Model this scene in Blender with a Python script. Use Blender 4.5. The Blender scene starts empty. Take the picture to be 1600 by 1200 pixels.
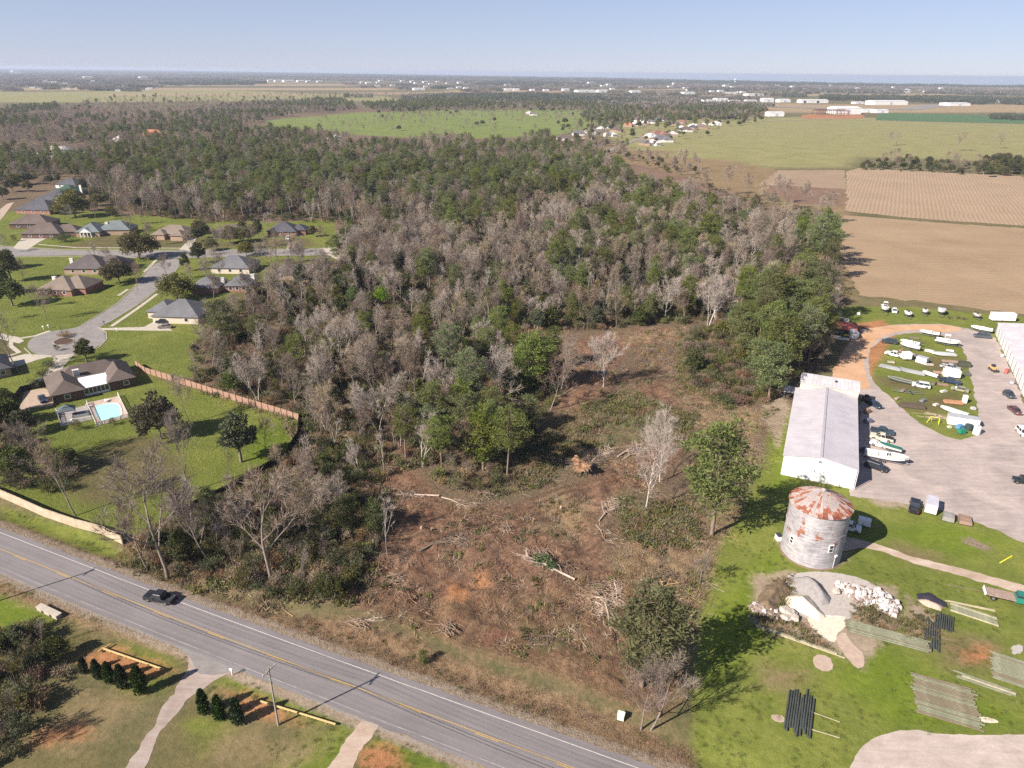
import bpy, math, random
import numpy as np
from mathutils import Vector, Matrix
from mathutils import noise as mnoise
random.seed(7); rng = np.random.default_rng(7)
R = math.radians
C = bpy.context.scene.collection
# ------------------------------------------------------------------ camera, sky, sun, exposure
FPX = 1100.0; PITCH = math.atan((600-112)/FPX); ROLL = 0.010; CAMH = 85.0
_f = np.array([0, math.cos(PITCH), -math.sin(PITCH)]); _r0 = np.array([1., 0, 0]); _u0 = np.array([0, math.sin(PITCH), math.cos(PITCH)])
_r = _r0*math.cos(ROLL)+_u0*math.sin(ROLL); _u = _u0*math.cos(ROLL)-_r0*math.sin(ROLL)
cam_d = bpy.data.cameras.new('camera'); cam = bpy.data.objects.new('camera', cam_d); C.objects.link(cam)
cam_d.sensor_width = 36; cam_d.lens = 36*FPX/1600; cam_d.clip_start = 1; cam_d.clip_end = 120000
mw = Matrix.Identity(4)
for i in range(3):
    mw[i][0] = _r[i]; mw[i][1] = _u[i]; mw[i][2] = -_f[i]
mw[2][3] = CAMH; cam.matrix_world = mw
bpy.context.scene.camera = cam
SUN_EL = 35.0; SUN_AZ = 215.0          # direction the light comes from, degrees from +X
world = bpy.data.worlds.new("World"); bpy.context.scene.world = world; world.use_nodes = True
wn = world.node_tree.nodes; wl = world.node_tree.links
sky = wn.new('ShaderNodeTexSky'); sky.sky_type = 'NISHITA'; sky.sun_disc = False
sky.sun_elevation = R(SUN_EL); sky.sun_rotation = R(90-SUN_AZ)
sky.altitude = 4500; sky.air_density = 1.25; sky.dust_density = 0.0; sky.ozone_density = 2.0
wn['Background'].inputs[1].default_value = 0.052
_tint = wn.new('ShaderNodeMix'); _tint.data_type = 'RGBA'; _tint.blend_type = 'MULTIPLY'; _tint.inputs[0].default_value = 1; _tint.inputs[7].default_value = (1.0, .93, .97, 1)
_veil = wn.new('ShaderNodeMix'); _veil.data_type = 'RGBA'; _veil.inputs[0].default_value = .56; _veil.inputs[7].default_value = (4.9, 5.5, 7.7, 1)   # thin high veil of haze, even over the sky
_tc = wn.new('ShaderNodeTexCoord'); _sx = wn.new('ShaderNodeSeparateXYZ'); _mr = wn.new('ShaderNodeMapRange')   # the veil is thick near the horizon and thin overhead
wl.new(_tc.outputs['Generated'], _sx.inputs[0]); wl.new(_sx.outputs[2], _mr.inputs[0]); _mr.inputs[1].default_value = .0; _mr.inputs[2].default_value = .30; _mr.inputs[3].default_value = .66; _mr.inputs[4].default_value = .16; wl.new(_mr.outputs[0], _veil.inputs[0])
wl.new(sky.outputs[0], _tint.inputs[6]); wl.new(_tint.outputs[2], _veil.inputs[6]); wl.new(_veil.outputs[2], wn['Background'].inputs[0])
sd = bpy.data.lights.new('sun', 'SUN'); so = bpy.data.objects.new('sun', sd); C.objects.link(so)
sd.energy = 5.0; sd.angle = R(0.55); sd.color = (1.0, 0.90, 0.80)
_sv = Vector((math.cos(R(SUN_AZ))*math.cos(R(SUN_EL)), math.sin(R(SUN_AZ))*math.cos(R(SUN_EL)), math.sin(R(SUN_EL))))
so.rotation_euler = _sv.to_track_quat('Z', 'Y').to_euler()
so.location = (0, 0, 200)
sc = bpy.context.scene
sc.view_settings.view_transform = 'Standard'; sc.view_settings.look = 'None'; sc.view_settings.gamma = 1
sc.view_settings.exposure = 1.02
sc.cycles.max_bounces = 5; sc.cycles.diffuse_bounces = 2; sc.cycles.glossy_bounces = 2
sc.cycles.transparent_max_bounces = 6; sc.cycles.transmission_bounces = 3; sc.cycles.volume_bounces = 0
sc.cycles.use_adaptive_sampling = True; sc.cycles.adaptive_threshold = 0.015
sc.cycles.sample_clamp_indirect = 4; sc.cycles.use_denoising = False
# ------------------------------------------------------------------ pixel -> ground helpers (photo pixels, 1600x1200)
def G(px, py, h=0.0):
    d = _f+_r*(px-800)/FPX+_u*(600-py)/FPX
    return np.array([0, 0, CAMH])+d*((h-CAMH)/d[2])
def proj(p):
    q = np.asarray(p, float)-np.array([0, 0, CAMH]); z = q@_f
    return 800+FPX*(q@_r)/z, 600-FPX*(q@_u)/z
def projN(P):
    q = P-np.array([0, 0, CAMH]); z = q@_f
    return 800+FPX*(q@_r)/z, 600-FPX*(q@_u)/z, z
def hgt(bx, by, ty):
    b = G(bx, by); lo, hi = 0.2, 45.0
    for _ in range(30):
        m = (lo+hi)/2
        if proj(b+np.array([0, 0, m]))[1] > ty: lo = m
        else: hi = m
    return lo
def gp(poly): return np.array([G(*p)[:2] for p in poly])
def pip(P, poly):
    x, y = P[:, 0], P[:, 1]; inside = np.zeros(len(P), bool); n = len(poly)
    for i in range(n):
        x1, y1 = poly[i]; x2, y2 = poly[(i+1) % n]
        if y1 == y2: continue
        c = ((y1 > y) != (y2 > y)) & (x < (x2-x1)*(y-y1)/(y2-y1)+x1)
        inside ^= c
    return inside
def sdf(P, poly):
    d = np.full(len(P), 1e9); n = len(poly)
    for i in range(n):
        a = poly[i]; b = poly[(i+1) % n]; ab = b-a; L = max(ab@ab, 1e-9)
        t = np.clip(((P-a)@ab)/L, 0, 1); q = a+t[:, None]*ab
        d = np.minimum(d, np.hypot(P[:, 0]-q[:, 0], P[:, 1]-q[:, 1]))
    return np.where(pip(P, poly), d, -d)
def vnoise(P, s, seed=0):
    x = P[:, 0]*s; y = P[:, 1]*s; xi = np.floor(x).astype(np.int64); yi = np.floor(y).astype(np.int64)
    fx = x-xi; fy = y-yi; fx = fx*fx*(3-2*fx); fy = fy*fy*(3-2*fy)
    def h(a, b):
        v = (a*374761393+b*668265263+seed*1274126177) & 0x7fffffff
        v = ((v ^ (v >> 13))*1274126177) & 0x7fffffff
        return ((v ^ (v >> 16)) & 0xffff)/65535.0
    return (h(xi, yi)*(1-fx)+h(xi+1, yi)*fx)*(1-fy)+(h(xi, yi+1)*(1-fx)+h(xi+1, yi+1)*fx)*fy
# ------------------------------------------------------------------ materials
class NT:
    def __init__(s, name):
        s.m = bpy.data.materials.new(name); s.m.use_nodes = True
        s.t = s.m.node_tree; s.b = s.t.nodes['Principled BSDF']; s.out = s.t.nodes['Material Output']
    def n(s, typ, **kw):
        o = s.t.nodes.new(typ)
        for k, v in kw.items(): setattr(o, k, v)
        return o
    def l(s, a, b): s.t.links.new(a, b)
    def math(s, op, a, b=None, c=None, clamp=False):
        o = s.n('ShaderNodeMath', operation=op, use_clamp=clamp)
        for i, v in enumerate((a, b, c)):
            if v is None: continue
            if isinstance(v, (int, float)): o.inputs[i].default_value = v
            else: s.l(v, o.inputs[i])
        return o.outputs[0]
    def noise(s, vec, scale, detail=4, rough=.6, dist=0):
        o = s.n('ShaderNodeTexNoise'); o.inputs['Scale'].default_value = scale; o.inputs['Detail'].default_value = detail
        o.inputs['Roughness'].default_value = rough; o.inputs['Distortion'].default_value = dist
        if vec is not None: s.l(vec, o.inputs['Vector'])
        return o.outputs['Fac']
    def mix(s, fac, a, b, mode='MIX'):
        o = s.n('ShaderNodeMix', data_type='RGBA', blend_type=mode)
        for v, i in ((fac, 0), (a, 6), (b, 7)):
            if isinstance(v, (int, float)): o.inputs[i].default_value = v
            elif isinstance(v, tuple): o.inputs[i].default_value = (*v[:3], 1)
            else: s.l(v, o.inputs[i])
        return o.outputs[2]
    def ramp(s, fac, stops):
        o = s.n('ShaderNodeValToRGB'); cr = o.color_ramp
        while len(cr.elements) < len(stops): cr.elements.new(.5)
        for e, (p, c) in zip(cr.elements, stops): e.position = p; e.color = (*c, 1)
        s.l(fac, o.inputs[0]); return o.outputs[0]
    def maprange(s, v, a, b, c=0., d=1.):
        o = s.n('ShaderNodeMapRange'); o.interpolation_type = 'SMOOTHSTEP'
        s.l(v, o.inputs[0])
        for i, q in enumerate((a, b, c, d)): o.inputs[i+1].default_value = q
        return o.outputs[0]
    def pos(s): return s.n('ShaderNodeNewGeometry').outputs['Position']
    def obj(s): return s.n('ShaderNodeTexCoord').outputs['Object']
    def rand(s): return s.n('ShaderNodeObjectInfo').outputs['Random']
    def bump(s, h, strength=.4, dist=.1):
        o = s.n('ShaderNodeBump'); o.inputs['Strength'].default_value = strength; o.inputs['Distance'].default_value = dist
        s.l(h, o.inputs['Height']); s.l(o.outputs[0], s.b.inputs['Normal'])
MATS = {}
def surf(name, c1, c2=None, scale=1.5, rough=.85, bump=0., metal=0., spec=.3, coords='obj', c3=None, detail=4, coat=0):
    """solid with two/three-tone mottling"""
    if name in MATS: return MATS[name]
    k = NT(name); c2 = c2 or tuple(v*.8 for v in c1)
    v = k.obj() if coords == 'obj' else k.pos()
    n = k.noise(v, scale, detail, .65)
    st = [(.32, c2), (.66, c1)] if c3 is None else [(.3, c2), (.52, c1), (.72, c3)]
    k.l(k.ramp(n, st), k.b.inputs['Base Color'])
    k.b.inputs['Roughness'].default_value = rough; k.b.inputs['Metallic'].default_value = metal
    k.b.inputs['Specular IOR Level'].default_value = spec
    if coat: k.b.inputs['Coat Weight'].default_value = coat; k.b.inputs['Coat Roughness'].default_value = .08
    if bump: k.bump(k.noise(v, scale*3, 3), bump, .05)
    MATS[name] = k.m; return k.m
def leafmat(name, cd, cl, hue=.35, sc_=.35, trans=.25):
    if name in MATS: return MATS[name]
    k = NT(name); v = k.obj()
    n = k.noise(v, sc_, 3, .6); n2 = k.noise(v, 2.2, 2, .5)
    f = k.math('ADD', k.math('MULTIPLY', n, .65), k.math('MULTIPLY', n2, .35))
    col = k.ramp(f, [(.36, cd), (.64, cl)])
    hs = k.n('ShaderNodeHueSaturation'); k.l(col, hs.inputs['Color'])
    r = k.rand()
    k.l(k.math('MULTIPLY_ADD', r, .045, .48), hs.inputs['Hue'])
    k.l(k.math('MULTIPLY_ADD', r, hue, 1-hue/2), hs.inputs['Value'])
    r2 = k.math('FRACT', k.math('MULTIPLY', r, 7.31))
    k.l(k.math('MULTIPLY_ADD', r2, .5, .68), hs.inputs['Saturation'])
    k.l(hs.outputs[0], k.b.inputs['Base Color'])
    k.b.inputs['Roughness'].default_value = .7; k.b.inputs['Specular IOR Level'].default_value = .2
    if trans:
        tr = k.n('ShaderNodeBsdfTranslucent'); k.l(hs.outputs[0], tr.inputs['Color'])
        mx = k.n('ShaderNodeMixShader'); mx.inputs[0].default_value = trans
        k.l(k.b.outputs[0], mx.inputs[1]); k.l(tr.outputs[0], mx.inputs[2]); k.l(mx.outputs[0], k.out.inputs['Surface'])
    MATS[name] = k.m; return k.m
def roofmat(name, c1, c2):
    if name in MATS: return MATS[name]
    k = NT(name); v = k.obj()
    n = k.noise(v, 6, 4, .7); n2 = k.noise(v, .25, 3, .6)
    f = k.math('ADD', k.math('MULTIPLY', n, .5), k.math('MULTIPLY', n2, .5))
    k.l(k.ramp(f, [(.38, c2), (.62, c1)]), k.b.inputs['Base Color']); k.b.inputs['Roughness'].default_value = .9
    sx = k.n('ShaderNodeSeparateXYZ'); k.l(v, sx.inputs[0])
    w = k.math('FRACT', k.math('MULTIPLY', sx.outputs[2], 7.0)); k.bump(k.math('ADD', w, n), .5, .03)
    MATS[name] = k.m; return k.m
def ribbed(name, c1, c2, axis=0, pitch=.9, metal=.0, rough=.5, streak=.5):
    """standing-seam / corrugated sheet: seams along one local axis, weather streaks across it"""
    if name in MATS: return MATS[name]
    k = NT(name); v = k.obj(); sx = k.n('ShaderNodeSeparateXYZ'); k.l(v, sx.inputs[0])
    w = k.math('FRACT', k.math('DIVIDE', sx.outputs[axis], pitch)); seam = k.math('LESS_THAN', w, .09)
    mp = k.n('ShaderNodeMapping'); k.l(v, mp.inputs[0]); s = [.15, .15, .15]; s[axis] = 1.6; mp.inputs['Scale'].default_value = s
    n = k.noise(mp.outputs[0], 1.2, 5, .7); n2 = k.noise(v, .3, 3)
    col = k.ramp(k.math('ADD', k.math('MULTIPLY', n, streak), k.math('MULTIPLY', n2, 1-streak)), [(.35, c2), (.62, c1)])
    col = k.mix(k.math('MULTIPLY', seam, .25), col, tuple(x*.5 for x in c1))
    k.l(col, k.b.inputs['Base Color']); k.b.inputs['Roughness'].default_value = rough; k.b.inputs['Metallic'].default_value = metal
    k.bump(seam, .6, .04); MATS[name] = k.m; return k.m
def brick(name, c1, c2, mort=(.35, .32, .28)):
    if name in MATS: return MATS[name]
    k = NT(name); v = k.obj(); b = k.n('ShaderNodeTexBrick')
    mp = k.n('ShaderNodeMapping'); k.l(v, mp.inputs[0]); mp.inputs['Rotation'].default_value = (R(90), 0, 0)
    k.l(mp.outputs[0], b.inputs['Vector']); b.inputs['Scale'].default_value = 4
    b.inputs['Color1'].default_value = (*c1, 1); b.inputs['Color2'].default_value = (*c2, 1); b.inputs['Mortar'].default_value = (*mort, 1)
    b.inputs['Mortar Size'].default_value = .01
    k.l(k.mix(.4, b.outputs[0], k.ramp(k.noise(v, 1.2), [(.3, c2), (.7, c1)])), k.b.inputs['Base Color'])
    k.b.inputs['Roughness'].default_value = .9; MATS[name] = k.m; return k.m
def paint(name, c, rough=.35, metal=.0): return surf(name, c, tuple(x*.82 for x in c), 2.0, rough, 0, metal, .5, coat=.35)
GLASS = surf('window glass', (.03, .04, .05), (.02, .025, .03), 1, .08, 0, 0, .8)
TYRE = surf('tyre rubber', (.02, .02, .02), None, 4, .9)
STEEL = surf('galvanised steel', (.35, .36, .37), (.22, .22, .23), 2, .45, 0, .6)
WHITE = surf('white paint', (.78, .78, .76), (.62, .62, .6), 1.2, .5)
DARKM = surf('dark metal', (.05, .05, .055), (.025, .025, .03), 3, .6)
CHROME = surf('headlamp lens', (.7, .72, .75), None, 3, .15, 0, .3, .8)
REDL = surf('tail lamp', (.35, .02, .02), None, 3, .3)
CONC = surf('pale concrete', (.46, .42, .35), (.36, .32, .26), .6, .9, .15, coords='pos')
# ------------------------------------------------------------------ mesh builder
class MB:
    def __init__(s): s.v = []; s.f = []; s.m = []
    def add(s, vs, fs, m=0):
        o = len(s.v); s.v += [tuple(map(float, q)) for q in vs]
        for f in fs: s.f.append([i+o for i in f]); s.m.append(m)
        return s
    def box(s, c, d, rz=0, m=0, top=None, rx=0):
        hx, hy, hz = d[0]/2, d[1]/2, d[2]/2; t = top or (1, 1)
        vs = [(-hx, -hy, -hz), (hx, -hy, -hz), (hx, hy, -hz), (-hx, hy, -hz), (-hx*t[0], -hy*t[1], hz), (hx*t[0], -hy*t[1], hz), (hx*t[0], hy*t[1], hz), (-hx*t[0], hy*t[1], hz)]
        M = Matrix.Rotation(rz, 3, 'Z') @ Matrix.Rotation(rx, 3, 'X'); vs = [(M@Vector(q)+Vector(c)) for q in vs]
        return s.add(vs, [(0, 3, 2, 1), (4, 5, 6, 7), (0, 1, 5, 4), (1, 2, 6, 5), (2, 3, 7, 6), (3, 0, 4, 7)], m)
    def tube(s, pts, rad, n=8, m=0, cap=True):
        pts = [Vector(p) for p in pts]; rings = []
        if isinstance(rad, (int, float)): rad = [rad]*len(pts)
        ref = None
        for i, p in enumerate(pts):
            d = (pts[min(i+1, len(pts)-1)]-pts[max(i-1, 0)]).normalized()
            if ref is None: ref = d.orthogonal().normalized()
            a = (ref-d*ref.dot(d)); a = a.normalized() if a.length > 1e-6 else d.orthogonal().normalized()
            ref = a; b = d.cross(a)
            rings.append([p+(a*math.cos(2*math.pi*k/n)+b*math.sin(2*math.pi*k/n))*rad[i] for k in range(n)])
        vs = [q for r in rings for q in r]; fs = []
        for i in range(len(pts)-1):
            for k in range(n):
                fs.append((i*n+k, i*n+(k+1) % n, (i+1)*n+(k+1) % n, (i+1)*n+k))
        if cap: fs.append(tuple(range(n-1, -1, -1))); fs.append(tuple((len(pts)-1)*n+k for k in range(n)))
        return s.add(vs, fs, m)
    def prism(s, prof, y0, y1, m=0, inset=0):
        """profile in XZ extruded along Y"""
        n = len(prof); vs = [(x, y0, z) for x, z in prof]+[(x, y1, z) for x, z in prof]
        return s.add(vs, [tuple(range(n)), tuple(range(2*n-1, n-1, -1))]+[(i, i+n, (i+1) % n+n, (i+1) % n) for i in range(n)], m)
    def build(s, name, mats, parent=None, loc=None, smooth=False, rz=None):
        me = bpy.data.meshes.new(name); me.from_pydata(s.v, [], s.f)
        for q in (mats if isinstance(mats, (list, tuple)) else [mats]): me.materials.append(q)
        if any(s.m): me.polygons.foreach_set('material_index', s.m)
        if smooth: me.polygons.foreach_set('use_smooth', [True]*len(me.polygons))
        me.update(); o = bpy.data.objects.new(name, me); C.objects.link(o)
        if parent: o.parent = parent
        if loc is not None: o.location = loc
        if rz is not None: o.rotation_euler = (0, 0, rz)
        return o
def tag(o, label=None, cat=None, group=None, kind=None):
    if label: o['label'] = label
    if cat: o['category'] = cat
    if group: o['group'] = group
    if kind: o['kind'] = kind
    return o
def thing(name, label, cat, loc, rz=0, group=None):
    o = bpy.data.objects.new(name, None); C.objects.link(o); o.empty_display_size = .5
    o.location = loc; o.rotation_euler = (0, 0, rz); return tag(o, label, cat, group)
def px_obj(a, b):
    """two photo points (rear, front) on the ground -> centre location, heading, length"""
    A = G(*a); B = G(*b); d = B-A
    return (A+B)/2, math.atan2(d[1], d[0]), float(np.hypot(d[0], d[1]))
def rawmesh(name, V, F, mats, mi=None):
    me = bpy.data.meshes.new(name); V = np.asarray(V, np.float32); F = np.asarray(F, np.int32); k = F.shape[1]
    me.vertices.add(len(V)); me.vertices.foreach_set('co', V.ravel())
    me.loops.add(F.size); me.loops.foreach_set('vertex_index', F.ravel())
    me.polygons.add(len(F)); me.polygons.foreach_set('loop_start', np.arange(len(F), dtype=np.int32)*k)
    for q in mats: me.materials.append(q)
    if mi is not None: me.polygons.foreach_set('material_index', np.asarray(mi, np.int32))
    me.update(calc_edges=True); return me
# ------------------------------------------------------------------ the road axis
RD = np.array([0.91949947, -0.39309125]); RN = np.array([0.39309125, 0.91949947]); RA = np.array([-101.886, 116.005])
_ts = [(-400, -3.55), (-60, -3.45), (0, -3.5), (25, -3.75), (52, -4.0), (76, -3.9), (98, -3.65), (121, -3.35), (200, -2.4), (420, 1.0)]
def road_pt(s, off=0.0):
    t = np.interp(s, [a for a, _ in _ts], [b for _, b in _ts])
    return RA+RD*s+RN*(t+off)
def road_band(s0, s1, o0, o1, step=4.0):
    n = max(2, int((s1-s0)/step)+1); ss = np.linspace(s0, s1, n)
    return [road_pt(s, o0) for s in ss]+[road_pt(s, o1) for s in ss[::-1]]
# ------------------------------------------------------------------ ground cover map (photo polygons laid on the ground plane)
island_px = [(1345, 570), (1352, 540), (1385, 518), (1430, 511), (1470, 515), (1505, 532), (1520, 560), (1527, 600), (1536, 640), (1544, 676), (1520, 694), (1485, 694), (1440, 678), (1410, 660), (1385, 630), (1360, 608)]
CLS = [  # name, polygon(s) in photo pixels, edge width m, colours dark/light(/mid), amplitude of the ragged edge
 ('wood', [[(-500, 700), (-500, 175), (0, 168), (600, 165), (960, 225), (1100, 290), (1290, 350), (1330, 470), (1290, 560), (1240, 640), (1130, 830), (1090, 900), (560, 945), (330, 910), (130, 830), (20, 780)]], 2., (.085, .062, .040), (.21, .155, .10), 5),
 ('grove', [[(415, 188), (430, 204), (700, 218), (870, 212), (960, 190), (960, 172), (690, 172), (560, 176)]], 12, (.12, .155, .040), (.185, .22, .065), 20),
 ('drygrass', [[(900, 232), (1000, 262), (1120, 300), (1230, 320), (1320, 330), (1330, 300), (1200, 262), (1130, 245), (1000, 220)],
               [(1290, 300), (1325, 290), (1330, 470), (1290, 500), (1270, 420), (1300, 360)], [(-50, 262), (110, 285), (170, 262), (60, 255)]], 5, (.14, .11, .055), (.26, .18, .10), 8),
 ('plowed', [[(935, 247), (1000, 258), (1100, 285), (1140, 305), (1090, 310), (1000, 292), (930, 268)], [(1185, 290), (1320, 292), (1318, 322), (1240, 318)]], 4, (.14, .088, .062), (.22, .145, .10), 8),
 ('lawn', [[(-500, 900), (-500, 330), (60, 340), (200, 335), (330, 345), (430, 348), (520, 342), (528, 372), (525, 405), (470, 425), (350, 478), (318, 520), (300, 590), (240, 590), (468, 655), (464, 690), (440, 714), (370, 755), (300, 790), (180, 848), (0, 768)],
           [(-20, 400), (180, 380), (180, 330), (-20, 330)], [(0, 790), (160, 835), (200, 872), (150, 868), (0, 812)],
           [(1240, 640), (1205, 660), (1190, 720), (1165, 790), (1128, 840), (1095, 950), (1082, 1060), (1078, 1300), (1800, 1400), (1800, 780), (1500, 700), (1345, 560), (1290, 500), (1320, 478), (1430, 480), (1700, 505), (1700, 540), (1340, 620)], island_px], 1.2, (.095, .122, .022), (.178, .195, .044), 2.2),
 ('meadow', [[(1035, 245), (1180, 184), (1300, 182), (1900, 200), (1900, 262), (1345, 245), (1320, 262), (1200, 262), (1140, 250)], [(930, 205), (1010, 190), (1190, 180), (1100, 235), (990, 235)],
             [(-300, 160), (-300, 143), (0, 144), (130, 143), (330, 140), (600, 150), (640, 158), (400, 158), (120, 160)]], 15, (.17, .165, .065), (.27, .25, .11), 25),
 ('dulllawn', [[(-300, 1400), (-300, 870), (0, 892), (290, 1010), (300, 1060), (250, 1070), (130, 1015), (60, 1060), (110, 1090), (200, 1210)], [(210, 1250), (290, 1090), (380, 1140), (480, 1140), (560, 1160), (500, 1300)], [(240, 680), (300, 740), (280, 770), (140, 790), (60, 740), (180, 690)], [(60, 392), (120, 380), (330, 380), (480, 372), (500, 386), (60, 388)], [(110, 385), (160, 368), (330, 372), (330, 388)], [(350, 500), (330, 470), (420, 440), (480, 430), (420, 470)], [(420, 410), (520, 400), (500, 425), (420, 430)], [(-20, 520), (30, 530), (40, 575), (-20, 600)], [(1366, 588), (1420, 592), (1446, 600), (1440, 612), (1376, 604)], [(1440, 556), (1505, 560), (1512, 576), (1460, 588), (1420, 560), (1390, 545), (1425, 550)], [(1415, 625), (1500, 610), (1510, 635), (1460, 645), (1410, 640)]], 3, (.080, .078, .030), (.165, .135, .062), 4),
 ('lush', [[(1225, 650), (1200, 760), (1240, 790), (1240, 640)], [(1370, 830), (1500, 870), (1580, 850), (1480, 815)], [(1110, 960), (1180, 880), (1220, 860), (1200, 1000), (1120, 1060)], [(0, 900), (-200, 1000), (60, 1000), (90, 960), (50, 915)],
           [(1355, 1000), (1600, 1130), (1400, 1140), (1300, 1060)], [(470, 1150), (560, 1150), (540, 1195), (500, 1215), (440, 1210)], [(300, 1130), (340, 1125), (360, 1150), (320, 1165)], [(200, 1050), (255, 1060), (250, 1078), (190, 1085)], [(430, 655), (466, 662), (430, 720), (385, 730), (395, 670)], [(190, 1000), (292, 1020), (255, 1050), (170, 1020)], [(330, 1060), (420, 1054), (560, 1110), (540, 1140), (430, 1100)], [(590, 1130), (760, 1205), (640, 1215), (575, 1170)]], 3, (.080, .122, .014), (.150, .190, .024), 4),
 ('soil', [[(545, 945), (590, 850), (600, 780), (510, 765), (535, 735), (640, 725), (700, 790), (800, 790), (900, 760), (1010, 700), (1045, 690), (1080, 700), (1010, 760), (930, 810), (960, 900), (1080, 960), (1070, 1070), (1040, 1125), (900, 1070), (780, 1030), (650, 985)],
           [(850, 540), (1000, 512), (1075, 512), (1060, 528), (980, 545), (960, 590), (900, 700), (870, 730), (780, 770), (760, 745), (870, 650)], [(760, 505), (835, 515), (850, 560), (780, 545)], [(1000, 590), (1060, 600), (1080, 650), (1020, 700), (960, 700)]], 2., (.082, .043, .028), (.245, .135, .088), 4),
 ('brush', [[(1065, 520), (1110, 505), (1200, 560), (1215, 620), (1130, 640), (1060, 600)], [(800, 690), (880, 650), (980, 610), (1090, 650), (1060, 690), (900, 700), (850, 760), (760, 780)], [(960, 770), (1080, 790), (1090, 860), (1040, 860), (980, 840)], [(828, 985), (880, 975), (892, 1010), (842, 1018)], [(1040, 935), (1090, 890), (1078, 950), (1050, 970)]], 3, (.065, .070, .030), (.145, .135, .065), 6),
 ('dryspot', [[(50, 1155), (130, 1078), (215, 1085), (200, 1110), (120, 1175)], [(440, 1160), (480, 1150), (500, 1175), (450, 1190)], [(330, 1150), (400, 1145), (420, 1175), (350, 1190)], [(300, 1010), (200, 975), (120, 945), (100, 950), (200, 1000), (285, 1030)], [(1195, 1040), (1260, 1050), (1240, 1080), (1190, 1070)], [(1400, 850), (1470, 870), (1460, 885), (1390, 865)], [(1440, 985), (1560, 1000), (1560, 1050), (1480, 1040)]], 3, (.125, .098, .045), (.235, .18, .10), 5),
 ('straw', [[(1040, 600), (1160, 640), (1215, 640), (1160, 700), (1100, 680)], [(960, 855), (1060, 830), (1110, 780), (1140, 790), (1100, 900), (1050, 910), (960, 900)], [(860, 760), (930, 780), (900, 850), (830, 830)], [(960, 520), (1075, 512), (1060, 530), (980, 538)]], 2.5, (.16, .11, .062), (.32, .225, .135), 5),
 ('verge', [[(-100, 800), (0, 812), (150, 868), (200, 880), (270, 918), (420, 955), (560, 965), (760, 1045), (900, 1090), (1010, 1140), (1080, 1170), (1120, 1290), (-100, 900)]], 1.5, (.135, .085, .048), (.29, .20, .12), 2.5),
 ('orange', [[(745, 890), (760, 895), (757, 915), (742, 915)], [(700, 905), (730, 920), (722, 940), (700, 935)], [(1300, 640), (1310, 560), (1340, 505), (1380, 500), (1400, 520), (1340, 620)], [(1505, 1015), (1545, 1010), (1550, 1035), (1510, 1035)], [(120, 1030), (180, 1010), (270, 1050), (240, 1060), (160, 1045)], [(345, 1080), (400, 1090), (470, 1130), (400, 1120)], [(560, 1170), (610, 1160), (640, 1200), (560, 1240)], [(55, 1145), (130, 1130), (140, 1150), (60, 1165)], [(1255, 178), (1350, 178), (1350, 186), (1250, 186)]], 1.5, (.22, .10, .045), (.40, .20, .095), 3),
 ('pale', [[(1200, 600), (1215, 560), (1235, 640), (1215, 700), (1190, 650)], [(1335, 770), (1390, 780), (1450, 795), (1380, 792)], [(1215, 850), (1268, 892), (1318, 878), (1330, 860), (1268, 880), (1222, 840)], [(1175, 900), (1230, 893), (1400, 920), (1410, 960), (1345, 1045), (1300, 1010), (1180, 975)], [(1415, 930), (1460, 960), (1470, 1000), (1420, 990)]], 1.2, (.20, .155, .105), (.36, .29, .215), 2.5),
]
def far_rect(x0, y0, x1, y1): return [(x0, y0), (x1, y0), (x1, y1), (x0, y1)]
CLS.append(('farfield', [far_rect(-200, 137.5, 620, 141), far_rect(540, 144, 900, 148), far_rect(1130, 146, 1500, 150), far_rect(1120, 161, 1260, 172), far_rect(1200, 163, 1700, 176), far_rect(60, 129, 130, 131), far_rect(250, 131, 560, 134), far_rect(0, 133.5, 90, 136), far_rect(700, 140.5, 880, 147), far_rect(330, 127.5, 480, 129.5), far_rect(1250, 141, 1420, 143.5), far_rect(1000, 139, 1120, 140.5), far_rect(1500, 151, 1700, 153), far_rect(160, 146, 480, 149)], 60, (.20, .15, .08), (.36, .27, .16), 60))
gx = np.unique(np.concatenate([np.arange(-190, -62, 1.25), np.arange(-62, 84, .7), np.arange(84, 235, 1.25), -190-np.geomspace(2, 40000, 60), 235+np.geomspace(2, 40000, 60)]))
gy = np.unique(np.concatenate([np.arange(45, 74, 1.25), np.arange(74, 262, .7), np.arange(262, 330, 1.25), np.arange(330, 800, 5), np.arange(800, 3000, 25), np.geomspace(3000, 42000, 60), 45-np.geomspace(2, 800, 14)]))
XX, YY = np.meshgrid(gx, gy); GP = np.stack([XX.ravel(), YY.ravel()], 1)
_s = (GP-RA)@RD; _t = (GP-RA)@RN-np.interp(_s, [a for a, _ in _ts], [b for _, b in _ts])
attrs = {}; relief = np.zeros(len(GP))
for nm, polys, w, *_ in CLS:
    best = np.full(len(GP), -1e9)
    for p in polys: best = np.maximum(best, sdf(GP, gp(p)))
    attrs[nm] = np.clip(best, -400, 400)
ruts = np.zeros(len(GP)); _nr = (GP[:, 0] > -60) & (GP[:, 0] < 90) & (GP[:, 1] > 70) & (GP[:, 1] < 270); _Q = GP[_nr]
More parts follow.
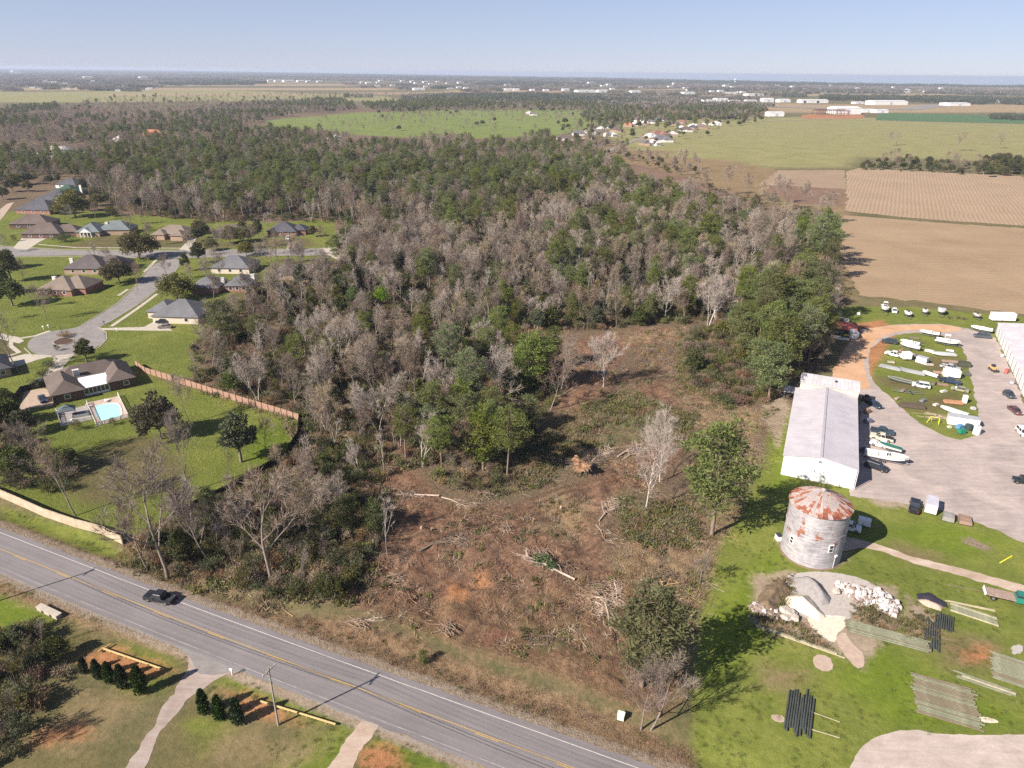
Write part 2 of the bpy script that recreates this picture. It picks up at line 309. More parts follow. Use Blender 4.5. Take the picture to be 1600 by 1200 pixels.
for ln in [[(1075, 522), (1050, 560), (1010, 595), (950, 640), (900, 672), (840, 700), (790, 745)], [(1040, 515), (1020, 560), (985, 590), (905, 655), (820, 690)], [(1120, 690), (1075, 735), (1000, 752), (930, 765), (860, 800), (780, 850), (700, 905), (640, 930)], [(1105, 672), (1050, 712), (980, 745), (880, 765), (790, 800), (700, 830), (620, 850)], [(1000, 800), (900, 860), (830, 900), (760, 960), (720, 1000)], [(640, 880), (600, 930), (560, 945)], [(700, 870), (760, 830), (860, 800)], [(780, 1010), (880, 990), (980, 1030), (1040, 1090)], [(760, 770), (820, 740), (870, 700)], [(610, 800), (560, 770), (520, 770)]]:
    L_ = gp(ln)
    for off in (-1.05, 1.05):
        d_ = np.full(len(_Q), 1e9)
        for a_, b_ in zip(L_[:-1], L_[1:]):
            ab = b_-a_; n_ = np.array([-ab[1], ab[0]])/np.hypot(*ab)*off; t_ = np.clip(((_Q-a_-n_)@ab)/(ab@ab), 0, 1); q_ = a_+n_+t_[:, None]*ab; d_ = np.minimum(d_, np.hypot(_Q[:, 0]-q_[:, 0], _Q[:, 1]-q_[:, 1]))
        ruts[_nr] = np.maximum(ruts[_nr], np.clip(1.15-d_/.75, 0, 1))
attrs['ruts'] = ruts
attrs['shoulder'] = np.clip(6.2-np.abs(_t-0.2), -50, 50)
rough_m = np.clip(np.maximum.reduce([attrs['soil'], attrs['brush'], attrs['straw']])/4, 0, 1)*np.clip((np.abs(_t)-9)/6, 0, 1)
relief += rough_m*((vnoise(GP, .22, 1)-.5)*.8+(vnoise(GP, .5, 2)-.5)*.95+(vnoise(GP, .9, 8)-.5)*.6+(vnoise(GP, .07, 3)-.5)*.8)
ditch = np.exp(-((_t-8.8)/2.0)**2)*.55*((_s > -80) & (_s < 150)); relief -= ditch
relief += np.clip(attrs['verge']/2, 0, 1)*np.clip((np.abs(_t)-6)/3, 0, 1)*(vnoise(GP, .8, 5)-.5)*.25
relief -= ruts*.22
relief = np.where(np.abs(_t) < 5.8, 0, relief)
nx, ny = len(gx), len(gy)
V = np.stack([GP[:, 0], GP[:, 1], relief], 1)
ii = (np.arange(ny-1)[:, None]*nx+np.arange(nx-1)[None]).ravel()
Fq = np.stack([ii, ii+1, ii+nx+1, ii+nx], 1)
def groundz(P):
    P = np.asarray(P, float); ix = np.clip(np.searchsorted(gx, P[:, 0])-1, 0, nx-2); iy = np.clip(np.searchsorted(gy, P[:, 1])-1, 0, ny-2)
    r = relief.reshape(ny, nx); return np.minimum.reduce([r[iy, ix], r[iy, ix+1], r[iy+1, ix], r[iy+1, ix+1]])
k = NT('ground cover'); pos = k.pos()
rutv = k.n('ShaderNodeAttribute', attribute_name='ruts').outputs['Fac']
n1 = k.noise(pos, .035, 4, .6); n2 = k.noise(pos, .22, 4, .65); n3 = k.noise(pos, 1.1, 4, .7); n4 = k.noise(pos, 4.5, 3, .7)
edge = k.math('ADD', k.math('MULTIPLY_ADD', n2, 1.3, -.65), k.math('MULTIPLY_ADD', n3, .9, -.45))
tone = k.math('MULTIPLY_ADD', k.math('ADD', k.math('MULTIPLY', n1, .25), k.math('ADD', k.math('MULTIPLY', n2, .25), k.math('ADD', k.math('MULTIPLY', n3, .27), k.math('MULTIPLY', n4, .23)))), 1.35, -.175)
grain = k.math('ADD', k.math('MULTIPLY', n3, .5), k.math('MULTIPLY', n4, .5))
tone_r = k.math('MULTIPLY_ADD', k.math('ADD', k.math('MULTIPLY', tone, .45), k.math('MULTIPLY', grain, .55)), 1.25, -.125)
col = k.ramp(tone, [(.36, (.07, .075, .03)), (.52, (.14, .12, .06)), (.66, (.20, .16, .085))])
for nm, polys, w, c1, c2, amp in CLS:
    a = k.n('ShaderNodeAttribute', attribute_name=nm).outputs['Fac']
    f = k.maprange(k.math('MULTIPLY_ADD', edge, float(amp), a), -w, w)
    rough_cls = nm in ('soil', 'brush', 'straw', 'verge', 'wood')
    t_ = tone_r if rough_cls else tone
    if nm in ('lawn', 'lush'):
        cc = k.ramp(t_, [(.36, c1), (.5, tuple((x+y)/2 for x, y in zip(c1, c2))), (.58, c2), (.70, (.22, .19, .075))])
    elif nm == 'soil':
        cc = k.ramp(t_, [(.34, c1), (.47, (.165, .088, .056)), (.56, c2), (.68, (.31, .205, .13))])
    else: cc = k.ramp(t_, [(.36, c1), (.62, c2)])
    if nm == 'soil': f = k.math('MULTIPLY', f, k.maprange(k.math('ADD', n2, k.math('MULTIPLY', n3, .3)), .50, .64, 1., .62))
    if nm == 'brush': f = k.math('MULTIPLY', f, k.maprange(n2, .35, .6, .55, 1.))
    col = k.mix(f, col, cc)
col = k.mix(k.math('MULTIPLY', k.maprange(k.math('MULTIPLY_ADD', n3, .7, rutv), .55, 1.15), .75), col, k.ramp(tone_r, [(.36, (.055, .034, .024)), (.62, (.20, .125, .082))]))
a = k.n('ShaderNodeAttribute', attribute_name='shoulder').outputs['Fac']
col = k.mix(k.maprange(k.math('MULTIPLY_ADD', edge, .9, a), -.5, .6), col, k.ramp(tone_r, [(.36, (.17, .125, .085)), (.62, (.33, .27, .205))]))
k.l(col, k.b.inputs['Base Color']); k.b.inputs['Roughness'].default_value = .95; k.b.inputs['Specular IOR Level'].default_value = .1
_m = k.n('ShaderNodeAttribute', attribute_name='soil').outputs['Fac']
for q_ in ('brush', 'straw', 'verge', 'wood'): _m = k.math('MAXIMUM', _m, k.n('ShaderNodeAttribute', attribute_name=q_).outputs['Fac'])
k.bump(k.math('MULTIPLY', k.math('ADD', k.math('MULTIPLY', n3, .6), k.math('MULTIPLY', n4, .4)), k.maprange(_m, -1., 1.5, .28, 1.)), .95, .7)
GROUND_MAT = k.m
gm = rawmesh('ground', V, Fq, [GROUND_MAT])
for nm, arr in attrs.items():
    at = gm.attributes.new(nm, 'FLOAT', 'POINT'); at.data.foreach_set('value', arr.astype(np.float32))
gm.polygons.foreach_set('use_smooth', np.ones(len(Fq), bool))
go = bpy.data.objects.new('ground', gm); C.objects.link(go); tag(go, kind='structure')
# ------------------------------------------------------------------ flat sheets: ragged-edged polygons
def ragged(poly, amp=.5, step=.8, seed=0):
    P = []; n = len(poly)
    for i in range(n):
        a = np.array(poly[i], float); b = np.array(poly[(i+1) % n], float); L = np.hypot(*(b-a)); m = max(1, int(L/step))
        nv = np.array([-(b-a)[1], (b-a)[0]])/max(L, 1e-6)
        for j in range(m):
            p = a+(b-a)*j/m
            w = mnoise.noise(Vector((p[0]*.25, p[1]*.25, seed)))*1.3+mnoise.noise(Vector((p[0]*.9, p[1]*.9, seed+3)))*.7+mnoise.noise(Vector((p[0]*2.7, p[1]*2.7, seed+5)))*.3
            P.append(p+nv*amp*w)
    return P
def smoothpoly(P, it=2):
    P = [np.array(p, float) for p in P]
    for _ in range(it):
        Q = []
        for i in range(len(P)):
            a, b = P[i], P[(i+1) % len(P)]; Q += [a*.75+b*.25, a*.25+b*.75]
        P = Q
    return P
def sheet(name, poly, z, m, kind='structure', label=None, thick=0):
    b = MB(); n = len(poly)
    vs = [(p[0], p[1], z) for p in poly]
    area = sum(poly[i][0]*poly[(i+1) % n][1]-poly[(i+1) % n][0]*poly[i][1] for i in range(n))
    if area < 0: vs = vs[::-1]
    b.add(vs, [tuple(range(n))])
    if thick: b.add([(v[0], v[1], z-thick) for v in vs]+vs, [(i, (i+1) % n, (i+1) % n+n, i+n) for i in range(n)])
    return tag(b.build(name, m), kind=kind, label=label)
# asphalt: wheel tracks, patches, cracks, oil film
k = NT('weathered asphalt'); at_s = k.n('ShaderNodeAttribute', attribute_name='along').outputs['Fac']; at_t = k.n('ShaderNodeAttribute', attribute_name='across').outputs['Fac']
pos = k.pos(); cb = k.n('ShaderNodeCombineXYZ'); k.l(k.math('MULTIPLY', at_s, .06), cb.inputs[0]); k.l(k.math('MULTIPLY', at_t, 1.4), cb.inputs[1])
ns = k.noise(cb.outputs[0], 1.0, 5, .7); nf = k.noise(pos, 3., 3, .7); nb_ = k.noise(pos, .1, 3, .6)
tt = k.math('ADD', k.math('MULTIPLY', ns, .34), k.math('ADD', k.math('MULTIPLY', nf, .33), k.math('MULTIPLY', nb_, .33)))
col = k.ramp(tt, [(.34, (.130, .118, .118)), (.5, (.168, .153, .154)), (.66, (.218, .199, .200))])
tr = k.math('ABSOLUTE', k.math('SUBTRACT', k.math('ABSOLUTE', at_t), 1.75))
band = k.maprange(k.math('ABSOLUTE', k.math('SUBTRACT', tr, .85)), .1, .5, .22, 0.)
col = k.mix(band, col, (.25, .235, .225)); 
dk = k.maprange(k.math('ABSOLUTE', k.math('ADD', at_t, 2.75)), .15, .6, .25, 0.); col = k.mix(k.math('MULTIPLY', dk, ns), col, (.06, .055, .055))
k.l(col, k.b.inputs['Base Color']); k.b.inputs['Roughness'].default_value = .85; k.bump(nf, .25, .02)
ASPH = k.m
def road_sheet(name, s0, s1, o0, o1, z, m, step=3., amp=0.):
    ss = np.arange(s0, s1+step, step); nn = 7; V = []; al = []; ac = []
    for s in ss:
        for j in range(nn):
            o = o0+(o1-o0)*j/(nn-1)
            if j in (0, nn-1) and amp: o += amp*mnoise.noise(Vector((s*.35, j, 0)))*1.6
            p = road_pt(s, o); V.append((p[0], p[1], z)); al.append(s); ac.append(o)
    F = [(i*nn+j, i*nn+j+1, (i+1)*nn+j+1, (i+1)*nn+j) for i in range(len(ss)-1) for j in range(nn-1)]
    me = rawmesh(name, V, [f[::-1] for f in F] if o1 > o0 else F, [m] if not isinstance(m, list) else m)
    me.flip_normals() if me.polygons[0].normal.z < 0 else None
    for nm, d in (('along', al), ('across', ac)):
        a = me.attributes.new(nm, 'FLOAT', 'POINT'); a.data.foreach_set('value', np.array(d, np.float32))
    o = bpy.data.objects.new(name, me); C.objects.link(o); return tag(o, kind='structure')
road_sheet('road', -220, 330, -4.35, 4.55, .035, ASPH, 1.0, .22)
YEL = surf('faded yellow road paint', (.52, .33, .07), (.33, .24, .10), 2.5, .8, coords='pos'); WPT = surf('worn white road paint', (.50, .48, .45), (.38, .36, .34), 1.2, .8, coords='pos')
mk = MB()
def band(mb, s0, s1, o0, o1, z, m=0, step=3.):
    n = max(1, int((s1-s0)/step)); ss = np.linspace(s0, s1, n+1)
    for a, b in zip(ss[:-1], ss[1:]):
        q = [road_pt(a, o0), road_pt(b, o0), road_pt(b, o1), road_pt(a, o1)]
        mb.add([(*p, z) for p in q], [(0, 1, 2, 3)], m)
band(mk, -220, 330, 3.42, 3.56, .041); band(mk, -220, 330, -3.53, -3.43, .041, 2)
band(mk, -220, 330, .06, .19, .041, 1)
s = -210
while s < 320: band(mk, s, s+3.6, -.19, -.06, .041, 1); s += 12.2
tag(mk.build('road_markings', [WPT, YEL, surf('almost worn off white paint', (.42, .39, .37), (.17, .155, .15), .5, .85, coords='pos')]), kind='structure')
# residential street, cul-de-sac, cross street
k = NT('residential asphalt'); pos = k.pos(); nn_ = k.math('ADD', k.math('MULTIPLY', k.noise(pos, .3, 5, .7), .6), k.math('MULTIPLY', k.noise(pos, 2.5, 3, .7), .4))
k.l(k.ramp(nn_, [(.35, (.16, .145, .135)), (.65, (.27, .25, .235))]), k.b.inputs['Base Color']); k.b.inputs['Roughness'].default_value = .9; ASPH2 = k.m
CULM = (145, 524)
cul = [(40, 541), (50, 527), (75, 518), (110, 514), (128, 509), (185, 474), (212, 448), (238, 413), (268, 402), (285, 408), (262, 438), (218, 474), (170, 505), (155, 510), (167, 526), (160, 538), (130, 553), (90, 557), (55, 555)]
sheet('street', smoothpoly(gp(cul), 2), .03, ASPH2)
sheet('street', gp([(0, 385), (100, 391), (260, 392), (500, 388), (530, 388), (520, 399), (420, 400), (260, 404), (120, 399), (5, 401), (-200, 400), (-200, 380)]), .045, ASPH2)
sheet('street', gp([(500, 388), (515, 400), (540, 412), (560, 410), (540, 395), (525, 386)]), .05, CONC)
def strip(name, pts, w, z, m, **kw):
    P = [np.array(G(*p)[:2]) for p in pts]; Lf, Rt = [], []
    for i, p in enumerate(P):
        d = P[min(i+1, len(P)-1)]-P[max(i-1, 0)]; d /= np.hypot(*d); n = np.array([-d[1], d[0]])
        ww = w if isinstance(w, (int, float)) else w[i]
        Lf.append(p+n*ww/2); Rt.append(p-n*ww/2)
    return sheet(name, Lf+Rt[::-1], z, m, **kw)
KERB = surf('street kerb', (.40, .36, .29), (.28, .25, .2), 1, .9, coords='pos')
strip('kerb', [(128, 508), (185, 473), (211, 447), (237, 412)], .35, .12, KERB, thick=.12)
strip('kerb', [(154, 511), (172, 503), (222, 472), (264, 438), (284, 410)], .35, .12, KERB, thick=.12)
strip('kerb', [(153, 511), (166, 520), (167, 530), (155, 543), (132, 554), (90, 558.5), (52, 557), (38, 544)], .35, .12, KERB, thick=.12)
strip('kerb', [(0, 402), (120, 400.5), (240, 403)], .4, .12, KERB, thick=.12)
strip('kerb', [(0, 384), (100, 390), (260, 391), (420, 389)], .4, .12, KERB, thick=.12)
strip('sidewalk', [(174, 510), (215, 482), (246, 459)], 1.5, .05, CONC)
strip('sidewalk', [(185, 462), (200, 452)], 1.3, .05, CONC)
strip('sidewalk', [(226, 425), (248, 402)], 1.5, .05, CONC)
strip('sidewalk', [(60, 382), (120, 387), (300, 388)], 1.3, .05, CONC)
strip('sidewalk', [(0, 522), (18, 528), (16, 540), (30, 551), (10, 557), (-40, 565)], 1.5, .045, CONC)
strip('sidewalk', [(30, 529), (55, 525), (78, 517)], 1.5, .05, CONC)
sheet('driveway', gp([(155, 513), (225, 511), (240, 503), (258, 507), (270, 517), (245, 517), (160, 516)]), .06, CONC)
sheet('driveway', gp([(0, 563), (40, 553), (85, 556), (60, 562), (15, 577), (-30, 590), (-30, 578)]), .06, CONC)
sheet('driveway', gp([(-20, 519), (30, 527), (38, 533), (30, 537), (-20, 525)]), .06, CONC)
sheet('driveway', gp([(86, 556), (116, 553), (100, 572), (92, 590), (66, 592), (78, 572)]), .065, CONC)
PATIO = surf('pinkish paved court', (.42, .33, .25), (.33, .25, .19), .8, .9, .1, coords='pos')
sheet('driveway', gp([(38, 612), (72, 606), (82, 625), (84, 634), (60, 637), (30, 641)]), .07, PATIO)
sheet('driveway', gp([(35, 371), (55, 372), (78, 370), (62, 378), (42, 391), (20, 388)]), .06, CONC)
sheet('driveway', gp([(292, 378), (301, 367), (308, 370), (296, 392), (280, 390)]), .06, CONC)
sheet('driveway', gp([(450, 378), (462, 378), (464, 390), (448, 390)]), .06, PATIO)
sheet('driveway', gp([(0, 327), (12, 318), (22, 316), (8, 335), (0, 345)]), .06, PATIO)
# gravel yard, dirt loop, farm track, entrances
def gravel(name, c0, c1, c2, sc_=.35):
    k = NT(name); pos = k.pos(); n = k.noise(pos, sc_*.3, 5, .65, .8); n2 = k.noise(pos, sc_*3, 4, .7); n3 = k.noise(pos, 5, 2, .7)
    mp = k.n('ShaderNodeMapping'); k.l(pos, mp.inputs[0]); mp.inputs['Rotation'].default_value = (0, 0, R(28)); mp.inputs['Scale'].default_value = (.15, 1.1, 1)
    tr_ = k.noise(mp.outputs[0], .9, 4, .6, .6)
    t = k.math('ADD', k.math('MULTIPLY', n, .4), k.math('ADD', k.math('MULTIPLY', n2, .15), k.math('ADD', k.math('MULTIPLY', n3, .2), k.math('MULTIPLY', tr_, .25))))
    k.l(k.ramp(t, [(.36, c0), (.5, c1), (.62, c2)]), k.b.inputs['Base Color']); k.b.inputs['Roughness'].default_value = .95
    k.bump(n3, .4, .05); return k.m
GRAV = gravel('yard gravel', (.23, .195, .178), (.345, .29, .265), (.475, .39, .345))
DIRT = gravel('orange dirt', (.36, .20, .10), (.48, .29, .165), (.52, .37, .25), .5)
DRIVE = gravel('worn gravel drive', (.20, .155, .125), (.31, .25, .215), (.40, .335, .30), .5)
TRACK = gravel('sandy track', (.28, .20, .14), (.40, .31, .24), (.50, .42, .35), .5)
BACKROAD = gravel('pale gravel entrance', (.29, .235, .195), (.41, .345, .30), (.52, .445, .395), .5)
island = [(1356, 560), (1362, 542), (1385, 526), (1430, 519), (1470, 523), (1497, 536), (1513, 560), (1517, 590), (1526, 630), (1534, 672), (1518, 685), (1490, 687), (1455, 672), (1425, 655), (1398, 625), (1372, 606), (1358, 582)]
isl = ragged(smoothpoly(gp(island), 2), .5, .9, 4)
outer = [(1328, 775), (1334, 720), (1343, 650), (1347, 622), (1322, 604), (1300, 590), (1312, 558), (1330, 532), (1350, 514), (1400, 507), (1470, 506), (1512, 513), (1556, 528), (1575, 570), (1610, 650), (1700, 760), (1700, 900), (1600, 847), (1560, 829), (1500, 809), (1440, 790), (1385, 783)]
out_ = ragged(gp(outer), .7, .9, 9)
ia = np.array(isl); oa = np.array(out_)
dmin = np.linalg.norm(ia[:, None]-oa[None], axis=2); i0, j0 = np.unravel_index(np.argmin(dmin), dmin.shape)
def orient(P, ccw=True):
    A = sum(P[i][0]*P[(i+1) % len(P)][1]-P[(i+1) % len(P)][0]*P[i][1] for i in range(len(P)))
    return (A > 0) == ccw
O = list(oa[j0:])+list(oa[:j0+1]); I = list(ia[i0:])+list(ia[:i0+1])
if not orient(O[:-1]): O = O[::-1]
if orient(I[:-1]): I = I[::-1]
sheet('gravel_yard', O+I, .03, GRAV)
loop_o = [(1296, 592), (1312, 558), (1330, 532), (1350, 514), (1400, 508), (1470, 507), (1505, 512), (1490, 520), (1460, 518), (1430, 515), (1385, 522), (1362, 537), (1350, 560), (1352, 585), (1360, 608), (1340, 610)]
sheet('dirt_track', ragged(smoothpoly(gp(loop_o), 1), .6, .9, 2), .045, DIRT)
trk = [(1320, 838), (1345, 843), (1380, 853), (1420, 868), (1500, 888), (1560, 903), (1640, 928), (1640, 942), (1560, 916), (1490, 897), (1420, 878), (1380, 862), (1345, 856), (1318, 862)]
sheet('dirt_track', ragged(gp(trk), .45, .8, 6), .035, TRACK)
sheet('gravel_road', ragged(smoothpoly(gp([(1320, 1210), (1345, 1165), (1370, 1148), (1410, 1140), (1480, 1148), (1560, 1150), (1750, 1140), (1800, 1300), (1280, 1320)]), 2), .22, .6, 8), .035, BACKROAD)
sheet('gravel_road', ragged(gp([(296, 1012), (322, 1022), (374, 1046), (352, 1055), (335, 1064), (318, 1078), (288, 1098), (252, 1145), (217, 1215), (186, 1215), (228, 1150), (262, 1100), (274, 1085), (276, 1072), (288, 1056), (296, 1036)]), .5, .5, 3), .03, DRIVE)
sheet('road_apron', ragged(gp([(272, 1003), (300, 1012), (340, 1028), (395, 1052), (360, 1050), (330, 1056), (305, 1050), (296, 1030)]), .3, .5, 12), .032, ASPH2)
sheet('gravel_road', ragged(gp([(566, 1119), (594, 1128), (586, 1142), (568, 1165), (545, 1215), (500, 1215), (530, 1170), (552, 1140)]), .5, .5, 5), .03, TRACK)
# crop fields: rows are real colour bands of stubble and bare soil between
def field(name, poly, z, c1, c2, ang, pitch, contrast=.5, smp=0):
    k = NT(name+' cover'); pos = k.pos(); sx = k.n('ShaderNodeSeparateXYZ'); k.l(pos, sx.inputs[0])
    wob = k.noise(pos, .05, 3)
    t = k.math('ADD', k.math('ADD', k.math('MULTIPLY', sx.outputs[0], math.cos(R(ang))), k.math('MULTIPLY', sx.outputs[1], math.sin(R(ang)))), k.math('MULTIPLY', wob, 3.0))
    w = k.math('MULTIPLY_ADD', k.math('SINE', k.math('MULTIPLY', t, 2*math.pi/pitch)), .5, .5)
    n = k.noise(pos, .03, 4, .6); n2 = k.noise(pos, .6, 4, .7)
    f = k.math('ADD', k.math('MULTIPLY', w, contrast), k.math('ADD', k.math('MULTIPLY', n, (1-contrast)*.6), k.math('MULTIPLY', n2, (1-contrast)*.4)))
    k.l(k.ramp(f, [(.25, c1), (.72, c2)]), k.b.inputs['Base Color']); k.b.inputs['Roughness'].default_value = .95; k.b.inputs['Specular IOR Level'].default_value = .1
    k.bump(n2, .6, .3)
    return sheet(name, poly, z, k.m)
field('stubble_field', ragged(gp([(1322, 268), (1342, 263), (1480, 270), (1900, 290), (1900, 378), (1600, 353), (1450, 343), (1322, 330)]), 2, 6), .10, (.25, .175, .115), (.365, .275, .185), 153, 2.6, .26)
field('stubble_field', ragged(gp([(1316, 336), (1450, 347), (1600, 357), (1900, 382), (1900, 520), (1700, 503), (1600, 492), (1430, 470), (1345, 462), (1328, 430), (1310, 390)]), 2, 4), .08, (.21, .145, .09), (.36, .265, .17), 96, 3.0, .12)
field('stubble_field', ragged(gp([(1215, 266), (1320, 266), (1322, 296), (1190, 288)]), 2, 6), .09, (.215, .15, .105), (.33, .245, .165), 133, 3.0, .28)
field('crop_field', gp([(1372, 177.5), (1400, 177), (1900, 190), (1900, 200), (1600, 193.5), (1368, 188)]), .4, (.055, .115, .045), (.085, .15, .065), 10, 6, .2)
strip('street', [(950, 236), (985, 222), (1010, 214), (1060, 205), (1110, 190)], 8, .3, ASPH2)
strip('street', [(1190, 189.5), (1300, 186), (1375, 188.5), (1700, 197)], 5, .5, CONC)
strip('runway', [(1180, 166), (1300, 170), (1420, 171), (1470, 164)], 60, .5, ASPH2)
# bay beyond the coast
k = NT('bay water'); pos = k.pos(); k.b.inputs['Base Color'].default_value = (.16, .22, .28, 1); k.b.inputs['Roughness'].default_value = .12
k.bump(k.noise(pos, .02, 2), .05, 1); WATER = k.m
coast = [(-900, 98.5), (0, 106.2), (250, 109.7), (450, 113.2), (700, 118.0), (900, 121.2), (1150, 126.8), (1300, 130.5), (1600, 134.5), (2300, 143)]
cp = [G(*p)[:2] for p in coast]; cp[0] = np.array([-90000., 45000.]) 
cp = [p for p in cp if np.hypot(*p) < 70000 and p[1] > 0]
sheet('water', [np.array([-90000., 41000.])]+cp+[np.array([60000., 8000.]), np.array([60000., 60000.]), np.array([-90000., 60000.])], .8, WATER)
# ------------------------------------------------------------------ vegetation prototypes
BARK = surf('grey brown bark', (.26, .22, .185), (.15, .125, .10), 1.5, .9, .2)
PALEBARK = surf('pale sycamore bark', (.56, .52, .47), (.34, .30, .26), 1.2, .85)
PALETWIG = surf('pale bare twigs', (.44, .375, .325), (.30, .25, .21), .5, .9)
PINEBARK = surf('pine bark', (.26, .20, .16), (.15, .11, .085), 1.5, .9)
PINE = leafmat('pine needles', (.088, .108, .028), (.215, .235, .072), .5, .3, .35)
LEAF = leafmat('dark broad leaves', (.048, .058, .020), (.125, .135, .048), .6, .4, .3)
OLIVE = leafmat('olive live oak leaves', (.080, .078, .028), (.185, .165, .062), .4, .4, .3)
SPRING = leafmat('fresh spring leaves', (.10, .16, .03), (.20, .29, .06), .3, .4)
BRUSHM = leafmat('dry brush stems', (.14, .09, .055), (.30, .20, .125), .6, .5, 0)
BRUSHG = leafmat('weedy green brush', (.100, .105, .036), (.215, .205, .080), .6, .5)
CYP = leafmat('dense cypress foliage', (.020, .038, .010), (.05, .082, .02), .3, .6, .1)
TWIG = leafmat('bare twigs', (.18, .135, .10), (.34, .265, .205), .6, .5, 0)
class Tri:
    def __init__(s): s.V = []; s.n = 0
    def blob(s, c, r, n, size, flat=.8, up=0., aspect=.35, rg=None, shell=.35, mi=None):
        rg = rg or rng
        d = rg.normal(size=(n, 3)); d /= np.linalg.norm(d, axis=1)[:, None]
        rad = (shell+(1-shell)*rg.random(n)**.6)[:, None]
        p = d*rad*np.array([r, r, r*flat])+np.array(c)
        a = d+rg.normal(size=(n, 3))*.6; a[:, 2] += up; a /= np.linalg.norm(a, axis=1)[:, None]
        b = np.cross(a, rg.normal(size=(n, 3))); b /= np.linalg.norm(b, axis=1)[:, None]
        sz = size*(.6+.8*rg.random(n))[:, None]
        s.V.append(np.stack([p-b*sz*aspect, p+b*sz*aspect, p+a*sz], 1).reshape(-1, 3)); s.n += n
    def strands(s, P, D, L, w, rg=None):
        rg = rg or rng; n = len(P); D = D/np.linalg.norm(D, axis=1)[:, None]
        b = np.cross(D, rg.normal(size=(n, 3))); b /= np.linalg.norm(b, axis=1)[:, None]
        L = np.asarray(L).reshape(-1, 1); s.V.append(np.stack([P-b*w/2, P+b*w/2, P+D*L], 1).reshape(-1, 3)); s.n += n
    def mesh(s, name, mat):
        V = np.concatenate(s.V); return rawmesh(name, V, np.arange(len(V)).reshape(-1, 3), [mat])
def mesh_of(b, name, mat):
    me = bpy.data.meshes.new(name); me.from_pydata(b.v, [], b.f); me.materials.append(mat)
    me.polygons.foreach_set('use_smooth', [True]*len(me.polygons)); me.update(); return me
def bare_proto(seed, h=16, spread=.5, trunk=.22, forks=8, white=False, lean=0., first=.3, density=1.1, tw=.045, multi=1):
    rg = np.random.default_rng(seed); tb = MB(); tw_ = Tri(); PP, DD, LL = [], [], []
    def seg(p, d, L, r, lv):
        n = (6, 4, 3, 2)[lv]; pts = [p]; dd = d.copy(); q = p.copy()
        for i in range(n):
            dd = dd+rg.normal(size=3)*(.05, .11, .16, .2)[lv]; dd[2] += (.04, .10, .07, .04)[lv]; dd /= np.linalg.norm(dd); q = q+dd*L/n; pts.append(q)
        rad = [r*(1-.75*i/n) for i in range(n+1)]
        tb.tube([tuple(x) for x in pts], rad, (6, 4, 3, 3)[lv], 0, cap=False)
        pts = np.array(pts)
        def at(t): f = t*n; i = min(int(f), n-1); return pts[i]+(pts[i+1]-pts[i])*(f-i), (pts[i+1]-pts[i])/np.linalg.norm(pts[i+1]-pts[i])
        if lv < 3:
            m = int((forks, 5, 4)[lv]*(1 if lv == 0 else density)+.5)
            for j in range(m):
                t = (first+(1-first)*(j+rg.random()*.6)/m) if lv == 0 else (.25+.75*(j+rg.random())/m); t = min(t, .98)
                pp, ax = at(t); az = j*2.4+rg.random()*.8+seed; out = np.array([math.cos(az), math.sin(az), 0.])
                e = spread*(1.15-.5*t) if lv == 0 else .55; e *= .8+.4*rg.random()
                nd = ax*math.cos(e)+out*math.sin(e); nd[2] = max(nd[2], -.05) ; nd /= np.linalg.norm(nd)
                LL_ = L*((.62, .5, .5)[lv])*(1.15-.6*t)*(.75+.5*rg.random())
                seg(pp, nd, LL_, max(r*(1-.75*t)*.62, .018), lv+1)
        m = (0, 3, 7, 10)[lv]
        m = int(m*density)
        for j in range(m):
            pp, ax = at(.2+.8*rg.random()); PP.append(pp); d2 = ax+rg.normal(size=3)*.55; d2[2] += .15; DD.append(d2); LL.append((.5+rg.random())*(1.5, 1.5, 1.4, 1.2)[lv]*h/16)
    for k_ in range(multi):
        a = k_*2.1+seed; d0 = np.array([math.sin(lean)+(.22*math.cos(a) if multi > 1 else 0), (.22*math.sin(a) if multi > 1 else 0), math.cos(lean)])
        seg(np.array([.15*math.cos(a)*(multi > 1), .15*math.sin(a)*(multi > 1), -.3]), d0/np.linalg.norm(d0), h*.80*(1-.12*k_), trunk*(1-.2*k_), 0)
    tw_.strands(np.array(PP), np.array(DD), LL, tw, rg)
    return dict(h=h, kind='bare', trunk=mesh_of(tb, 'trunk', PALEBARK if white else BARK), crown=tw_.mesh('crown', PALETWIG if white else TWIG))
